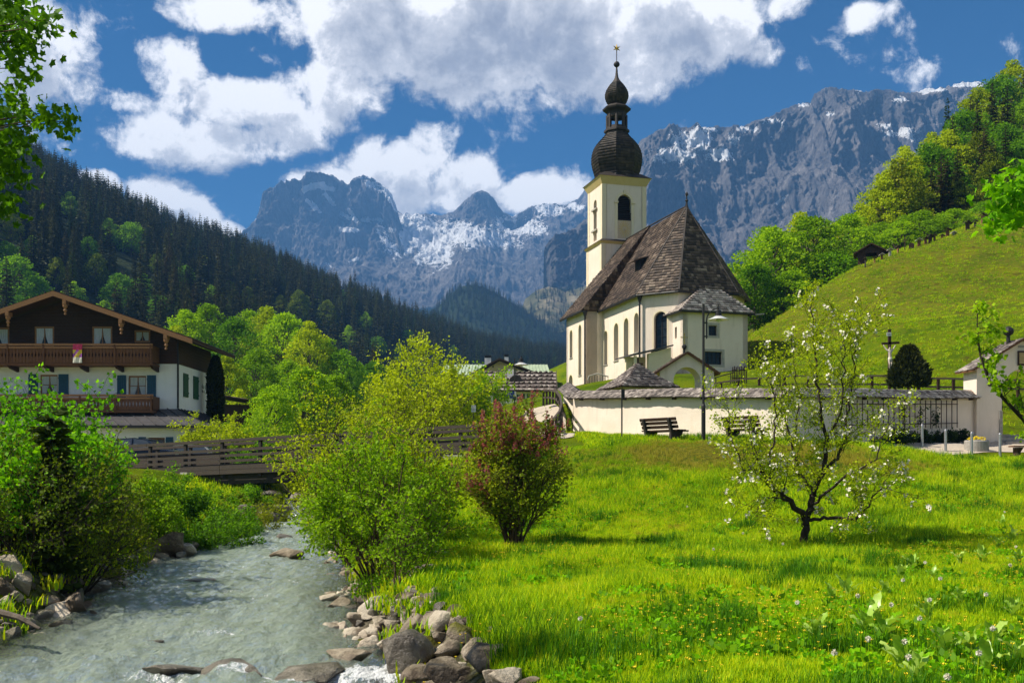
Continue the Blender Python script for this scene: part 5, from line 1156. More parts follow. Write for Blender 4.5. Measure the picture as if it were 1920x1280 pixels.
def stone_wall_mat(t):
    p = pos(t); vo = t.node('ShaderNodeTexVoronoi', {'Vector': p, 'Scale': 3.0}); vd = t.node('ShaderNodeTexVoronoi', {'Vector': p, 'Scale': 3.0}, feature='DISTANCE_TO_EDGE'); n = t.noise(p, 9, 4, .6)
    c = t.mix(.5, t.ramp(vo.outputs['Color'], [(.2, (.40,.31,.20)), (.8, (.62,.50,.34))]), t.ramp(n.outputs[0], [(.3, (.36,.29,.20)), (.7, (.60,.50,.36))]))
    e_ = t.smooth(vd.outputs['Distance'], .0, .08); return bsdf(t, t.mix(e_, (.16,.12,.08), c), .95, .1, 0, bump(t, t.math('ADD', e_, n.outputs[0]), .7, .06))
material('stone_wall', stone_wall_mat)
emo = grid_obj('stone_embankment', G_, MATS['stone_wall']); del emo['kind']; tag(emo, 'tan stone embankment sloping below the curved ramp railing', 'embankment')
md = emo.modifiers.new('thick', 'SOLIDIFY'); md.thickness = .2
# curved ramp railing
rr_ = empty('ramp_railing', (0,0,0), 0, 'weathered timber railing curving up the ramp beside the churchyard wall', 'railing')
rp_ = [P(1036,789,42.2), P(1049,772,44.2), P(1053,757,47), P(1050,743,51), P(1043,733,55), P(1031,731,56.5), P(1019,731,57)]
for i in range(len(rp_)-1):
    for dz_, h_ in ((0,.12),(-.42,.1)):
        b = MB(); b.bar(rp_[i]+ZV*dz_, rp_[i+1]+ZV*dz_, .09, h_); b.build('rail', MATS['wood_grey'], rr_)
for i in range(13):
    t = i/12*(len(rp_)-1); a = int(min(t, len(rp_)-2)); p = rp_[a].lerp(rp_[a+1], t-a); b = MB(); b.bar(p-ZV*1.25, p-ZV*.02, .12, .12, (1,0,0)); b.build('post', MATS['wood_grey_dark'], rr_)
# ================================================================ churchyard wall
wall = empty('churchyard_wall', (0,0,0), 0, 'whitewashed churchyard wall capped with grey wooden shingles', 'wall')
K_ = Vector((10.25,38.2,0)); Lw = Vector((2.85,47.6,0)); Gw = Vector((21.15,46.6,0)); Lb = Vector((2.75,55,0))
def wall_run(p, q, zb0, zb1, zt0, zt1, seed, bow=0.0, n=50, cap_mat='shingle_grey', thick=.5):
    d = (q-p); L = d.length; d.normalize(); nr = d.cross(ZV).normalized(); nr = -nr if nr.y > 0 or (abs(nr.y) < .2 and nr.x > 0) else nr
    s = np.linspace(0, 1, n); rows = 14; G = np.zeros((n, rows, 3)); base = np.array([list(p+d*L*k+nr*bow*math.sin(math.pi*k)) for k in s]); z0 = zb0+(zb1-zb0)*s; z1 = zt0+(zt1-zt0)*s
    f = np.linspace(0, 1, rows); Nn = np.array(nr)
    off = .05*fbm(s[:,None]*L*.9+0*f, z0[:,None]+f*2, 0, 3, seed)+.10*(1-f)**2
    G = base[:,None]+Nn*off[...,None]; G[...,2] = z0[:,None]+(z1-z0)[:,None]*f
    back = base[:,None]-Nn*thick+0*G; back[...,2] = G[:,::-1,2]; S = np.concatenate([G, back], 1)
    a, b_ = S.shape[:2]; idx = np.arange(a*b_).reshape(a, b_); fa = np.stack([idx[:-1], idx[1:], np.roll(idx, -1, 1)[1:], np.roll(idx, -1, 1)[:-1]], -1).reshape(-1,4)
    link('wall_section', np_mesh('wall_section', S.reshape(-1,3), fa, True), MATS['plaster_white'], wall)
    # cap
    cm = MB(); polys_ = []; m = 10; ctr = -thick/2
    for i in range(m):
        t0, t1 = i/m, (i+1)/m; pp = []
        for t in (t0, t1):
            c = p+d*L*t+nr*bow*math.sin(math.pi*t)+nr*ctr; zt = zt0+(zt1-zt0)*t+.02*math.sin(t*9+seed); pp.append((c+nr*(thick/2+.28)+ZV*(zt-.06), c+ZV*(zt+.30), c-nr*(thick/2+.28)+ZV*(zt-.06)))
        polys_ += [[pp[0][0], pp[1][0], pp[1][1], pp[0][1]], [pp[1][2], pp[0][2], pp[0][1], pp[1][1]]]
    for q_ in polys_: cm.slab(q_, (0,0,-.05))
    co = cm.build('cap', MATS['wood_grey_dark'], wall); shingles(co, polys_, cap_mat, ex=.15, wd=.15, lift=.03, seed=seed*7)
    nb = int(L/1.35)
    for i in range(nb):
        t = (i+.5)/nb; c = p+d*L*t+nr*bow*math.sin(math.pi*t)+ZV*(zt0+(zt1-zt0)*t-.12); b = MB(); b.bar(c+nr*.2, c-nr*.3, .1, .1); b.build('bracket', MATS['wood_dark'], wall)
k0 = 38.2/F; kL = 47.6/F
wall_run(Lw, K_, Hs(2.5,47)-.4, .5, (HZ-735.5)*kL-.2, (HZ-728)*k0-.25, 3, .35)
wall_run(Lb, Lw, 1.8, 1.6, 4.4, (HZ-735.5)*kL-.2, 4)
wall_run(K_, Gw, .5, .7, (HZ-728)*k0-.25, (HZ-733)*46.6/F-.25, 5, 0, cap_mat='shingle_pale')  # paler shingles put this cap's sunlit look into its colour
# gate at the end of the wall
g2y = 47.0; k = g2y/F; g2x = (1903-960)*k; zb2 = Hs(g2x, 46.3)-.05
gate2 = gable_gate('churchyard_gate', 'white shingle-roofed churchyard gate with framed picture above its arch', g2x, g2y, R(6), 4.35, 1.1, zb2, (HZ-693)*k, (HZ-641)*k, 2.25, (HZ-692)*k, 'plaster_white', 'shingle_grey', 'gate', .15)
zt = (HZ-641)*k-zb2; b = MB(); b.lathe([(.09,-.1),(.08,.28),(.20,.36),(.24,.48),(.20,.62),(.06,.70)], 12, (-.32,0,zt)); b.build('finial', MATS['iron_black'], gate2)
b = MB(); b.box((.05,-.60,(HZ-674)*k-zb2), (.56,.08,.66)); pf = b.build('picture_frame', MATS['wood_dark'], gate2)
b = MB(); b.box((-.0,-.645,(HZ-674)*k-zb2), (.38,.01,.50)); b.build('picture', MATS['paint_ochre'], pf)
b = MB(); b.box((-.05,-.56,(HZ-652.5)*k-zb2), (.30,.03,.09)); b.build('plaque', MATS['stone_grey'], gate2)
for i in range(3): b = MB(); b.box((.15,-.6+.32*i,.08+.17*i-.0), (2.2,.5+.0,.17)); b.build('step', MATS['stone_grey'], gate2)
jb = MB(); jb.box((-1.03,-.57,.6), (.14,.06,1.9)); jb.build('jamb_stone', MATS['stone_grey'], gate2)
rs_ = MB(); rs_.lathe([(.0,0),(.12,0),(.12,.03)], 12); ro = rs_.build('wall_light', MATS['iron_black'], gate2, (-1.55,-.57,(HZ-722)*k-zb2)); ro.rotation_euler = (R(90),0,0)
# ================================================================ street furniture
def tube_path(mb, fn, n, r, seg=6): mb.tube([fn(i/n) for i in range(n+1)], r, seg)
def lamp(label, base, top, side=1):
    h = top-base.z; o = empty('street_lamp', base, 0, label, 'street lamp'); k = h/4.84
    b = MB(); b.lathe([(.075*k,-.3),(.075*k,1.25*k),(.05*k,1.32*k)], 10); b.build('base_post', MATS['iron_black'], o)
    b = MB(); b.lathe([(.045*k,1.3*k),(.042*k,4.84*k)], 8); b.build('pole', MATS['iron_black'], o)
    b = MB(); pth = [(.11*k*side,0,3.62*k),(.11*k*side,0,4.25*k)]+[(side*(.11+.42*(1-math.cos(a)))*k,0,(4.25+.44*math.sin(a))*k) for a in np.linspace(.1, math.pi/2, 8)]; b.tube(pth, .026*k, 6)
    ao = b.build('arm', MATS['iron_black'], o)
    for z in (3.7, 4.18): b = MB(); b.bar((0,0,z*k), (.14*k*side,0,z*k), .04*k, .05*k); b.build('clamp', MATS['iron_black'], ao)
    cx = side*.53*k; b = MB(); b.lathe([(.02,.48),(.03,.40),(.10,.36),(.11,.20),(.15,.16)], 12, (cx,0,4.25*k)); b.build('lamp_cap', MATS['iron_black'], ao)
    b = MB(); b.lathe([(.12,.17),(.20,.12),(.36,.05),(.37,.035),(.19,.10),(.11,.14)], 20, (cx,0,4.25*k)); b.build('lamp_shade', MATS['lamp_glass'], ao)
    b = MB(); b.lathe([(.02,-.05),(.07,-.02),(.09,.04),(.07,.12)], 10, (cx,0,4.25*k)); b.build('bulb_glass', MATS['lamp_glass'], ao)
    bar_ = MB(); bar_.tube([(cx,0,4.66*k),(cx,0,4.82*k)], .018, 5); bar_.build('finial', MATS['iron_black'], ao); return o
pl_ = P(1319,828,36.0); lamp('black gooseneck street lamp standing between the two benches', Vector((pl_.x,36.0,Hs(pl_.x,36.0)-.02)), (HZ-570)*36/F)
pl2 = P(965,0,52); l2 = lamp('black gooseneck street lamp carrying a blue sign near the farmhouse', Vector((pl2.x,52,Hs(pl2.x,52))), (HZ-672)*52/F)
sg = empty('blue_sign', (0,0,0), 0, 'small blue sign with white lettering fixed to the lamp pole', 'sign'); k = 51.9/F
b = MB(); b.box(((964-960)*k-.28,51.88,(HZ-740)*k), (.56,.03,.36)); b.build('panel', MATS['paint_blue'], sg); scrawl(sg, ((964-960)*k-.50,51.86,0), XV, FN, [((HZ-741.5)*k,.42,.16)], 'paint_white', 3)
b = MB(); b.box(((966.2-960)*k,51.87,(HZ-738)*k), (.08,.03,.24)); b.build('side_plate', MATS['paint_white'], sg)
ws_ = P(888,765,45); k = 45/F; zg = Hs(ws_.x,45); wsn = empty('notice_sign', (ws_.x,45,zg), 0, 'small white notice board with dark lettering on a thin post', 'sign')
b = MB(); b.tube([(-.02,0,-.2),(-.02,0,(HZ-758)*k-zg)], .025, 6); b.build('post', MATS['iron_black'], wsn); b = MB(); b.box((0,-.04,ws_.z-zg-.02), (.19,.015,.30)); b.build('board', MATS['paint_white'], wsn)
scrawl(wsn, (-.08,-.048,ws_.z-zg), XV, FN, [(.06,.15,.045),(-.03,.11,.045),(-.09,.13,.035)], 'ink_black', 6)
pp = P(1166,812,40.5); zg = Hs(pp.x,40.5); tp = empty('sign_post', (pp.x,40.5,zg), 0, 'thin grey post with a narrow sign seen edge-on against the wall', 'sign'); k = 40.5/F
b = MB(); b.tube([(0,0,-.3),(0,0,(HZ-728)*k-zg)], .03, 8); b.build('post', MATS['iron_black'], tp); b = MB(); b.box((.07,0,(HZ-738)*k-zg), (.09,.03,.36)); b.box((.03,0,(HZ-733)*k-zg), (.08,.04,.04)); b.build('panel', MATS['iron_black'], tp)
def bench(label, px, Y, rz, group):
    x = (px-960)/F*Y; o = empty('bench', (x,Y,Hs(x,Y)-.02), rz, label, 'bench', group)
    for sx in (-.62, .62):
        b = MB(); outl = [(-.10,0),(.02,0),(.05,.12),(.15,.26),(.24,.12),(.30,0),(.44,0),(.40,.10),(.36,.22),(.50,.30),(.52,.40),(.02,.40),(-.10,.78),(-.17,.86),(-.24,.83),(-.16,.60),(-.09,.35)]
        b.slab([(sx-.045,-y_,z_) for y_, z_ in outl], (.09,0,0)); b.build('leg', MATS['wood_grey_dark'], o)
    for y_ in (.06,.22,.38,.52):
        b = MB(); b.box((0,-y_,.43-(.02 if y_ > .5 else 0)), (1.75,.135,.05)); b.build('seat_slat', MATS['wood_dark'], o)
    for y_, z_ in ((.0,.55),(-.055,.69),(-.115,.82)):
        b = MB(); b.box((0,-y_+0-.03,z_), (1.75,.05,.11), Matrix.Rotation(R(-20),3,'X')); b.build('back_slat', MATS['wood_dark'], o)
    return o
bench('weathered wooden bench in full view by the white wall, left of the lamp post'.replace(', left of the lamp post',''), 1236, 36.6, R(128), None)
bench('weathered wooden bench half hidden behind blossoming twigs by the wall', 1390, 35.9, R(122), None)
for i, (px, Y) in enumerate([(1612,43.6),(1649,43.0),(1689,42.4),(1729,41.8),(1773,41.2),(1822,40.5),(1875,39.9)]):
    x = (px-960)/F*Y; o = empty('bollard', (x,Y,Hs(x,Y)), 0, ['steel bollard partly behind the apple blossom at the end of the row','steel bollard standing before the trellis, second from the blossom','steel bollard before the dark shrubs of the trellis','steel bollard standing clear before the wall end, fourth in the row','steel bollard next before the round stone planter','steel bollard directly in front of the stone planter','steel bollard between the stone planter and the plank bench'][i], 'bollard', 'steel bollards along the forecourt')
    b = MB(); b.lathe([(.055,-.2),(.055,.80)], 14); b.build('post', MATS['steel'], o, smooth=False); b = MB(); b.lathe([(.045,.80),(.058,.82),(.058,.84),(.05,.88),(.025,.91)], 14); b.build('cap', MATS['steel'], o)
Yp = 41.4; xp = (1831-960)/F*Yp; pt_ = empty('stone_planter', (xp,Yp,Hs(xp,Yp)), 0, 'round stone planter holding yellow flowers among the bollards', 'planter')
b = MB(); b.lathe([(.46,-.1),(.47,.36),(.44,.42),(.37,.42),(.36,.34),(.02,.34)], 26); b.build('basin', MATS['stone_grey'], pt_)
fl = MB(); rg_ = random.Random(3)
for i in range(90):
    a, r_ = rg_.uniform(0,6.28), .34*math.sqrt(rg_.random()); fl.lathe([(.004,0),(.035,.012),(.03,.03),(.004,.035)], 6, (r_*math.cos(a), r_*math.sin(a), .40+.10*rg_.random()+.08*(1-r_/.34)))
q = fl.build('flower', MATS['petal_yellow'], pt_); q['kind'] = 'stuff'
Yb = 39.3; xb = (1921-960)/F*Yb; pb = empty('garden_bench', (xb,Yb,Hs(xb,Yb)), R(-5), 'backless brown plank bench on dark curved feet beside the bollards', 'bench')
for y_ in (-.18,0,.18): b = MB(); b.box((.25,y_,.44), (1.5,.15,.05)); b.build('seat_plank', MATS['wood_brown'], pb)
for x_ in (-.22,.75):
    b = MB(); b.slab([(x_-.14,-.22,0),(x_+.0,-.22,0),(x_+.04,-.1,.22),(x_+.12,-.2,.40),(x_-.12,-.2,.40),(x_-.08,-.1,.22)], (0,.44,0)); b.build('foot', MATS['iron_rust'], pb)
# trellis on the shaded wall
dW = (Gw-K_).normalized(); nW_ = dW.cross(ZV); nW_ = -nW_ if nW_.y > 0 else nW_
def wall_at(px, out_=.1):
    # point on the right wall run seen at column px
    u_ = (px-960)/F; s = (u_*K_.y-K_.x)/(dW.x-u_*dW.y); return K_+dW*s+nW_*out_
tr = empty('trellis', (0,0,0), 0, 'brown rod trellis fixed to the shaded churchyard wall', 'trellis')
for i in range(24):
    px = 1562+i*(1789-1562)/23; q = wall_at(px, .14); kq = q.y/F; b = MB(); b.tube([q+ZV*((HZ-803+rnd.uniform(-2,2))*kq), q+ZV*((HZ-750)*kq)], .022, 5); b.build('rod', MATS['iron_rust'], tr)
for py0, py1 in ((757,757.5),(797,793)):
    a, c = wall_at(1562,.17), wall_at(1789,.17); b = MB(); b.tube([a+ZV*((HZ-py0)*a.y/F), c+ZV*((HZ-py1)*c.y/F)], .02, 5); b.build('crossbar', MATS['iron_rust'], tr)
# cemetery handrail fence on the terrace
fe = empty('handrail_fence', (0,0,0), 0, 'grey timber handrail on posts along the cemetery terrace', 'fence')
fp = [P(1336,719,59), P(1400,710,58), P(1495,704.5,57), P(1575,704.5,56), P(1655,704.5,55), P(1745,709,54.5), P(1802,710,54), P(1860,711,53.5), P(1925,713,53)]
for i in range(len(fp)-1):
    b = MB(); b.bar(fp[i], fp[i+1], .13, .09); b.build('handrail', MATS['wood_grey'], fe)
    for j in range(2):
        p = fp[i].lerp(fp[i+1], .25+.5*j); b = MB(); b.bar((p.x,p.y,Hs(p.x,p.y)-.2), p-ZV*.05, .13, .13, (1,0,0)); b.build('post', MATS['wood_dark'], fe)
    a, c = fp[i]-ZV*.45, fp[i+1]-ZV*.45; b = MB(); b.bar(a, c, .05, .1); b.build('rail', MATS['wood_grey_dark'], fe)
f2 = empty('stair_handrail', (0,0,0), 0, 'thin dark stair handrail rising to the picket gate beside the sacristy', 'railing')
ha, hb_ = P(1336,709,62), P(1376,698,64)
b = MB(); b.bar(ha, hb_, .06, .06); b.build('handrail', MATS['wood_grey_dark'], f2)
for f in (.15,.85): p = ha.lerp(hb_, f); b = MB(); b.bar((p.x,p.y,p.z-1.0), p, .06, .06, (1,0,0)); b.build('post', MATS['wood_grey_dark'], f2)
pg = empty('picket_gate', (0,0,0), 0, 'small dark picket gate beside the sacristy corner', 'gate')
for i in range(9): p = P(1374+i*3.2, 713, 64.5); b = MB(); b.bar(p-ZV*.3, p+ZV*(.85+.05*(i%2)), .06, .03, (0,1,0)); b.build('picket', MATS['wood_dark'], pg)
for py in (709,694): b = MB(); b.bar(P(1372,py,64.55), P(1402,py,64.55), .04, .07); b.build('rail', MATS['wood_dark'], pg)
f3 = empty('stair_railing', (0,0,0), 0, 'pale metal railing at the foot of the nave wall', 'railing'); y3 = 74
b = MB(); pth = [P(1102,712,y3), P(1104,705,y3), P(1120,700,y3), P(1141,706,y3)]; b.tube(pth, .05, 6); b.build('handrail', MATS['stone_trim'], f3)
for px in range(1105,1141,5): b = MB(); b.bar(P(px,722,y3), P(px,704,y3), .03, .03, (0,1,0)); b.build('baluster', MATS['wood_grey_dark'], f3)
# ================================================================ crucifix with carved figure
Yc = 55.6; kc = Yc/F; xc = (1668.5-960)*kc; zg = Hs(xc,Yc); cr = empty('crucifix', (xc,Yc,zg), 0, 'dark wooden wayside cross with white carved figure beside the round evergreen', 'crucifix')
zc = lambda py: (HZ-py)*kc-zg
b = MB(); b.box((.0,.06,zc(617)/2-.2), (.15,.12,zc(617)+.4)); b.build('upright', MATS['wood_dark'], cr)
b = MB(); b.bar((-.42,.05,zc(644)), (.52,.05,zc(642)), .1,.12); b.build('crossbeam', MATS['wood_dark'], cr)
b = MB(); b.box((-.05,-.015,zc(626.5)), (.25,.02,.19)); tb_ = b.build('tablet', MATS['paint_white'], cr)
fc = bpy.data.curves.new('inscription', 'FONT'); fc.body = 'INRI'; fc.size = .11; fc.align_x = 'CENTER'; fc.align_y = 'CENTER'; fc.extrude = .002
fo_ = bpy.data.objects.new('inscription', fc); C.objects.link(fo_); dg = bpy.context.evaluated_depsgraph_get(); fm = bpy.data.meshes.new_from_object(fo_.evaluated_get(dg)); bpy.data.objects.remove(fo_)
fm.materials.clear(); fo_ = link('inscription', fm, MATS['ink_black'], tb_); fo_.location = (-.05,-.03,zc(626.5)); fo_.rotation_euler = (R(90),0,0)
def skinned(name, verts, edges, radii, mat, parent, sub=1):
    me = bpy.data.meshes.new(name); me.from_pydata(verts, edges, []); o = link(name, me, MATS[mat], parent)
    sk = o.modifiers.new('skin', 'SKIN'); sk.use_smooth_shade = True
    for i, r_ in enumerate(radii): me.skin_vertices[0].data[i].radius = (r_, r_)
    me.skin_vertices[0].data[0].use_root = True
    ss = o.modifiers.new('sub', 'SUBSURF'); ss.levels = sub; ss.render_levels = sub
    dg_ = bpy.context.evaluated_depsgraph_get(); m2 = bpy.data.meshes.new_from_object(o.evaluated_get(dg_)); o.modifiers.clear(); o.data = m2; return o
zs_ = zc(658); hp = zc(672)
vs_ = [(-.02,-.08,hp),(-.03,-.10,hp+.18),(-.03,-.10,zs_),(-.05,-.14,zs_+.10),(-.06,-.17,zs_+.20),(-.18,-.09,zs_+.03),(-.29,-.05,zs_+.19),(-.37,-.03,zs_+.34),(.10,-.09,zs_+.03),(.21,-.05,zs_+.18),(.30,-.03,zs_+.32),(-.08,-.09,hp-.08),(-.07,-.16,hp-.32),(-.05,-.09,hp-.58),(-.05,-.15,hp-.66),(.05,-.09,hp-.08),(.04,-.16,hp-.32),(.0,-.09,hp-.58),(.0,-.15,hp-.66)]
ed_ = [(0,1),(1,2),(2,3),(3,4),(2,5),(5,6),(6,7),(2,8),(8,9),(9,10),(0,11),(11,12),(12,13),(13,14),(0,15),(15,16),(16,17),(17,18)]
import bmesh as _b
fg = skinned('figure', vs_, ed_, [.085,.08,.095,.045,.075,.045,.033,.028,.045,.033,.028,.062,.045,.032,.025,.062,.045,.032,.025], 'statue_white', cr, 2)
b = MB(); b.lathe([(.10,-.02),(.115,.05),(.10,.13)], 10, (-.02,-.08,hp-.08)); b.build('loincloth', MATS['petal_white'], fg)
b = MB(); b.lathe([(.06,.0),(.085,.03),(.07,.08),(.02,.10)], 9, (-.06,-.15,zs_+.22)); b.build('hair', MATS['wood_dark'], fg)
# ================================================================ hillside graves and hut
gr = [(333,740,80,14,'pale'),(425,722,72,22,'wood_light'),(498,702,85,30,'roofp'),(580,672,105,36,'white'),(660,672,135,26,'post'),(728,628,185,10,'thin'),(795,602,92,52,'round'),(870,572,105,44,'roofp'),(935,545,92,36,'roof'),(982,528,100,52,'roofd'),(1025,514,88,34,'roof'),(1100,474,48,36,'wood_light'),(1155,468,104,52,'roof'),(1215,440,42,34,'white'),(1355,388,98,62,'roofd'),(1432,388,105,36,'pale'),(1508,326,108,52,'wood_light'),(1610,326,92,48,'roofp')]
GRAVE_DESC = {'pale':'weathered pale grave post on the hillside crest','wood_light':'gabled orange-brown wooden grave marker on the hillside crest','roofp':'wooden grave marker with pale shingled roof on the hillside crest','white':'whitish square-topped grave marker on the hillside crest','post':'tall slim orange grave post on the hillside crest','thin':'tall thin dark grave cross on the hillside crest','round':'dark round-topped grave marker on the hillside crest','roof':'brown wooden grave marker with small gabled roof on the crest','roofd':'broad dark boxed grave marker with roof on the crest'}
GRAVE_LAB = ['weathered pale grave post right in front of the dark hut','narrow orange-brown grave marker beside the dark hut door','short grave marker with pale roof next to the hut','whitish square-topped grave marker near the hut','tall slim orange grave post on the crest','tall thin dark grave cross on the crest','dark round-topped grave marker on the crest','grave marker with pale roof beside the round-topped one','small brown roofed grave marker crowded against a broad dark one','broad dark boxed grave marker in the middle of the row','brown roofed grave marker leaning on the broad dark one','low orange-brown grave marker standing alone in the row','tall brown grave marker with gabled roof beside a low white stone','low white grave stone beside the tall gabled marker','wide dark roofed grave marker apart from the rest','weathered grey grave post beside the wide dark marker','bright orange gabled grave marker high on the crest','dark grave marker with white roof highest on the crest']
for i, (zx, zy, hh_, ww, kd) in enumerate(gr):
    px, py = 1560+zx/5.333, 360+zy/5.333; Y = 88+(px-1620)*.032; x = (px-960)/F*Y; z = (HZ-py)/F*Y; kz = Y/F/5.333; h = hh_*kz; w_ = ww*kz
    zg = Hs(x,Y); base = min(z, zg); o = empty('grave_marker', (x,Y,base), R(-18+6*(i%5)), GRAVE_LAB[i], 'grave marker', 'wooden grave markers along the hillside crest'); dz_ = z-base; h += dz_
    m = {'pale':'wood_grey','white':'stone_trim','thin':'wood_dark','round':'wood_dark','roofd':'wood_dark','roof':'wood_brown','post':'wood_light','wood_light':'wood_light','roofp':'wood_brown'}[kd]
    b = MB()
    if kd == 'thin': b.box((0,0,h/2), (.08,.08,h)); b.build('post', MATS[m], o); b = MB(); b.box((0,0,h*.78), (.4,.06,.08)); b.build('crossbar', MATS[m], o)
    elif kd == 'round': b.slab([(w_*.5*math.cos(a),-.06,h-.45*w_+w_*.5*math.sin(a)) for a in np.linspace(0,math.pi,9)]+[(-w_*.35,-.06,-.2),(w_*.35,-.06,-.2)], (0,.12,0)); b.build('panel', MATS[m], o)
    else:
        b.box((0,0,h*.4), (max(.12,w_*.62),.14,h*.9)); b.build('panel', MATS[m], o)
        rw = w_*.62+.05
        for sg_ in (-1, 1): b = MB(); b.slab([(0,-.2,h),(sg_*rw,-.2,h-rw*.62),(sg_*rw,.2,h-rw*.62),(0,.2,h)], (0,0,.05)); b.build('roof', MATS['stone_trim' if kd in ('roofp','white') else ('wood_dark' if kd != 'pale' else 'wood_grey')], o)
hY = 93; hk = hY/F; hp_ = P(1634,500,hY); ht = empty('hut', (hp_.x,hY,min(hp_.z,Hs(hp_.x,hY))), R(-20), 'dark timber hut with low gabled roof at the edge of the bushes', 'hut'); dz_ = hp_.z-ht.location.z
b = MB(); wall_panel(b, (-1.15,-.9,0), XV, FN, [(0,-.3),(2.3,-.3),(2.3,1.25+dz_),(1.15,1.75+dz_),(0,1.25+dz_)], [[(.7,0),(1.6,0),(1.6,1.1+dz_),(.7,1.1+dz_)]], 1.8); b.build('wall', MATS['wood_dark'], ht)
roof(ht, [[(1.5,-1.3,1.08+dz_),(1.5,1.3,1.08+dz_),(0,1.3,1.9+dz_),(0,-1.3,1.9+dz_)], [(-1.5,1.3,1.08+dz_),(-1.5,-1.3,1.08+dz_),(0,-1.3,1.9+dz_),(0,1.3,1.9+dz_)]], 'shingle_brown', thick=.08, ex=.25, wd=.22, seed=91)
# ================================================================ plant generators
def leaf_arrays(pos_, dirs, size, rg, width=.38, fold=.12, droop=0.0):
    """kite-shaped leaves at pos_, pointing along dirs"""
    n = len(pos_); d = dirs/(np.linalg.norm(dirs, axis=1, keepdims=True)+1e-9); d[:,2] -= droop; d /= np.linalg.norm(d, axis=1, keepdims=True)+1e-9
    r = rg.normal(size=(n,3)); s = np.cross(d, r); s /= np.linalg.norm(s, axis=1, keepdims=True)+1e-9; nn = np.cross(s, d); L = np.asarray(size).reshape(-1,1)*np.ones((n,1))
    v = np.stack([pos_, pos_+d*L*.45+s*L*width+nn*L*fold, pos_+d*L, pos_+d*L*.45-s*L*width+nn*L*fold], 1).reshape(-1,3)
    return v
def quads(n, o=0): return np.arange(n*4).reshape(n,4)+o
class Plant:
    def __init__(s, seed): s.rg = np.random.default_rng(seed); s.tubes = []; s.anch = []; s.adir = []
    def limb(s, p, d, L, r0, r1, n=6, wob=.15, up=0.0):
        p = np.array(p, float); d = np.array(d, float); d /= np.linalg.norm(d); pts = [p.copy()]
        for i in range(n):
            d = d+s.rg.normal(size=3)*wob+np.array([0,0,up]); d /= np.linalg.norm(d); p = p+d*L/n; pts.append(p.copy())
        pts = np.array(pts); s.tubes.append((pts, np.linspace(r0, r1, n+1))); return pts
    def grow(s, p, d, L, r, lev, spec):
        """spec: list per level of dict(n, ang, ratio, start, wob, up, seg)"""
        sp = spec[lev]; pts = s.limb(p, d, L, r, r*sp.get('taper', .35), sp.get('seg', 6), sp.get('wob', .12), sp.get('up', 0.0))
        if lev == len(spec)-1:
            k = sp.get('leaves', 8); t = s.rg.uniform(sp.get('start', .15), 1.0, k)*(len(pts)-1); i = np.minimum(t.astype(int), len(pts)-2); f = (t-i)[:,None]
            s.anch.append(pts[i]*(1-f)+pts[i+1]*f); s.adir.append(pts[i+1]-pts[i]); return
        for c in range(sp['n']):
            t = sp.get('start', .25)+(1-sp.get('start', .25))*(c+s.rg.uniform(.2,.8))/sp['n']; q = t*(len(pts)-1); i = min(int(q), len(pts)-2); f = q-i
            pp = pts[i]*(1-f)+pts[i+1]*f; dd = pts[i+1]-pts[i]; dd = dd/np.linalg.norm(dd); ax = np.cross(dd, s.rg.normal(size=3)); ax /= np.linalg.norm(ax)+1e-9
            a = math.radians(sp['ang']*s.rg.uniform(.7,1.25)); nd = dd*math.cos(a)+np.cross(ax, dd)*math.sin(a)
            rr = np.linspace(r, r*sp.get('taper', .35), len(pts))[i]
            s.grow(pp, nd, L*sp['ratio']*s.rg.uniform(.75,1.2)*(1.15-.45*t), rr*.62, lev+1, spec)
    def wood_mesh(s, name, minr=.004, sides=(8,5,4)):
        V, Fq = [], []; o = 0
        for pts, rad in s.tubes:
            n = sides[0] if rad[0] > .05 else sides[1] if rad[0] > .015 else sides[2]; m = len(pts); t = np.gradient(pts, axis=0); t /= np.linalg.norm(t, axis=1, keepdims=True)+1e-9
            a = np.cross(t, np.array([.31,.87,.38])); a /= np.linalg.norm(a, axis=1, keepdims=True)+1e-9; b = np.cross(t, a); an = np.arange(n)*2*math.pi/n; rr = np.maximum(rad, minr)[:,None,None]
            ring = pts[:,None]+rr*(a[:,None]*np.cos(an)[None,:,None]+b[:,None]*np.sin(an)[None,:,None]); V.append(ring.reshape(-1,3)); idx = np.arange(m*n).reshape(m,n)+o; nx_ = np.roll(idx,-1,1)
            Fq.append(np.stack([idx[:-1], nx_[:-1], nx_[1:], idx[1:]], -1).reshape(-1,4)); o += m*n
        return np_mesh(name, np.concatenate(V), np.concatenate(Fq), True)
    def leaves(s, k, size, spread=.05, width=.38, droop=.15, along=.5, var=.35):
        A = np.repeat(np.concatenate(s.anch), k, 0); D = np.repeat(np.concatenate(s.adir), k, 0); n = len(A); D = D/(np.linalg.norm(D, axis=1, keepdims=True)+1e-9)
        return leaf_arrays(A+s.rg.normal(size=(n,3))*spread, D*along+s.rg.normal(size=(n,3))*.6, size*s.rg.uniform(1-var,1+var,n), s.rg, width, .12, droop)
def crown_mesh(name, v): return np_mesh(name, v, quads(len(v)//4))
def plant_obj(name, label, cat, loc, pl, v, bark_m, leaf_m, group=None, rz=0.0, scale=1.0, trunk='stem', crown='foliage', extra=()):
    o = empty(name, loc, rz, label, cat, group); o.scale = (scale,)*3 if isinstance(scale, (int,float)) else scale
    link(trunk, pl.wood_mesh(trunk), MATS[bark_m], o); link(crown, crown_mesh(crown, v), MATS[leaf_m], o)
    for nm, vv, mm in extra: link(nm, crown_mesh(nm, vv), MATS[mm], o)
    return o
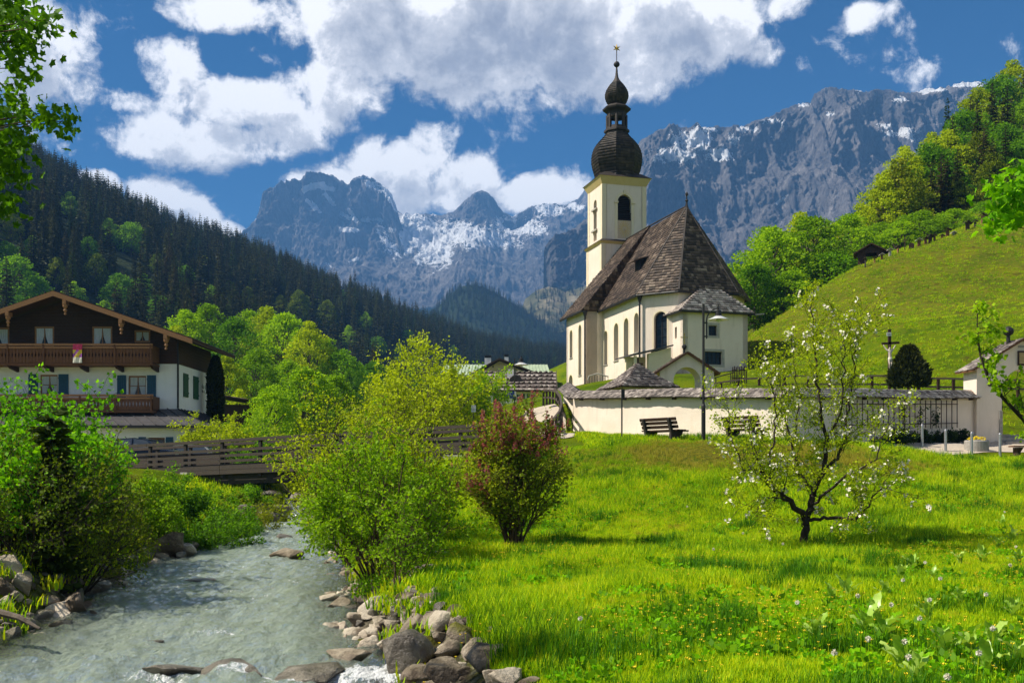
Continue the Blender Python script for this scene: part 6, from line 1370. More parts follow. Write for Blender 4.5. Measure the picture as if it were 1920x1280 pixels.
# ---- broadleaf tree seen from afar: limbs carrying leaf clumps
def far_tree(seed, h=12.0, w_=9.0, leaf_s=.34, clumps=46, per=95, low=.22, top=1.0):
    pl = Plant(seed); rg = pl.rg; pl.limb((0,0,-.6), (rg.normal()*.05,rg.normal()*.05,1), h*.62, .022*h, .008*h, 7, .06, .03); pl.limb((0,0,h*.5), (rg.normal()*.2,rg.normal()*.2,1), h*.36, .009*h, .003*h, 5, .12, .05)
    V = []
    for i in range(clumps):
        u = (i+.5)/clumps; z = low+(top-low)*u; a = i*2.39996+rg.uniform(-.5,.5); prof = math.sin(math.pi*min(1, ((z-low)/(top-low))*.86+.16))**.7; rr = w_*.5*prof*math.sqrt(rg.uniform(.25,1.0))
        c = np.array([rr*math.cos(a), rr*math.sin(a), h*z*(.94+.1*rg.random())]); cr = (.085+.06*rg.random())*w_*(1.15-.35*u)
        b = np.array([0,0,max(h*.18, c[2]-abs(rr)*.9-.6)]); d = c-b
        pl.limb(b, d, np.linalg.norm(d)*.95, .006*h, .0016*h, 5, .07, .02)
        n = int(per*(.7+.6*rg.random())); q = rg.normal(size=(n,3)); q /= np.linalg.norm(q, axis=1, keepdims=True); q *= (cr*rg.uniform(.25,1.0,(n,1))**.6)*np.array([1.15,1.15,.75])
        V.append(leaf_arrays(c+q, q+rg.normal(size=(n,3))*.5*cr, leaf_s*rg.uniform(.6,1.35,n), rg, .40, .1, .2*leaf_s))
    return pl, np.concatenate(V)
def merged_tree(name, pl, v, bark_m, leaf_m):
    """one mesh for far trees: wood and leaves with two materials"""
    wm_ = pl.wood_mesh('tmp'); wv_ = np.empty(len(wm_.vertices)*3, np.float32); wm_.vertices.foreach_get('co', wv_); wv_ = wv_.reshape(-1,3); wf_ = np.empty(len(wm_.polygons)*4, np.int32); wm_.polygons.foreach_get('vertices', wf_); wf_ = wf_.reshape(-1,4)
    me = np_mesh(name, np.concatenate([wv_, v]), np.concatenate([wf_, quads(len(v)//4, len(wv_))]), False, np.r_[np.zeros(len(wf_), int), np.ones(len(v)//4, int)]); bpy.data.meshes.remove(wm_)
    me.materials.append(MATS[bark_m]); me.materials.append(MATS[leaf_m]); return me
def conifer(seed, h=20.0, w_=5.6, whorls=30, per=9, sag=.28, fr=5, bare=.06):
    pl = Plant(seed); rg = pl.rg; pl.limb((0,0,-1), (rg.normal()*.01,rg.normal()*.01,1), h+.8, .013*h, .002*h, 8, .006, .02); V = []
    for i in range(whorls):
        u = i/(whorls-1); z = h*(bare+(1-bare)*u**.92); L0 = w_*.5*(1-u)**.78*(.75+.35*rg.random())+.12
        for b in range(per if u < .85 else 5):
            a = rg.uniform(0, 6.283); L = L0*rg.uniform(.65,1.15); d = np.array([math.cos(a), math.sin(a), .12+.25*u]); side = np.array([-math.sin(a), math.cos(a), 0])
            p0 = np.array([0,0,z+rg.uniform(-.25,.25)])
            for k in range(fr):
                f0 = .06+.86*k/fr; p = p0+d*L*f0; p[2] -= sag*L*f0**1.7
                ll = L*(1.25/fr)*(1.2-.4*f0)+.18; dd = d+np.array([0,0,-sag*1.5*f0])
                for sg_ in (-.75, .75): 
                    e = dd*.9+side*sg_*rg.uniform(.5,1.2)+np.array([0,0,-.22-.2*rg.random()])
                    V.append((p, e, ll*rg.uniform(.8,1.25)))
                if k == fr-1: V.append((p, dd, ll))
    A = np.array([q[0] for q in V]); D = np.array([q[1] for q in V]); S = np.array([q[2] for q in V])
    return pl, leaf_arrays(A, D, S, rg, .22, -.10, .12)
# ---- scatter as one object of stuff: points that carry instances
def scatter(name, pts, rotz, scl, protos, variant, tilt=None):
    n = len(pts); me = bpy.data.meshes.new(name); me.vertices.add(n); me.vertices.foreach_set('co', np.asarray(pts, np.float32).ravel())
    rot = np.zeros((n,3), np.float32); rot[:,2] = rotz
    if tilt is not None: rot[:,:2] = tilt
    at = me.attributes.new('rot', 'FLOAT_VECTOR', 'POINT'); at.data.foreach_set('vector', rot.ravel()); at = me.attributes.new('scl', 'FLOAT', 'POINT'); at.data.foreach_set('value', np.asarray(scl, np.float32)); at = me.attributes.new('var', 'INT', 'POINT'); at.data.foreach_set('value', np.asarray(variant, np.int32))
    o = bpy.data.objects.new(name, me); C.objects.link(o); o['kind'] = 'stuff'
    ng = bpy.data.node_groups.new(name, 'GeometryNodeTree'); ng.interface.new_socket('Geometry', in_out='INPUT', socket_type='NodeSocketGeometry'); ng.interface.new_socket('Geometry', in_out='OUTPUT', socket_type='NodeSocketGeometry')
    N = ng.nodes; Lk = ng.links; gi_ = N.new('NodeGroupInput'); go2 = N.new('NodeGroupOutput'); jn = N.new('GeometryNodeJoinGeometry'); Lk.new(jn.outputs[0], go2.inputs[0])
    def attr(nm, ty): a = N.new('GeometryNodeInputNamedAttribute'); a.data_type = ty; a.inputs[0].default_value = nm; return a
    ra, sa, va = attr('rot','FLOAT_VECTOR'), attr('scl','FLOAT'), attr('var','INT'); er = N.new('FunctionNodeEulerToRotation'); Lk.new(ra.outputs[0], er.inputs[0])
    for k, pm in enumerate(protos):
        po_ = bpy.data.objects.new(name+'_piece', pm); oi = N.new('GeometryNodeObjectInfo'); oi.inputs['Object'].default_value = po_; oi.inputs['As Instance'].default_value = True
        cp = N.new('FunctionNodeCompare'); cp.data_type = 'INT'; cp.operation = 'EQUAL'; Lk.new(va.outputs[0], cp.inputs[2]); cp.inputs[3].default_value = k
        ip = N.new('GeometryNodeInstanceOnPoints'); Lk.new(gi_.outputs[0], ip.inputs['Points']); Lk.new(cp.outputs[0], ip.inputs['Selection']); Lk.new(oi.outputs['Geometry'], ip.inputs['Instance']); Lk.new(er.outputs[0], ip.inputs['Rotation']); Lk.new(sa.outputs[0], ip.inputs['Scale']); Lk.new(ip.outputs[0], jn.inputs[0])
    md_ = o.modifiers.new('scatter', 'NODES'); md_.node_group = ng; return o
# ================================================================ forests and trees
CON = []
for i, (w_, m, sg_) in enumerate([(5.4,'needle_dark',.26),(6.2,'needle_dark',.34),(4.6,'needle_mid',.22),(6.6,'needle_brown',.3)]): 
    pl, v = conifer(100+i, 20, w_, 30, 9, sg_); CON.append(merged_tree('spruce', pl, v, 'bark_dark', m))
CONL = []
for i, m in enumerate(['needle_dark','needle_mid','needle_dark']):
    pl, v = conifer(140+i, 20, 5.8, 20, 7, .3, 3); CONL.append(merged_tree('spruce_far', pl, v, 'bark_dark', m))
DEC = []
for i, (h_, w_, m) in enumerate([(12,9,'leaf_spring'),(13,8,'leaf_yellow'),(11,10,'leaf_mid'),(14,9,'leaf_spring'),(12,8,'leaf_olive')]):
    pl, v = far_tree(200+i, h_, w_, .42, 52, 80); DEC.append((h_, merged_tree('broadleaf', pl, v, 'bark_grey', m)))
rgf = np.random.default_rng(77)
nS, nT = LH.shape[0], 60
LHP = np.stack([960+F*LH[:,:nT,0]/LH[:,:nT,1], HZ-F*LH[:,:nT,2]/LH[:,:nT,1]], -1)
def on_hill(px, py, S=LH, SP=LHP):
    d = (SP[...,0]-px)**2+(SP[...,1]-py)**2; i, j = np.unravel_index(np.argmin(d), d.shape); return S[i,j]
# random spruce positions over the hillside, even in area
pts = []
cell = np.linalg.norm(np.cross(LH[1:,:nT-1]-LH[:-1,:nT-1], LH[:-1,1:nT]-LH[:-1,:nT-1]), axis=-1)
cx_ = LHP[:-1,:nT-1,0]; vis = (cx_ > -80) & (cx_ < 1300)
cell = cell*vis; pr_ = (cell/cell.sum()).ravel(); NTREE = 6500
ch_ = rgf.choice(len(pr_), NTREE, p=pr_); ii, jj = np.unravel_index(ch_, cell.shape); fa, fb = rgf.random((NTREE,1)), rgf.random((NTREE,1))
pts = LH[ii,jj]*(1-fa)*(1-fb)+LH[ii+1,jj]*fa*(1-fb)+LH[ii,jj+1]*(1-fa)*fb+LH[ii+1,jj+1]*fa*fb
# a line along the ridge so the skyline is toothed
rid = LH[:,nT-1]; k_ = rgf.uniform(0, len(rid)-1.001, 700); i0 = k_.astype(int); rp3 = rid[i0]*(1-(k_-i0)[:,None])+rid[i0+1]*(k_-i0)[:,None]+rgf.normal(size=(700,3))*np.array([6,6,1])
pts = np.concatenate([pts, rp3]); hts = rgf.uniform(.62,1.25,len(pts))*np.clip(1.12-.0002*pts[:,1], .7, 1.1)
# holes in the stand for the broadleaf trees
hill_dec = [(128,392,46,0),(205,440,50,0),(250,455,58,2),(322,452,26,0),(22,440,60,4),(30,535,95,2),(182,520,70,4),(225,565,70,2),(292,500,40,4),(110,520,55,4),(12,500,60,2),(560,585,60,4),(610,600,55,4),(70,560,70,2),(470,560,40,4),(690,610,34,0),(760,640,34,2),(850,668,30,0),(640,560,24,0),(160,610,60,2),(300,590,50,2),(60,480,44,0),(90,605,60,0),(140,560,56,0),(272,540,46,0),(345,525,40,2),(400,565,46,0),(432,548,36,4),(500,605,44,0),(525,575,36,4),(655,640,40,0),(705,655,38,2),(742,672,34,0),(35,590,60,2),(200,600,56,0),(380,500,30,4),(170,470,40,2)]
DECP = []
for px, py, hp, kd in hill_dec:
    q = on_hill(px, py+hp*.45); hm = hp*q[1]/F; DECP.append((q, hm*1.12, kd))
keep = np.ones(len(pts), bool); scrx = 960+F*pts[:,0]/pts[:,1]; scry = HZ-F*pts[:,2]/pts[:,1]
for q, hm, kd in DECP:
    sx, sy, rr = 960+F*q[0]/q[1], HZ-F*q[2]/q[1], hm*F/q[1]
    keep &= ~((np.abs(scrx-sx) < rr*.42) & (scry-sy > -4) & (scry-sy < rr*1.1) & (pts[:,1] < q[1]+2))
pts, hts = pts[keep], hts[keep]; order = np.argsort(pts[:,1]); pts, hts = pts[order], hts[order]
scrx = 960+F*pts[:,0]/pts[:,1]; ind = np.where((scrx > -30) & (scrx < 1080))[0][:250]; rest = np.setdiff1d(np.arange(len(pts)), ind)
for j, i in enumerate(ind):
    v_ = int(rgf.choice(4, p=[.45,.28,.15,.12])); o = link('spruce_tree', CON[v_], None, None, tuple(pts[i]-np.array([0,0,.5])), rgf.uniform(0,6.28), hts[i])
    tag(o, ['tall dark spruce in the hillside forest behind the chalet','broad dark spruce with sagging boughs in the hillside forest','slim green spruce in the hillside forest behind the chalet','brownish spruce in the hillside forest behind the chalet'][v_], 'spruce', 'spruces at the foot of the forested hillside')
scatter('forest', pts[rest]-np.array([0,0,.5]), rgf.uniform(0,6.28,len(rest)), hts[rest], CONL, rgf.choice(3, len(rest), p=[.5,.2,.3]))
DL = {0:'bright spring-green broadleaf tree standing among the hillside spruces',2:'mid-green broadleaf tree standing among the hillside spruces',4:'dull olive broadleaf tree standing among the hillside spruces'}
for q, hm, kd in DECP:
    h_, me = DEC[kd]; tag(link('broadleaf_tree', me, None, None, tuple(q-np.array([0,0,.3])), rgf.uniform(0,6.28), hm/h_), DL[kd], 'tree', 'broadleaf trees in the hillside forest')
# ---- bright trees on the valley floor behind the chalet and bridge
valley = [(350,645,110,150,0),(388,640,115,155,3),(330,660,95,140,1),(440,650,100,150,2),(470,660,120,170,3),(500,665,130,165,1),(535,672,130,160,0),(580,690,115,150,1),(610,690,100,160,3),(480,705,110,115,0),(425,715,105,110,1),(540,715,95,120,0),(450,740,70,100,1),(640,715,80,150,2),(700,715,75,170,2),(740,712,70,190,4),(665,715,70,180,0),(770,715,60,200,2),(620,735,70,130,0),(515,640,60,190,4),(590,655,70,200,4),(380,730,60,95,1),(240,690,80,140,2),(150,690,90,150,2),(60,690,90,150,0),(305,690,70,130,0),(830,720,50,210,2),(720,740,60,140,0)]
VL = {0:'fresh green broadleaf tree on the valley floor beyond the bridge',1:'yellow-green broadleaf tree on the valley floor beyond the bridge',2:'darker green broadleaf tree on the valley floor beyond the bridge',3:'tall spring-green tree on the valley floor beyond the chalet',4:'olive half-bare tree on the valley floor beyond the bridge'}
DECW = []
for i, (h_, w_, m) in enumerate([(12,9,'leaf_spring'),(13,8.5,'leaf_yellow'),(11,10,'leaf_mid'),(14,9,'leaf_spring'),(12,8,'leaf_olive')]):
    pl, v = far_tree(230+i, h_, w_, .30, 64, 130, .12); wm_ = pl.wood_mesh('trunk'); wm_.materials.append(MATS['bark_grey']); cm_ = crown_mesh('crown', v); cm_.materials.append(MATS[m]); DECW.append((h_, wm_, cm_))
def put_tree(name, label, cat, group, loc, rz, sc, kd, lib=None):
    h_, wm_, cm_ = (lib or DECW)[kd]; o = empty(name, loc, rz, label, cat, group); o.scale = sc if isinstance(sc, tuple) else (sc,)*3; link('trunk', wm_, None, o); link('crown', cm_, None, o); return o
for px, py, hp, Y, kd in valley:
    x = (px-960)/F*Y; hm = hp*Y/F; zb = (HZ-py-4)/F*Y-hm*.35; zb = min(zb, max(Hs(x,Y), zb-3)); put_tree('broadleaf_tree', VL[kd], 'tree', 'trees on the valley floor', (x,Y,zb), rgf.uniform(0,6.28), hm*1.3/DECW[kd][0], kd)
for px, py, hp, Y in [(440,640,75,190),(590,700,75,170),(675,715,80,200),(700,690,90,230),(735,700,80,230),(760,690,85,260),(655,720,60,150),(630,680,70,230),(800,705,70,280),(555,640,70,260),(865,705,60,300),(900,712,55,320),(950,710,50,340),(1000,708,56,330),(1030,712,60,320),(980,715,48,300),(1055,716,50,310)]:
    x = (px-960)/F*Y; hm = hp*Y/F; tag(link('spruce_tree', CON[int(rgf.integers(0,4))], None, None, (x,Y,(HZ-py-hp*.3)/F*Y-hm*.4), rgf.uniform(0,6.28), hm*1.25/20), 'dark spruce standing among the bright valley-floor trees', 'spruce', 'spruces on the valley floor')
# round pruned-looking tree beyond the bridge
put_tree('round_tree', 'dense rounded bright green tree beyond the bridge', 'tree', None, ((572-960)/F*78,78,.2), 1.0, (.74,.7,.62), 0); put_tree('round_tree', 'lower rounded green tree close beside the larger round one', 'tree', None, ((630-960)/F*80,80,0), 2.0, (.5,.5,.52), 3)
put_tree('round_tree', 'rounded green tree between the cypress and the dense round one', 'tree', None, ((510-960)/F*74,74,.0), 4.0, (.48,.5,.5), 0)
# ---- trees right of the church and the wood above the graves
RL = {0:'light green bushy tree on the slope beside the church',1:'yellow-green bushy tree on the slope beside the church',2:'deeper green bushy tree on the slope beside the church',3:'tall light green tree on the slope beside the church'}
for px, py, hp, wp, Y, kd in [(1450,600,180,160,100,0),(1525,575,175,170,102,3),(1590,545,150,130,106,0),(1415,615,130,110,97,2),(1480,620,120,140,96,0),(1560,585,120,140,99,2),(1500,545,150,120,108,1),(1620,510,90,110,112,0),(1655,490,80,110,116,0),(1725,470,80,130,112,0),(1790,455,70,110,114,0),(1690,480,70,100,110,3),(1440,560,140,120,108,3),(1850,430,60,90,116,2)]:
    x = (px-960)/F*Y; h_ = DECW[kd][0]; hm = hp*Y/F; wm2 = wp*Y/F/9.0; zb = (HZ-py)/F*Y-.5; put_tree('bushy_tree', RL[kd], 'tree', 'bushy trees between church and wood', (x,Y,min(zb, Hs(x,Y))), rgf.uniform(0,6.28), (wm2,wm2,(hm+max(0,zb-Hs(x,Y)))/h_), kd)
RHP = np.stack([960+F*RH[:,:40,0]/RH[:,:40,1], HZ-F*RH[:,:40,2]/RH[:,:40,1]], -1)
WL = {0:'bright green broadleaf tree in the wood above the graves',1:'yellow-green broadleaf tree in the wood above the graves',2:'mid-green broadleaf tree in the wood above the graves',3:'tall spring-green broadleaf tree in the wood above the graves',4:'olive broadleaf tree in the wood above the graves'}
wood = [(1665,470,150,1),(1690,440,160,4),(1720,400,140,1),(1750,380,150,2),(1780,350,140,1),(1700,360,120,1),(1810,300,130,2),(1840,270,140,1),(1870,240,130,2),(1900,220,140,1),(1745,320,110,1),(1830,340,120,4),(1880,320,120,2),(1860,390,120,4),(1910,360,130,2),(1800,410,100,4),(1655,430,110,2),(1920,280,120,0),(1890,180,90,0),(1930,160,100,3),(1770,280,90,1),(1950,250,120,0),(1960,350,120,2),(1820,230,80,0)]
for px, py, hp, kd in wood:
    q = on_hill(px, py+hp*.4, RH, RHP); hm = hp*q[1]/F; put_tree('broadleaf_tree', WL[kd], 'tree', 'trees of the wood above the graves', tuple(q-np.array([0,0,.5])), rgf.uniform(0,6.28), hm*1.15/DECW[kd][0], kd)
for px, py, hp, v_ in [(1790,330,170,0),(1835,300,170,1),(1855,260,160,0),(1735,370,160,0),(1890,270,170,0),(1710,400,150,1),(1765,390,160,3),(1905,390,170,1),(1615,450,120,0),(1600,470,90,1),(1700,430,130,3),(1725,420,130,0),(1745,410,150,1),(1775,400,150,0),(1800,400,160,1),(1760,340,130,0),(1850,330,150,3),(1870,370,160,0),(1820,280,150,1),(1900,300,150,0),(1885,200,120,0),(1910,170,120,1),(1825,240,90,0),(1690,330,90,3),(1680,400,120,1),(1925,210,140,0),(1940,300,140,1),(1810,350,120,0),(1640,430,110,3)]:
    q = on_hill(px, py+hp*.4, RH, RHP); hm = hp*q[1]/F; tag(link('spruce_tree', CON[v_], None, None, tuple(q-np.array([0,0,.5])), rgf.uniform(0,6.28), hm*1.1/20), ['dark spruce in the wood above the graves','broad dark spruce in the wood above the graves','','brown-tinged spruce in the wood above the graves'][v_], 'spruce', 'spruces of the wood above the graves')
# ---- slim larch standing above the wood
pl, v = conifer(171, 20, 5, 22, 5, .1, 3, .3); lo_ = empty('larch_tree', tuple(on_hill(1765,330,RH,RHP)), 0, 'thin feathery larch rising above the other trees of the wood', 'larch'); lo_.scale = (.62,.62,.85)
link('trunk', pl.wood_mesh('trunk'), MATS['bark_dark'], lo_); link('crown', crown_mesh('crown', v), MATS['needle_mid'], lo_)
# ---- columnar cypress beside the chalet, round evergreen by the cross
def evergreen(seed, n, shape, leaf_s):
    rg = np.random.default_rng(seed); z = rg.random(n); a = rg.uniform(0, 6.283, n); prof = shape(z); lump = 1+.34*fbm(np.cos(a)*2.6+seed, np.sin(a)*2.6, z*6, 4, seed); r_ = prof*lump*rg.uniform(.72,1.0,n)
    A = np.stack([r_*np.cos(a), r_*np.sin(a), z], -1); D = np.stack([np.cos(a)*.5, np.sin(a)*.5, .7+0*z], -1)+rg.normal(size=(n,3))*.35; return A, D, rg
A_, D_, rg_ = evergreen(5, 9000, lambda z: .108*np.minimum(1, (1-z)*3.2+.06)**.6*np.minimum(1, z*12+.5), .1); Yt = 64.5; kt = Yt/F; hT = 132*kt
v = leaf_arrays(A_*hT, D_, .16*np.ones(len(A_)), rg_, .3, .1, 0); pl = Plant(9); pl.limb((0,0,-.3), (0,0,1), hT*.9, .09, .02, 6, .01); plant_obj('columnar_cypress', 'tall dark columnar cypress at the corner of the chalet', 'cypress', ((404-960)*kt,Yt,(HZ-801)*kt), pl, v, 'bark_brown', 'needle_dark', trunk='trunk', crown='crown')
A_, D_, rg_ = evergreen(6, 12000, lambda z: .46*np.minimum(1,(1-z)*1.25+.02)**.62*np.minimum(1, z*3+.72), .1); Ye = 53.2; ke = Ye/F; hE = 80*ke
v = leaf_arrays(A_*hE*np.array([1,1,.94]), D_, .10+.22*rg_.random(len(A_))**2, rg_, .22, .1, 0); pl = Plant(10); pl.limb((0,0,-.3), (0,0,1), hE*.85, .08, .02, 6, .02); plant_obj('evergreen_bush', 'dense dark conical evergreen bush beside the crucifix', 'bush', ((1704-960)*ke,Ye,(HZ-727)*ke), pl, v, 'bark_brown', 'needle_dark')

# ---- forest cover on the hazy foothills
rgh = np.random.default_rng(90); hp3 = []
for S, n_ in ((HILLS[0],1500),(HILLS[2],1500),(HILLS[1],260)):
    a, b = S.shape[:2]; i = rgh.integers(0,a-1,n_); j = (rgh.random(n_)**1.2*(b-1)).astype(int); f1, f2 = rgh.random((n_,1)), rgh.random((n_,1)); hp3.append(S[i,j]*(1-f1)*(1-f2)+S[i+1,j]*f1*(1-f2)+S[i,np.minimum(j+1,b-1)]*(1-f1)*f2+S[i+1,np.minimum(j+1,b-1)]*f1*f2)
hp3 = np.concatenate(hp3); scatter('distant_forest', hp3, rgh.uniform(0,6.28,len(hp3)), rgh.uniform(.45,.8,len(hp3)), CONL, rgh.choice(3, len(hp3)))
# ================================================================ shrubs and trees near the stream
def bush(name, label, px, Y, zbase, hm, wm_, stems, leaf_m, leaf_s, seed, bark_m='bark_brown', lev_n=(5,4), leaves=7, k=3, spread=.05, up=.04, group=None, ang=38, width=.40, cat='bush', splay=.75, extra=None, wob=.10, scale=1.0, gx_=None, low=.22):
    """many stems from one foot, branching twice, leaves on the twigs"""
    pl = Plant(seed); rg = pl.rg; spec = [dict(n=lev_n[0], ang=ang, ratio=.50, start=low, wob=wob, up=up, seg=7), dict(n=lev_n[1], ang=ang+6, ratio=.55, start=.2, wob=.12, up=up*.5, seg=5), dict(leaves=leaves, start=.05, wob=.14, up=0, seg=4)]
    for i in range(stems):
        a = i*2.4+rg.uniform(-.4,.4); f = math.sqrt((i+.5)/stems)*splay; d = (math.cos(a)*f*wm_/hm, math.sin(a)*f*wm_/hm, 1); L = hm*rg.uniform(.62,.92)*(1.06-.22*f)
        pl.grow((math.cos(a)*.10*wm_*f, math.sin(a)*.10*wm_*f, -.15), d, L, .012*hm**.7, 0, spec)
    v = pl.leaves(k, leaf_s, spread, width); x = (px-960)/F*Y if gx_ is None else gx_
    ex = () if extra is None else [(nm, fn(pl, rg), mm) for nm, fn, mm in extra]
    return plant_obj(name, label, cat, (x,Y,Hs(x,Y) if zbase is None else zbase), pl, v, bark_m, leaf_m, group, 0, scale, extra=ex)
# right bank: rounded green willow bush, taller yellow one behind it
bush('willow_bush', 'rounded bright green bush leaning over the stream', 708, 20.0, None, 3.05, 2.8, 22, 'leaf_spring', .064, 301, lev_n=(7,5), leaves=7, k=3, spread=.05, splay=1.0)
bush('willow_bush', 'tall yellowish twiggy bush standing behind the rounded green one', 672, 24.0, None, 3.9, 3.3, 22, 'leaf_yellow', .066, 302, lev_n=(7,5), leaves=6, k=3, spread=.06, up=.05, splay=.85)
bush('willow_bush', 'yellow-green leafy bush between the round bush and the lilac', 795, 23.2, None, 2.6, 2.2, 12, 'leaf_yellow', .06, 303, lev_n=(6,5), leaves=6, k=2)
bush('sapling', 'small leafy sapling at the water edge below the rounded bush', 748, 17.6, None, 1.5, .75, 6, 'leaf_spring', .055, 304, lev_n=(5,4), leaves=5, k=2, cat='sapling')
bush('sapling', 'low bright weed growing on the bank stones below the rounded bush', 700, 18.4, None, .8, .9, 7, 'leaf_mid', .05, 305, lev_n=(4,3), leaves=5, k=2, cat='sapling')
def panicles(pl, rg):
    A = np.concatenate(pl.anch); top = A[(A[:,2] > 1.9) | ((A[:,0] < -.5) & (A[:,2] > .8))]; top = top[rg.choice(len(top), min(620, len(top)), False)]
    n = 24; t = rg.random((len(top), n)); r_ = .032*(1-t)+.008; a = rg.uniform(0, 6.283, t.shape); c = top[:,None]+np.stack([r_*np.cos(a), r_*np.sin(a), t*.17], -1)
    c = c.reshape(-1,3); return leaf_arrays(c, rg.normal(size=c.shape)+np.array([0,0,.4]), .034*rg.uniform(.7,1.3,len(c)), rg, .5, .1)
bush('lilac_bush', 'lilac bush with purple flower buds and many bare stems', 963, 21.8, None, 3.15, 1.75, 16, 'leaf_lilac', .062, 311, 'bark_brown', (9,6), 6, 3, .06, .05, extra=[('flower_buds', panicles, 'flower_lilac')], ang=28, splay=.55, wob=.05, low=.10)
# yellow multi-stemmed tree beyond the bridge, shrubs along the far side
bush('birch_tree', 'loose yellow-green multi-stemmed tree beyond the bridge', 795, 47.5, None, 5.2, 4.2, 16, 'leaf_yellow', .12, 321, 'bark_grey', (7,6), 6, 3, .10, .05, cat='tree', splay=.9)
bush('birch_tree', 'smaller yellow-green leafy tree partly behind the blue sign', 885, 51, None, 3.5, 2.8, 12, 'leaf_spring', .12, 322, 'bark_grey', (7,5), 6, 3, .10, .05, cat='tree')
bush('birch_tree', 'yellow-green tree crowding behind the bridge railing', 720, 50, None, 4.2, 4.0, 12, 'leaf_yellow', .12, 323, 'bark_grey', (6,5), 6, 3, .10, .05, cat='tree')
for i, (px, Y, h_, m) in enumerate([(400,56,3.0,'leaf_yellow'),(440,55,2.6,'leaf_yellow'),(480,57,3.2,'leaf_spring'),(520,54,2.6,'leaf_yellow'),(560,56,3.0,'leaf_yellow'),(600,53,2.7,'leaf_spring'),(640,53,2.9,'leaf_mid'),(370,58,2.2,'leaf_yellow'),(670,56,3.6,'leaf_spring')]):
    bush('shrub', {'leaf_yellow':'yellow shrub growing along the far side of the bridge','leaf_spring':'fresh green shrub growing along the far side of the bridge','leaf_mid':'mid-green shrub growing along the far side of the bridge'}[m], px, Y, None, h_, h_*.95, 9, m, .12, 330+i, 'bark_grey', (5,5), 6, 2, .08, .05, 'shrubs beyond the bridge', cat='shrub')
# left bank thicket
bush('maple_bush', 'tall bright green leafy bush on the bank below the chalet', 66, 21.5, None, 3.7, 3.2, 16, 'leaf_maple', .095, 341, 'bark_dark', (7,5), 6, 3, .07, .05, splay=.95)
bush('maple_bush', 'bright green bush spreading toward the bridge end', 132, 23.0, None, 2.9, 1.8, 12, 'leaf_maple', .09, 342, 'bark_dark', (7,5), 6, 3, .07, .05)
bush('thicket_bush', 'dark olive twiggy bush hanging over the bank boulders opposite the meadow', 50, 18.3, None, 2.7, 2.5, 14, 'leaf_olive', .06, 343, 'bark_dark', (7,6), 6, 2, .06, .01, splay=1.05)
bush('thicket_bush', 'olive-brown twiggy bush trailing toward the water beside the mossy boulder', 135, 19.2, None, 2.7, 2.2, 14, 'leaf_olive', .055, 344, 'bark_dark', (7,6), 6, 2, .06, .01, splay=1.05)
bush('maple_bush', 'bright leafy bush at the edge of the dark thicket', 8, 18.6, None, 2.6, 2.2, 10, 'leaf_maple', .085, 345, 'bark_dark', (6,5), 6, 3, .06, .04)
bush('thicket_bush', 'green bush tucked behind the olive thicket', 110, 25, None, 2.9, 2.6, 12, 'leaf_mid', .08, 346, 'bark_dark', (6,5), 6, 3, .06, .04)
pl, v = conifer(350, 2.8, 1.0, 28, 5, .02, 7, .03); A_ = plant_obj('young_spruce', 'young feathery spruce rising out of the bank thicket', 'spruce', ((98-960)/F*18.4,18.4,Hs((98-960)/F*18.4,18.4)), pl, v, 'bark_dark', 'needle_mid', trunk='trunk', crown='crown')
# bank between thicket and bridge
bush('bank_bush', 'yellow-green bush above the mossy boulder', 280, 26.2, None, 1.5, 1.3, 9, 'leaf_spring', .062, 361, 'bark_brown', (6,5), 6, 3, .05, .03)
bush('bank_bush', 'dark green drooping bush overhanging the stream bend', 378, 28.5, None, 1.75, 2.1, 18, 'leaf_mid', .06, 362, 'bark_dark', (7,5), 7, 3, .06, -.04, splay=1.2)
bush('bank_bush', 'green bush under the chalet end of the bridge railing', 322, 31.5, None, 1.5, 2.6, 14, 'leaf_mid', .07, 363, 'bark_dark', (6,5), 6, 3, .06, .02)
bush('bank_bush', 'brown twiggy bush at the waterline beneath the bridge', 455, 34, None, 1.5, 2.2, 12, 'leaf_olive', .06, 364, 'bark_brown', (7,5), 6, 2, .06, -.01, splay=1.2)
bush('bank_bush', 'olive twiggy bush beside the dark rocks under the bridge', 505, 37.5, None, 1.15, 1.9, 10, 'leaf_olive', .065, 365, 'bark_brown', (6,5), 6, 2, .06, 0, splay=1.2)
bush('bank_bush', 'fresh green bush between the thicket and the drooping bush', 252, 27.2, None, 1.55, 1.8, 14, 'leaf_spring', .065, 371, 'bark_dark', (6,5), 7, 3, .06, .02)
bush('bank_bush', 'mid-green bush below the bridge railing by the stream bend', 420, 31.5, None, 1.55, 2.1, 15, 'leaf_mid', .065, 372, 'bark_dark', (6,5), 7, 3, .06, .0, splay=1.1)
bush('bank_bush', 'yellow-green bush seen beneath the bridge deck', 590, 50, None, 2.2, 3.2, 12, 'leaf_yellow', .12, 366, 'bark_brown', (6,5), 6, 3, .08, .02)
bush('bank_bush', 'mid-green bush beneath the bridge beside the cascade', 480, 47, None, 1.9, 3.0, 12, 'leaf_mid', .10, 367, 'bark_brown', (6,5), 6, 3, .08, .02)
bush('bank_bush', 'leafy bush on the bank opposite the cascade', 655, 33, None, 2.0, 2.4, 10, 'leaf_spring', .075, 368, 'bark_brown', (6,5), 6, 3, .06, .02)
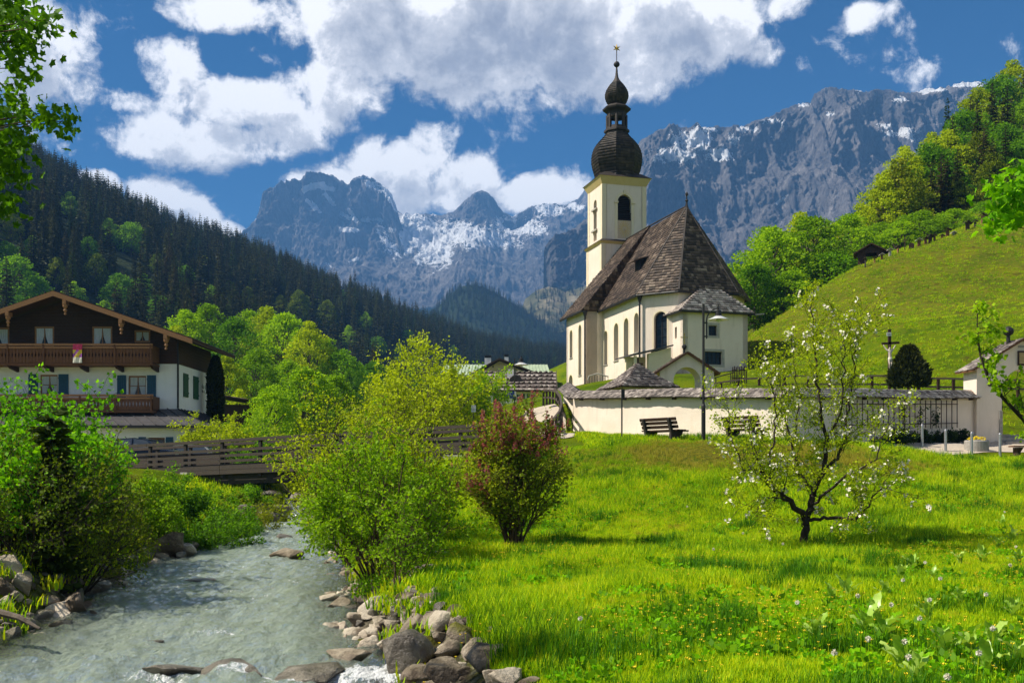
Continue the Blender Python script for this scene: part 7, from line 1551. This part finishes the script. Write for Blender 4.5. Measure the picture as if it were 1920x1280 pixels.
for i, (px, Y, m) in enumerate([(250,38,'leaf_mid'),(290,37,'leaf_spring'),(330,38.5,'leaf_mid'),(365,36.5,'leaf_spring'),(400,38,'leaf_mid'),(435,39.5,'leaf_olive'),(470,40,'leaf_mid'),(230,34,'leaf_spring'),(300,34,'leaf_olive'),(500,42,'leaf_olive')]):
    bush('bank_shrub', {'leaf_mid':'low mid-green shrub on the bank under the bridge railing','leaf_spring':'low fresh green shrub on the bank under the bridge railing','leaf_olive':'low olive shrub on the bank under the bridge railing'}[m], px, Y, None, .95, 1.9, 10, m, .075, 440+i, 'bark_dark', (6,5), 6, 3, .06, .0, 'low shrubs on the bank under the bridge', cat='shrub', splay=1.1)
# low shrubs at the foot of the trellis wall
for i, px in enumerate((1628,1668,1705,1745,1775)):
    q = wall_at(px, .55); bush('low_shrub', 'low dark shrub at the foot of the trellis', 0, q.y, None, .75, .9, 7, 'leaf_deep', .07, 380+i, 'bark_dark', (5,4), 6, 3, .05, .02, 'shrubs under the trellis', cat='shrub', gx_=q.x)
for i, px in enumerate((1690,1712,1738,1758)):
    q = wall_at(px, .22); pl = Plant(390+i); pl.grow((0,0,0), (pl.rg.normal()*.12, -.02, 1), 1.5, .012, 0, [dict(n=6, ang=40, ratio=.28, start=.45, wob=.12, up=.03, seg=6), dict(leaves=5, start=.1, seg=3)])
    plant_obj('climbing_rose', 'thin climbing plant trained up the trellis', 'climber', (q.x,q.y,Hs(q.x,q.y)), pl, pl.leaves(3, .085, .05), 'bark_brown', 'leaf_deep', 'climbers on the trellis')
# ---- blossoming apple tree
pl = Plant(402); rg = pl.rg
sub = [dict(n=5, ang=40, ratio=.45, start=.25, wob=.16, up=.08, seg=6), dict(n=4, ang=40, ratio=.5, start=.25, wob=.16, up=.06, seg=5), dict(leaves=5, start=.05, wob=.16, seg=4)]
kA_ = 21.8/F
def AT(px, py, y=0.0): return np.array([(px-1505)*kA_, y, (1032-py)*kA_])
def gnarl(path, r0, r1, jit=.025):
    p = np.array(path, float); m = 5; out_ = []
    for i in range(len(p)-1):
        for j in range(m): out_.append(p[i]*(1-j/m)+p[i+1]*(j/m))
    out_.append(p[-1]); out_ = np.array(out_); out_[1:-1] += rg.normal(size=(len(out_)-2,3))*jit; pl.tubes.append((out_, np.linspace(r0, r1, len(out_)))); return out_
tr0 = gnarl([AT(1503,1042), AT(1507,1010), AT(1512,985), AT(1509,968)], .095, .07, .012)
limbs = [([AT(1509,968), AT(1470,935,-.2), AT(1437,908,-.3), AT(1425,880,-.35), AT(1405,850,-.4)], .07, .022), ([AT(1511,975), AT(1523,945,.1), AT(1530,920,.15), AT(1545,880,.1), AT(1555,830,.2), AT(1548,770,.25), AT(1540,700,.3), AT(1535,640,.3), AT(1530,560,.3)], .075, .010), ([AT(1510,972,0), AT(1545,965,-.35), AT(1590,968,-.5), AT(1615,945,-.5), AT(1640,900,-.55)], .045, .012),
 ([AT(1530,920,.15), AT(1507,880,.5), AT(1500,830,.6), AT(1485,770,.7), AT(1478,700,.8)], .04, .009), ([AT(1545,880,.1), AT(1585,850,.4), AT(1600,790,.5), AT(1612,720,.5), AT(1618,650,.5), AT(1622,600,.5)], .04, .008), ([AT(1437,908,-.3), AT(1440,860,-.1), AT(1455,800,0), AT(1450,740,0), AT(1440,690,0)], .03, .008), ([AT(1425,880,-.35), AT(1385,880,-.5), AT(1365,830,-.5), AT(1355,770,-.5)], .022, .007), ([AT(1555,830,.2), AT(1578,760,-.1), AT(1575,680,-.2), AT(1580,620,-.2)], .03, .008), ([AT(1523,945,.1), AT(1560,900,-.6), AT(1620,860,-.8), AT(1640,800,-.8)], .035, .008), ([AT(1470,935,-.2), AT(1430,930,-.6), AT(1400,960,-.7)], .022, .006), ([AT(1500,830,.6), AT(1520,760,.9), AT(1515,690,1.0), AT(1510,630,1.0)], .022, .006)]
for path, r0, r1 in limbs:
    pp_ = gnarl(path, r0, r1); n = len(pp_)
    for i in range(3, n, 1):
        if rg.random() < .88:
            d = pp_[i]-pp_[i-1]; d /= np.linalg.norm(d)+1e-9; ax = np.cross(d, rg.normal(size=3)); ax /= np.linalg.norm(ax); a = math.radians(rg.uniform(35,75)); nd = d*math.cos(a)+np.cross(ax, d)*math.sin(a); nd[2] += .25
            pl.grow(pp_[i], nd, rg.uniform(.35,.95), max(.006, r1*.6), 0, [dict(n=5, ang=45, ratio=.45, start=.2, wob=.16, up=.06, seg=5), dict(leaves=5, start=.1, wob=.18, seg=3)])
    pl.anch.append(pp_[n//2:]+rg.normal(size=(n-n//2,3))*.03); pl.adir.append(np.tile([[0,0,1.]], (n-n//2,1)))
v = pl.leaves(4, .052, .07, .38); A_ = np.concatenate(pl.anch)
sel = A_[rg.choice(len(A_), 400, False)]; nf = 5; cl = np.repeat(sel, nf, 0)+rg.normal(size=(len(sel)*nf,3))*.038; nP = 5; ct = np.repeat(cl, nP, 0); an_ = np.tile(np.arange(nP)*2*math.pi/nP, len(cl)); nrm_ = rg.normal(size=(len(cl),3))+np.array([0,-.6,.6]); nrm_ /= np.linalg.norm(nrm_, axis=1, keepdims=True); t1 = np.cross(nrm_, rg.normal(size=nrm_.shape)); t1 /= np.linalg.norm(t1, axis=1, keepdims=True); t2 = np.cross(nrm_, t1); t1, t2, n3 = (np.repeat(q, nP, 0) for q in (t1, t2, nrm_))
dp_ = t1*np.cos(an_)[:,None]+t2*np.sin(an_)[:,None]+n3*.25; sd_ = -t1*np.sin(an_)[:,None]+t2*np.cos(an_)[:,None]; Lp = .035
pv_ = np.stack([ct, ct+dp_*Lp*.6+sd_*Lp*.45, ct+dp_*Lp, ct+dp_*Lp*.6-sd_*Lp*.45], 1).reshape(-1,3)
xa = (1505-960)/F*21.8; plant_obj('apple_tree', 'small gnarled apple tree in white blossom on the meadow', 'apple tree', (xa,21.8,Hs(xa,21.8)-.05), pl, v, 'bark_dark', 'leaf_yellow', trunk='trunk', crown='foliage', extra=[('blossom', pv_, 'petal_white')])
# ---- branches of trees standing just outside the frame
def lobed(cs, ds, size, rg):
    """maple-like leaves: five narrow kites fanned from one point"""
    V = []; n = len(cs); d = ds/(np.linalg.norm(ds, axis=1, keepdims=True)+1e-9); s = np.cross(d, rg.normal(size=(n,3))); s /= np.linalg.norm(s, axis=1, keepdims=True); nn = np.cross(s, d)
    for a, l, w_ in ((0,1.0,.30),(.75,.85,.26),(-.75,.85,.26),(1.5,.55,.22),(-1.5,.55,.22)):
        e = d*math.cos(a)+s*math.sin(a); f = s*math.cos(a)-d*math.sin(a); L = (size*l)[:,None]; V.append(np.stack([cs, cs+e*L*.55+f*L*w_+nn*L*.05, cs+e*L, cs+e*L*.55-f*L*w_+nn*L*.05], 1))
    return np.concatenate(V, 1).reshape(-1,3)
def frame_tree(name, label, trunk_xy, Y, targets, leaf_s, seed, leaf_m, th=8.0, tr=.13, cat='tree', per=34, cl_r=.16, lobe=True, rad=.02):
    pl = Plant(seed); rg = pl.rg; bx, by = trunk_xy; zb = Hs(bx, by); tk = pl.limb((bx,by,zb-.3), (0,0,1), th, tr, tr*.35, 9, .03); cs, ds = [], []
    for px, py, r_ in targets:
        q = np.array(P(px, py, Y+rg.uniform(-.5,.5))); 
        for j in range(max(2, int(r_/9))):
            c = q+rg.normal(size=3)*r_*Y/F*.55; i = int(np.argmin(np.abs(tk[:,2]-(c[2]-.25*abs(c[0]-bx))))); b = tk[i]; m_2 = (b+c)/2+np.array([0,0,.12*np.linalg.norm(c-b)])
            t = np.linspace(0,1,9)[:,None]; cv = b*(1-t)**2+2*m_2*t*(1-t)+c*t*t+rg.normal(size=(9,3))*.012*np.sin(t*3.14); pl.tubes.append((cv, np.linspace(rad, .004, 9)))
            k2 = per; cc = c+rg.normal(size=(k2,3))*cl_r*np.array([1,1,.75]); cs.append(cc); ds.append(rg.normal(size=(k2,3))+np.array([0,0,-.35]))
    cs = np.concatenate(cs); ds = np.concatenate(ds); sz = leaf_s*rg.uniform(.6,1.25,len(cs)); v = lobed(cs, ds, sz, rg) if lobe else leaf_arrays(cs, ds, sz, rg, .42)
    o = empty(name, (bx,by,zb), 0, label, cat); wm_ = pl.wood_mesh('trunk'); wm_.transform(Matrix.Translation((-bx,-by,-zb))); link('trunk', wm_, MATS['bark_brown'], o); link('foliage', crown_mesh('foliage', v-np.array([bx,by,zb])), MATS[leaf_m], o); return o
frame_tree('maple_tree', 'maple with bright lobed leaves reaching over the stream', (-8.4,10.2), 10.0, [(20,20,30),(45,45,25),(15,90,32),(40,75,22),(70,32,14),(10,60,30),(35,120,14),(20,185,30),(55,200,24),(90,210,20),(112,218,12),(30,225,24),(8,260,26),(22,295,20),(10,320,26),(28,325,14),(5,375,16),(8,395,10),(-30,200,50),(-30,60,50),(-30,320,40),(5,5,30)], .072, 501, 'leaf_mid', 9.5, per=26, cl_r=.10)
frame_tree('maple_tree', 'maple with pale lobed leaves reaching over the churchyard gate', (9.6,15.2), 15, [(1895,365,26),(1910,345,22),(1885,395,20),(1905,410,24),(1893,425,12),(1872,352,8),(1915,385,26),(1940,380,50)], .11, 502, 'leaf_maple', 8.5, per=22, cl_r=.14)
# slanting young fruit tree at the right edge
pl = Plant(511); rg = pl.rg; Y5 = 16.5; fp5 = [P(1990,960,Y5), P(1950,830,Y5), P(1918,785,Y5), P(1880,745,Y5), P(1853,710,Y5), P(1838,665,Y5), P(1833,625,Y5), P(1832,590,Y5)]
bx5, by5 = fp5[0].x+.25, Y5; zb5 = Hs(bx5, by5); pth = np.array([[bx5,by5,zb5-.1]]+[list(q) for q in fp5]); pl.tubes.append((pth, np.linspace(.05, .006, len(pth))))
for i in range(2, len(pth)):
    for j in range(4): pl.grow(pth[i]*(1-j/4)+pth[i-1]*(j/4), rg.normal(size=3)+np.array([.1,0,.7]), rg.uniform(.18,.5)*(1.5 if i < 5 else .8), .008, 0, [dict(n=3, ang=40, ratio=.5, start=.3, wob=.14, up=.05, seg=4), dict(leaves=4, start=.1, seg=3)])
v = pl.leaves(3, .075, .04, .42); o = empty('fruit_sapling', (bx5,by5,zb5), 0, 'slanting young fruit tree in front of the churchyard gate', 'sapling'); wm_ = pl.wood_mesh('trunk'); T_ = Matrix.Translation((-bx5,-by5,-zb5)); wm_.transform(T_); link('trunk', wm_, MATS['bark_dark'], o); link('foliage', crown_mesh('foliage', v-np.array([bx5,by5,zb5])), MATS['leaf_spring'], o)
# ================================================================ boulders in and beside the stream
def rock_mesh(name, seed, sub=4):
    rg = np.random.default_rng(seed); bm = bmesh.new(); bmesh.ops.create_icosphere(bm, subdivisions=sub, radius=1.0); v = np.array([q.co[:] for q in bm.verts])
    # flatten against a few random planes, then roughen: broken boulders, not balls
    for k in range(13):
        n = rg.normal(size=3); n /= np.linalg.norm(n); d = rg.uniform(.42,.80); t = v@n; v = v-np.outer(np.maximum(t-d, 0)*.95, n)
    v = v*(1+.10*fbm(v[:,0]*1.6+seed, v[:,1]*1.6, v[:,2]*1.6, 4, seed)[:,None]); v = v*(1+.05*fbm(v[:,0]*5+seed, v[:,1]*5, v[:,2]*5, 4, seed+1, .6, True)[:,None])
    for q, c in zip(bm.verts, v): q.co = c
    v_s = True
    for f in bm.faces: f.smooth = v_s
    me = bpy.data.meshes.new(name); bm.to_mesh(me); bm.free(); return me
ROCKS = {}
for kind in ('rock','rock_mossy','rock_wet','rock_pale'):
    ROCKS[kind] = []
    for i in range(6):
        me = rock_mesh(kind, 600+i*7+len(kind)); me.materials.append(MATS[kind]); ROCKS[kind].append(me)
rgr = random.Random(12); BPOS = []
def water_Y(py): v_ = (py-HZ)/F; return 2.94/(v_+.0283)
def ground_Y(px, py, dz=0.0):
    lo, hi = 5.0, 48.0; ys = np.linspace(lo, hi, 500); xs = (px-960)/F*ys; zs = np.maximum(H(xs, ys), swater(ys)-.04)+dz; scr = HZ-F*zs/ys
    k = np.where(scr <= py)[0]; return float(ys[k[0]]) if len(k) else hi
def boulder(px, py_base, wpx, hpx, kind, label, Y=None, z=None, group=None, depth=.9, rz=None):
    Y = ground_Y(px, py_base) if Y is None else Y; BPOS.append(((px-960)/F*Y, Y+wpx*Y/F*.3, wpx*Y/F*.5)); x = (px-960)/F*Y; wm_ = wpx*Y/F; hm = hpx*Y/F; zb = (HZ-py_base)/F*Y if z is None else z
    o = link('boulder', rgr.choice(ROCKS[kind]), None, None, (x, Y+wm_*.3, zb+hm*.36), rgr.uniform(0,6.28) if rz is None else rz, (wm_*.56, wm_*.56*depth, hm*.66)); o.rotation_euler[0] = rgr.uniform(-.2,.2)
    return tag(o, label, 'boulder', group)
# singular stones
boulder(750,1278,125,95,'rock_wet','large grey boulder at the water edge below the meadow bank')
boulder(298,1048,95,58,'rock_mossy','round mossy boulder capped with golden moss at the stream bend')
boulder(350,1045,40,30,'rock','smooth round boulder beside the mossy one'); boulder(338,1048,30,14,'rock_wet','small wet stone at the foot of the mossy boulder')
boulder(345,1036,46,22,'rock','pale domed stone behind the smooth round boulder')
boulder(535,1050,74,26,'rock','low grey rock breaking the surface in midstream'); boulder(128,1158,58,54,'rock_pale','angular pale boulder on the bank below the thicket'); boulder(105,1160,60,36,'rock_pale','squat pale boulder leaning on the angular pale one')
boulder(315,1268,120,22,'rock_wet','dark wet rock awash beside the white water', None, None); boulder(430,1278,120,34,'rock_wet','brown wet rock splashed by white water'); boulder(580,1290,140,42,'rock_wet','tan rock slab with water pouring round it'); boulder(655,1245,90,34,'rock','speckled brown rock beside the tan slab')
boulder(560,945,44,22,'rock_wet','dark rock beside the small cascade', 42.5); boulder(20,1200,36,26,'rock_wet','dark wet stone at the waterline below the thicket')
boulder(365,1092,60,8,'rock_wet','flat rock barely breaking the surface'); boulder(285,1208,36,10,'rock_wet','dark stone just under the ripples'); boulder(410,1137,44,8,'rock_wet','small dark rock in the riffle')
boulder(530,1012,36,12,'rock_wet','little dark rock below the bridge in midstream')
# meadow bank
LB = 'grey boulder lining the meadow bank'
for px, py, w_, h_, k in [(845,1290,95,60,'rock'),(905,1262,95,62,'rock'),(955,1290,80,44,'rock'),(925,1300,60,60,'rock'),(770,1200,64,52,'rock'),(830,1190,56,56,'rock'),(800,1235,60,40,'rock_mossy'),(870,1210,60,46,'rock_mossy'),(700,1158,62,40,'rock'),(672,1172,48,30,'rock'),(705,1190,40,30,'rock'),(632,1140,48,20,'rock'),(612,1128,40,16,'rock'),(690,1140,44,34,'rock'),(715,1125,40,34,'rock'),(640,1128,30,14,'rock_wet'),(672,1205,26,14,'rock'),(660,1148,30,16,'rock_wet'),(705,1205,36,24,'rock'),(790,1080,70,26,'rock'),(822,1050,40,20,'rock'),(770,1092,50,26,'rock'),(745,1105,40,26,'rock'),(735,1215,30,20,'rock'),(660,1115,26,12,'rock'),(690,1225,30,16,'rock_wet'),(765,1165,40,26,'rock_mossy'),(885,1175,44,30,'rock_mossy'),(840,1240,60,44,'rock'),(790,1290,80,50,'rock'),(860,1160,40,30,'rock'),(800,1185,50,40,'rock'),(735,1185,40,30,'rock'),(815,1130,40,24,'rock'),(770,1130,36,24,'rock'),(890,1235,50,40,'rock'),(990,1292,50,24,'rock')]:
    boulder(px, py, w_, h_, k, {'rock':LB,'rock_mossy':'mossy boulder set in the meadow bank','rock_wet':'dark wet stone at the foot of the meadow bank'}[k], None, None, 'boulders along the meadow bank')
# thicket bank
for px, py, w_, h_, k in [(20,1040,70,60,'rock'),(15,1090,60,60,'rock'),(55,1000,66,50,'rock'),(60,1060,50,46,'rock'),(40,1110,50,50,'rock'),(140,1135,46,34,'rock_wet'),(160,1120,60,30,'rock_wet'),(185,1110,44,26,'rock_wet'),(125,1110,46,30,'rock'),(205,1092,50,24,'rock_mossy'),(225,1082,44,18,'rock_mossy'),(150,1095,40,26,'rock_wet'),(100,1100,44,32,'rock_wet'),(180,1075,40,26,'rock_wet'),(210,1065,40,22,'rock_wet'),(75,1165,60,30,'rock_wet'),(110,1178,50,20,'rock_mossy'),(40,1180,50,30,'rock_wet'),(165,1140,40,20,'rock_mossy'),(240,1060,40,20,'rock_wet'),(265,1050,44,26,'rock_wet'),(400,1002,44,18,'rock'),(435,1000,60,22,'rock'),(445,985,50,20,'rock'),(385,1010,40,16,'rock'),(470,985,46,24,'rock_wet'),(500,980,60,30,'rock_wet'),(520,965,50,26,'rock_wet'),(480,965,40,26,'rock_wet'),(455,965,40,20,'rock_wet'),(508,945,40,30,'rock_wet'),(85,1140,40,26,'rock'),(10,1150,40,34,'rock'),(5,1120,50,40,'rock')]:
    boulder(px, py, w_, h_, k, {'rock':'grey boulder on the bank below the thicket','rock_mossy':'moss-covered stone on the bank below the thicket','rock_wet':'dark wet boulder at the foot of the thicket bank'}[k], None, None, 'boulders along the thicket bank')
# small stones and gravel, too many to count
n = 2600; yy = np.random.default_rng(8).uniform(9, 46, n); sd_r = np.random.default_rng(9).random(n) < .5; el2, er2 = sedges(yy); rg = np.random.default_rng(10); of = rg.normal(size=n)*.55+.1
xx = np.where(sd_r, er2+of, el2-of); zz_ = H(xx, yy); scatter('river_stones', np.stack([xx, yy, zz_+.01], -1), rg.uniform(0,6.28,n), rg.uniform(.03,.15,n)**1.0, [ROCKS['rock'][0], ROCKS['rock'][1], ROCKS['rock_wet'][2], ROCKS['rock_wet'][3], ROCKS['rock_mossy'][1]], rg.choice(5, n, p=[.28,.22,.25,.15,.1]))
n = 1300; rg = np.random.default_rng(18); yy = rg.uniform(9.5, 40, n); el2, er2 = sedges(yy); xx = el2+(er2-el2)*rg.random(n); scatter('bed_stones', np.stack([xx, yy, H(xx,yy)+.02], -1), rg.uniform(0,6.28,n), rg.uniform(.06,.24,n), [ROCKS['rock_pale'][0], ROCKS['rock'][2], ROCKS['rock'][4]], rg.integers(0,3,n))
# driftwood log on the left bank
dw = MB(); q0_ = P(0,1148,14.6); q1_ = P(75,1178,14.2); dw.tube([q0_+Vector((-.6,.2,.1)), q0_, (q0_+q1_)/2+Vector((0,0,.04)), q1_], [.06,.055,.045,.02], 7); tag(dw.build('driftwood', MATS['bark_grey']), 'bare grey driftwood branch lying on the bank stones below the thicket', 'branch')
# ================================================================ meadow
def blade_clump(seed, n, h, rad, wd=.006, lean=.35):
    rg = np.random.default_rng(seed); V = []; 
    for i in range(n):
        a, r_ = rg.uniform(0,6.283), rad*math.sqrt(rg.random()); b = np.array([r_*math.cos(a), r_*math.sin(a), -.02]); a2 = rg.uniform(0,6.283); l = h*rg.uniform(.5,1.15); d = np.array([math.cos(a2), math.sin(a2), 0])*lean*rg.uniform(.2,1.2); s = np.array([-math.sin(a2), math.cos(a2), 0])*wd*rg.uniform(.7,1.4)
        m = b+np.array([0,0,l*.55])+d*l*.35; t = b+np.array([0,0,l*.92])+d*l*1.0; V += [b-s, b+s, m+s*.8, m-s*.8, m-s*.8, m+s*.8, t+s*.12, t-s*.12]
    return crown_mesh('grass_tuft', np.array(V))
GR = []
for i, (n_, h_, r_, w_) in enumerate([(26,.20,.13,.0055),(24,.28,.14,.006),(30,.15,.15,.006),(18,.36,.12,.006)]):
    me = blade_clump(700+i, n_, h_, r_, w_); me.materials.append(MATS['grass_dark' if i == 3 else 'grass']); GR.append(me)
GRF = []
for i in range(2):
    me = blade_clump(720+i, 22, .20, .26, .014, .5); me.materials.append(MATS['grass']); GRF.append(me)
def field(n, y0, y1, seed, pow_=1.0):
    rg = np.random.default_rng(seed); y = y0+(y1-y0)*rg.random(n)**pow_; el3, er3 = sedges(y); hi = .53*y+.8; lo = np.maximum(er3+.05, -.55*y-.5); x = lo+(hi-lo)*rg.random(n); return x, y, rg
x, y, rg = field(34000, 5.5, 24, 31, 1.15); x2, y2, rg2 = field(24000, 22, 38, 32, .9); x = np.r_[x,x2]; y = np.r_[y,y2]
ok = ~((y > 36.2) & (x < 3)); sW = ((x-2.85)*(38.2-47.6)-(y-47.6)*(10.25-2.85)); ok &= ~((sW < 0) & (y > 38)); ok &= ~((y > 37) & (x > 10.5)); x, y = x[ok], y[ok]; n = len(x); rg = np.random.default_rng(33)
patch = fbm(x*.45, y*.45, 0, 3, 55); tall = fbm(x*.9, y*.9, 0, 2, 57); dryz = np.hypot((x-7.5)/7, (y-33.3)/3) < 1
for bx_, by_, br_ in BPOS:
    if by_ < 26: kp = (x-bx_)**2+(y-by_)**2 > (br_*1.05)**2; x, y, patch, tall, dryz = x[kp], y[kp], patch[kp], tall[kp], dryz[kp]
er4 = sedges(y)[1]; kp = (x > er4+1.15+.45*vnoise(x*1.1, y*1.1, 0, 71)) | (y > 21) ; x, y, patch, tall, dryz = x[kp], y[kp], patch[kp], tall[kp], dryz[kp]; n = len(x)
sc_ = (.55+.5*rg.random(n))*(1+.35*patch)*np.where(dryz, .55, 1.0)*np.where(y > 24, 1.05, .92); var_ = np.where(tall+.25*rg.normal(size=n) > .62, 3, np.where(patch > .15, 1, np.where(patch < -.2, 2, 0)))
scatter('meadow_grass', np.stack([x, y, H(x,y)], -1), rg.uniform(0,6.28,n), sc_, GR, var_)
# rougher turf on the cemetery slope, the banks and round the wall foot
rg = np.random.default_rng(41); n = 9000; x = rg.uniform(12, 52, n); y = rg.uniform(50, 100, n); ok = (np.abs(x/y) < .56) & ((x-20)*1.0 > -(y-60)*.25) & (x > 13+.08*y); x, y = x[ok], y[ok]; n1_ = len(x)
xb = rg.uniform(-16, -1, 9000); yb = rg.uniform(9, 48, 9000); e1, e2 = sedges(yb); dd_ = np.maximum(e1-xb, xb-e2); okb = (dd_ > .25) & (dd_ < 4.5); xb, yb = xb[okb], yb[okb]
xc = rg.uniform(-1, 12, 2500); yc = rg.uniform(35, 47, 2500); sW = ((xc-2.85)*(38.2-47.6)-(yc-47.6)*(10.25-2.85)); okc = (sW > 1.0) & (xc > 2.6-.0*yc) & (yc < 47); xc, yc = xc[okc], yc[okc]
x = np.r_[x,xb,xc]; y = np.r_[y,yb,yc]; scatter('rough_turf', np.stack([x, y, H(x,y)], -1), rg.uniform(0,6.28,len(x)), np.r_[rg.uniform(.45,1.0,n1_), rg.uniform(.6,1.4,len(xb)), rg.uniform(.4,1.0,len(xc))], GRF, rg.integers(0,2,len(x)))
# buttercups
def disc_flower(seed, h, r_, mat):
    b = MB(); b.cur = 0; b.tube([(0,0,0),(0.01,0,h)], .0022, 3); b.cur = 1
    for k in range(5):
        a = k*1.2566; c, s = math.cos(a), math.sin(a); b.add([(.01,0,h),(.01+r_*.7*c-r_*.45*s, r_*.7*s+r_*.45*c, h+r_*.55),(.01+r_*1.05*c, r_*1.05*s, h+r_*1.0),(.01+r_*.7*c+r_*.45*s, r_*.7*s-r_*.45*c, h+r_*.55)], [(0,1,2,3)])
    me = b.mesh('flower'); me.materials.append(MATS['grass']); me.materials.append(MATS[mat]); return me
FLW = [disc_flower(1, .20, .018, 'petal_yellow'), disc_flower(2, .16, .016, 'petal_yellow'), disc_flower(3, .25, .020, 'petal_yellow')]
x, y, rg = field(17000, 7, 33, 61, .62); m_ = fbm(x*.35, y*.35, 0, 3, 62); ok = (m_ > -.25+.55*rg.random(len(x))) & (x > -1.5) & (np.hypot((x-7.5)/7, (y-33.3)/3) > 1); x, y = x[ok], y[ok]
scatter('buttercups', np.stack([x, y, H(x,y)], -1), rg.uniform(0,6.28,len(x)), rg.uniform(.6,1.15,len(x)), FLW, rg.integers(0,3,len(x)))
# low herbs: rosettes of small broad leaves among the blades
def herb(seed, n, L, up):
    rg = np.random.default_rng(seed); a = rg.uniform(0,6.283,n); d = np.stack([np.cos(a), np.sin(a), up*rg.uniform(.3,1.3,n)], -1); b = np.stack([.02*np.cos(a), .02*np.sin(a), .03+.08*rg.random(n)], -1); me = crown_mesh('herb', leaf_arrays(b, d, L*rg.uniform(.6,1.2,n), rg, .34, .05)); me.materials.append(MATS['leaf_maple' if seed % 2 else 'leaf_mid']); return me
x, y, rg = field(7000, 6, 30, 81, 1.0); m_ = fbm(x*.6, y*.6, 0, 3, 82); ok = (m_ > -.1) & (x > sedges(y)[1]+1.3); x, y = x[ok], y[ok]
scatter('meadow_herbs', np.stack([x, y, H(x,y)], -1), rg.uniform(0,6.28,len(x)), rg.uniform(.7,1.4,len(x)), [herb(1,10,.06,.9), herb(2,9,.07,1.1), herb(3,14,.045,.8)], rg.integers(0,3,len(x)))
# dandelion clocks and daisies one can pick out
dst = MB(); dst.tube([(0,0,-.02),(.012,0,.15),(.02,.01,.30)], .0035, 5); dstm = dst.mesh('stem'); dstm.materials.append(MATS['grass'])
rg = np.random.default_rng(66); q = rg.normal(size=(70,3)); q /= np.linalg.norm(q, axis=1, keepdims=True); hv = leaf_arrays(q*.004, q, .026*np.ones(70), rg, .22, .0); dhm = crown_mesh('seed_head', hv); dhm.materials.append(MATS['petal_white'])
for px, py in [(1495,1130),(1690,1088),(1735,1055),(1760,1085),(1612,1118),(1905,1025),(1885,960),(1897,1060),(1470,1020),(1340,1030),(1395,1000),(1085,1160),(1705,1235),(1630,1200),(1700,1205),(1560,1225),(1780,1270),(1860,1180),(1845,1115),(1720,1160),(1830,1225),(1290,950),(1740,1125),(1675,1135)]:
    lo, hi = 5.0, 34.0
    for _ in range(24):
        md_ = (lo+hi)/2; zz_ = Hs((px-960)/F*md_, md_)+.3; 
        if HZ-F*zz_/md_ > py: lo = md_
        else: hi = md_
    Y = lo; xx_ = (px-960)/F*Y; o = empty('dandelion', (xx_,Y,Hs(xx_,Y)), rgr.uniform(0,6.28), 'white dandelion clock standing in the meadow grass', 'dandelion', 'dandelion clocks in the meadow'); link('stem', dstm, None, o); link('seed_head', dhm, None, o, (.02,.01,.31))
# broad-leaved dock plants
def dock_leaf(L, w_, seed):
    rg = np.random.default_rng(seed); m = 7; V = []; 
    for i in range(m+1):
        t = i/m; hw = w_*math.sin(math.pi*min(1,t*.93+.05))**.7*(1.1-.4*t); zc = .55*L*t*(1-.55*t); xx_ = L*t*.85; rip = .012*math.sin(t*14+seed)
        V += [(xx_, -hw, zc+.25*hw+rip), (xx_, 0, zc), (xx_, hw, zc+.25*hw-rip)]
    Fq = [];
    for i in range(m): Fq += [(i*3,i*3+1,i*3+4,i*3+3),(i*3+1,i*3+2,i*3+5,i*3+4)]
    me = np_mesh('leaf', np.array(V), np.array(Fq), True); me.materials.append(MATS['leaf_dock']); return me
DOCK = [dock_leaf(.25,.042,1), dock_leaf(.20,.038,2), dock_leaf(.16,.03,3)]
for i, (px, py, s_) in enumerate([(1588,1110,1.3),(1560,1120,1.0),(1660,1110,1.1),(1690,1080,1.2),(1640,1150,1.2),(1710,1060,1.2),(1750,1080,1.0),(1800,1050,1.2),(1840,1045,1.2),(1870,1020,1.3),(1900,1010,1.4),(1880,985,1.2),(1910,1050,1.2),(1530,1185,1.2),(1625,1180,1.2),(1660,1190,1.2),(1690,1230,1.2),(1770,1220,1.3),(1820,1215,1.3),(1860,1200,1.1),(1900,1140,1.1),(1800,1120,1.0),(1740,1150,1.0),(1850,1250,1.2),(1915,1240,1.3),(1720,1260,1.2),(1540,1180,.9)]):
    lo, hi = 5.0, 34.0
    for _ in range(24):
        md_ = (lo+hi)/2
        if HZ-F*(Hs((px-960)/F*md_, md_)+.12)/md_ > py: lo = md_
        else: hi = md_
    Y = lo; xx_ = (px-960)/F*Y; o = empty('dock_plant', (xx_,Y,Hs(xx_,Y)), rgr.uniform(0,6.28), 'broad-leaved dock plant in the meadow grass', 'dock plant', 'dock plants in the meadow')
    for k in range(9):
        lf = link('leaf', rgr.choice(DOCK), None, o, (0,0,.02+.015*k), k*2.4+rgr.uniform(-.3,.3), s_*rgr.uniform(.8,1.2)); lf.rotation_euler[1] = -rgr.uniform(.25,1.05)
# ================================================================ haze
def haze_obj():
    m = bpy.data.materials.new('haze'); m.use_nodes = True; t = NT(m.node_tree); t.n.clear()
    out = t.node('ShaderNodeOutputMaterial')
    v = t.node('ShaderNodeVolumePrincipled', {'Color': (.18,.47,1.0,1), 'Density': HAZE, 'Anisotropy': .0})
    t.l.new(v.outputs[0], out.inputs[1])
    mb = MB(); mb.box((0, 2640, 620), (6000, 5440, 1420)); o = mb.build('haze', m); o['kind'] = 'stuff'; return o
HAZE = .000165
haze_obj()
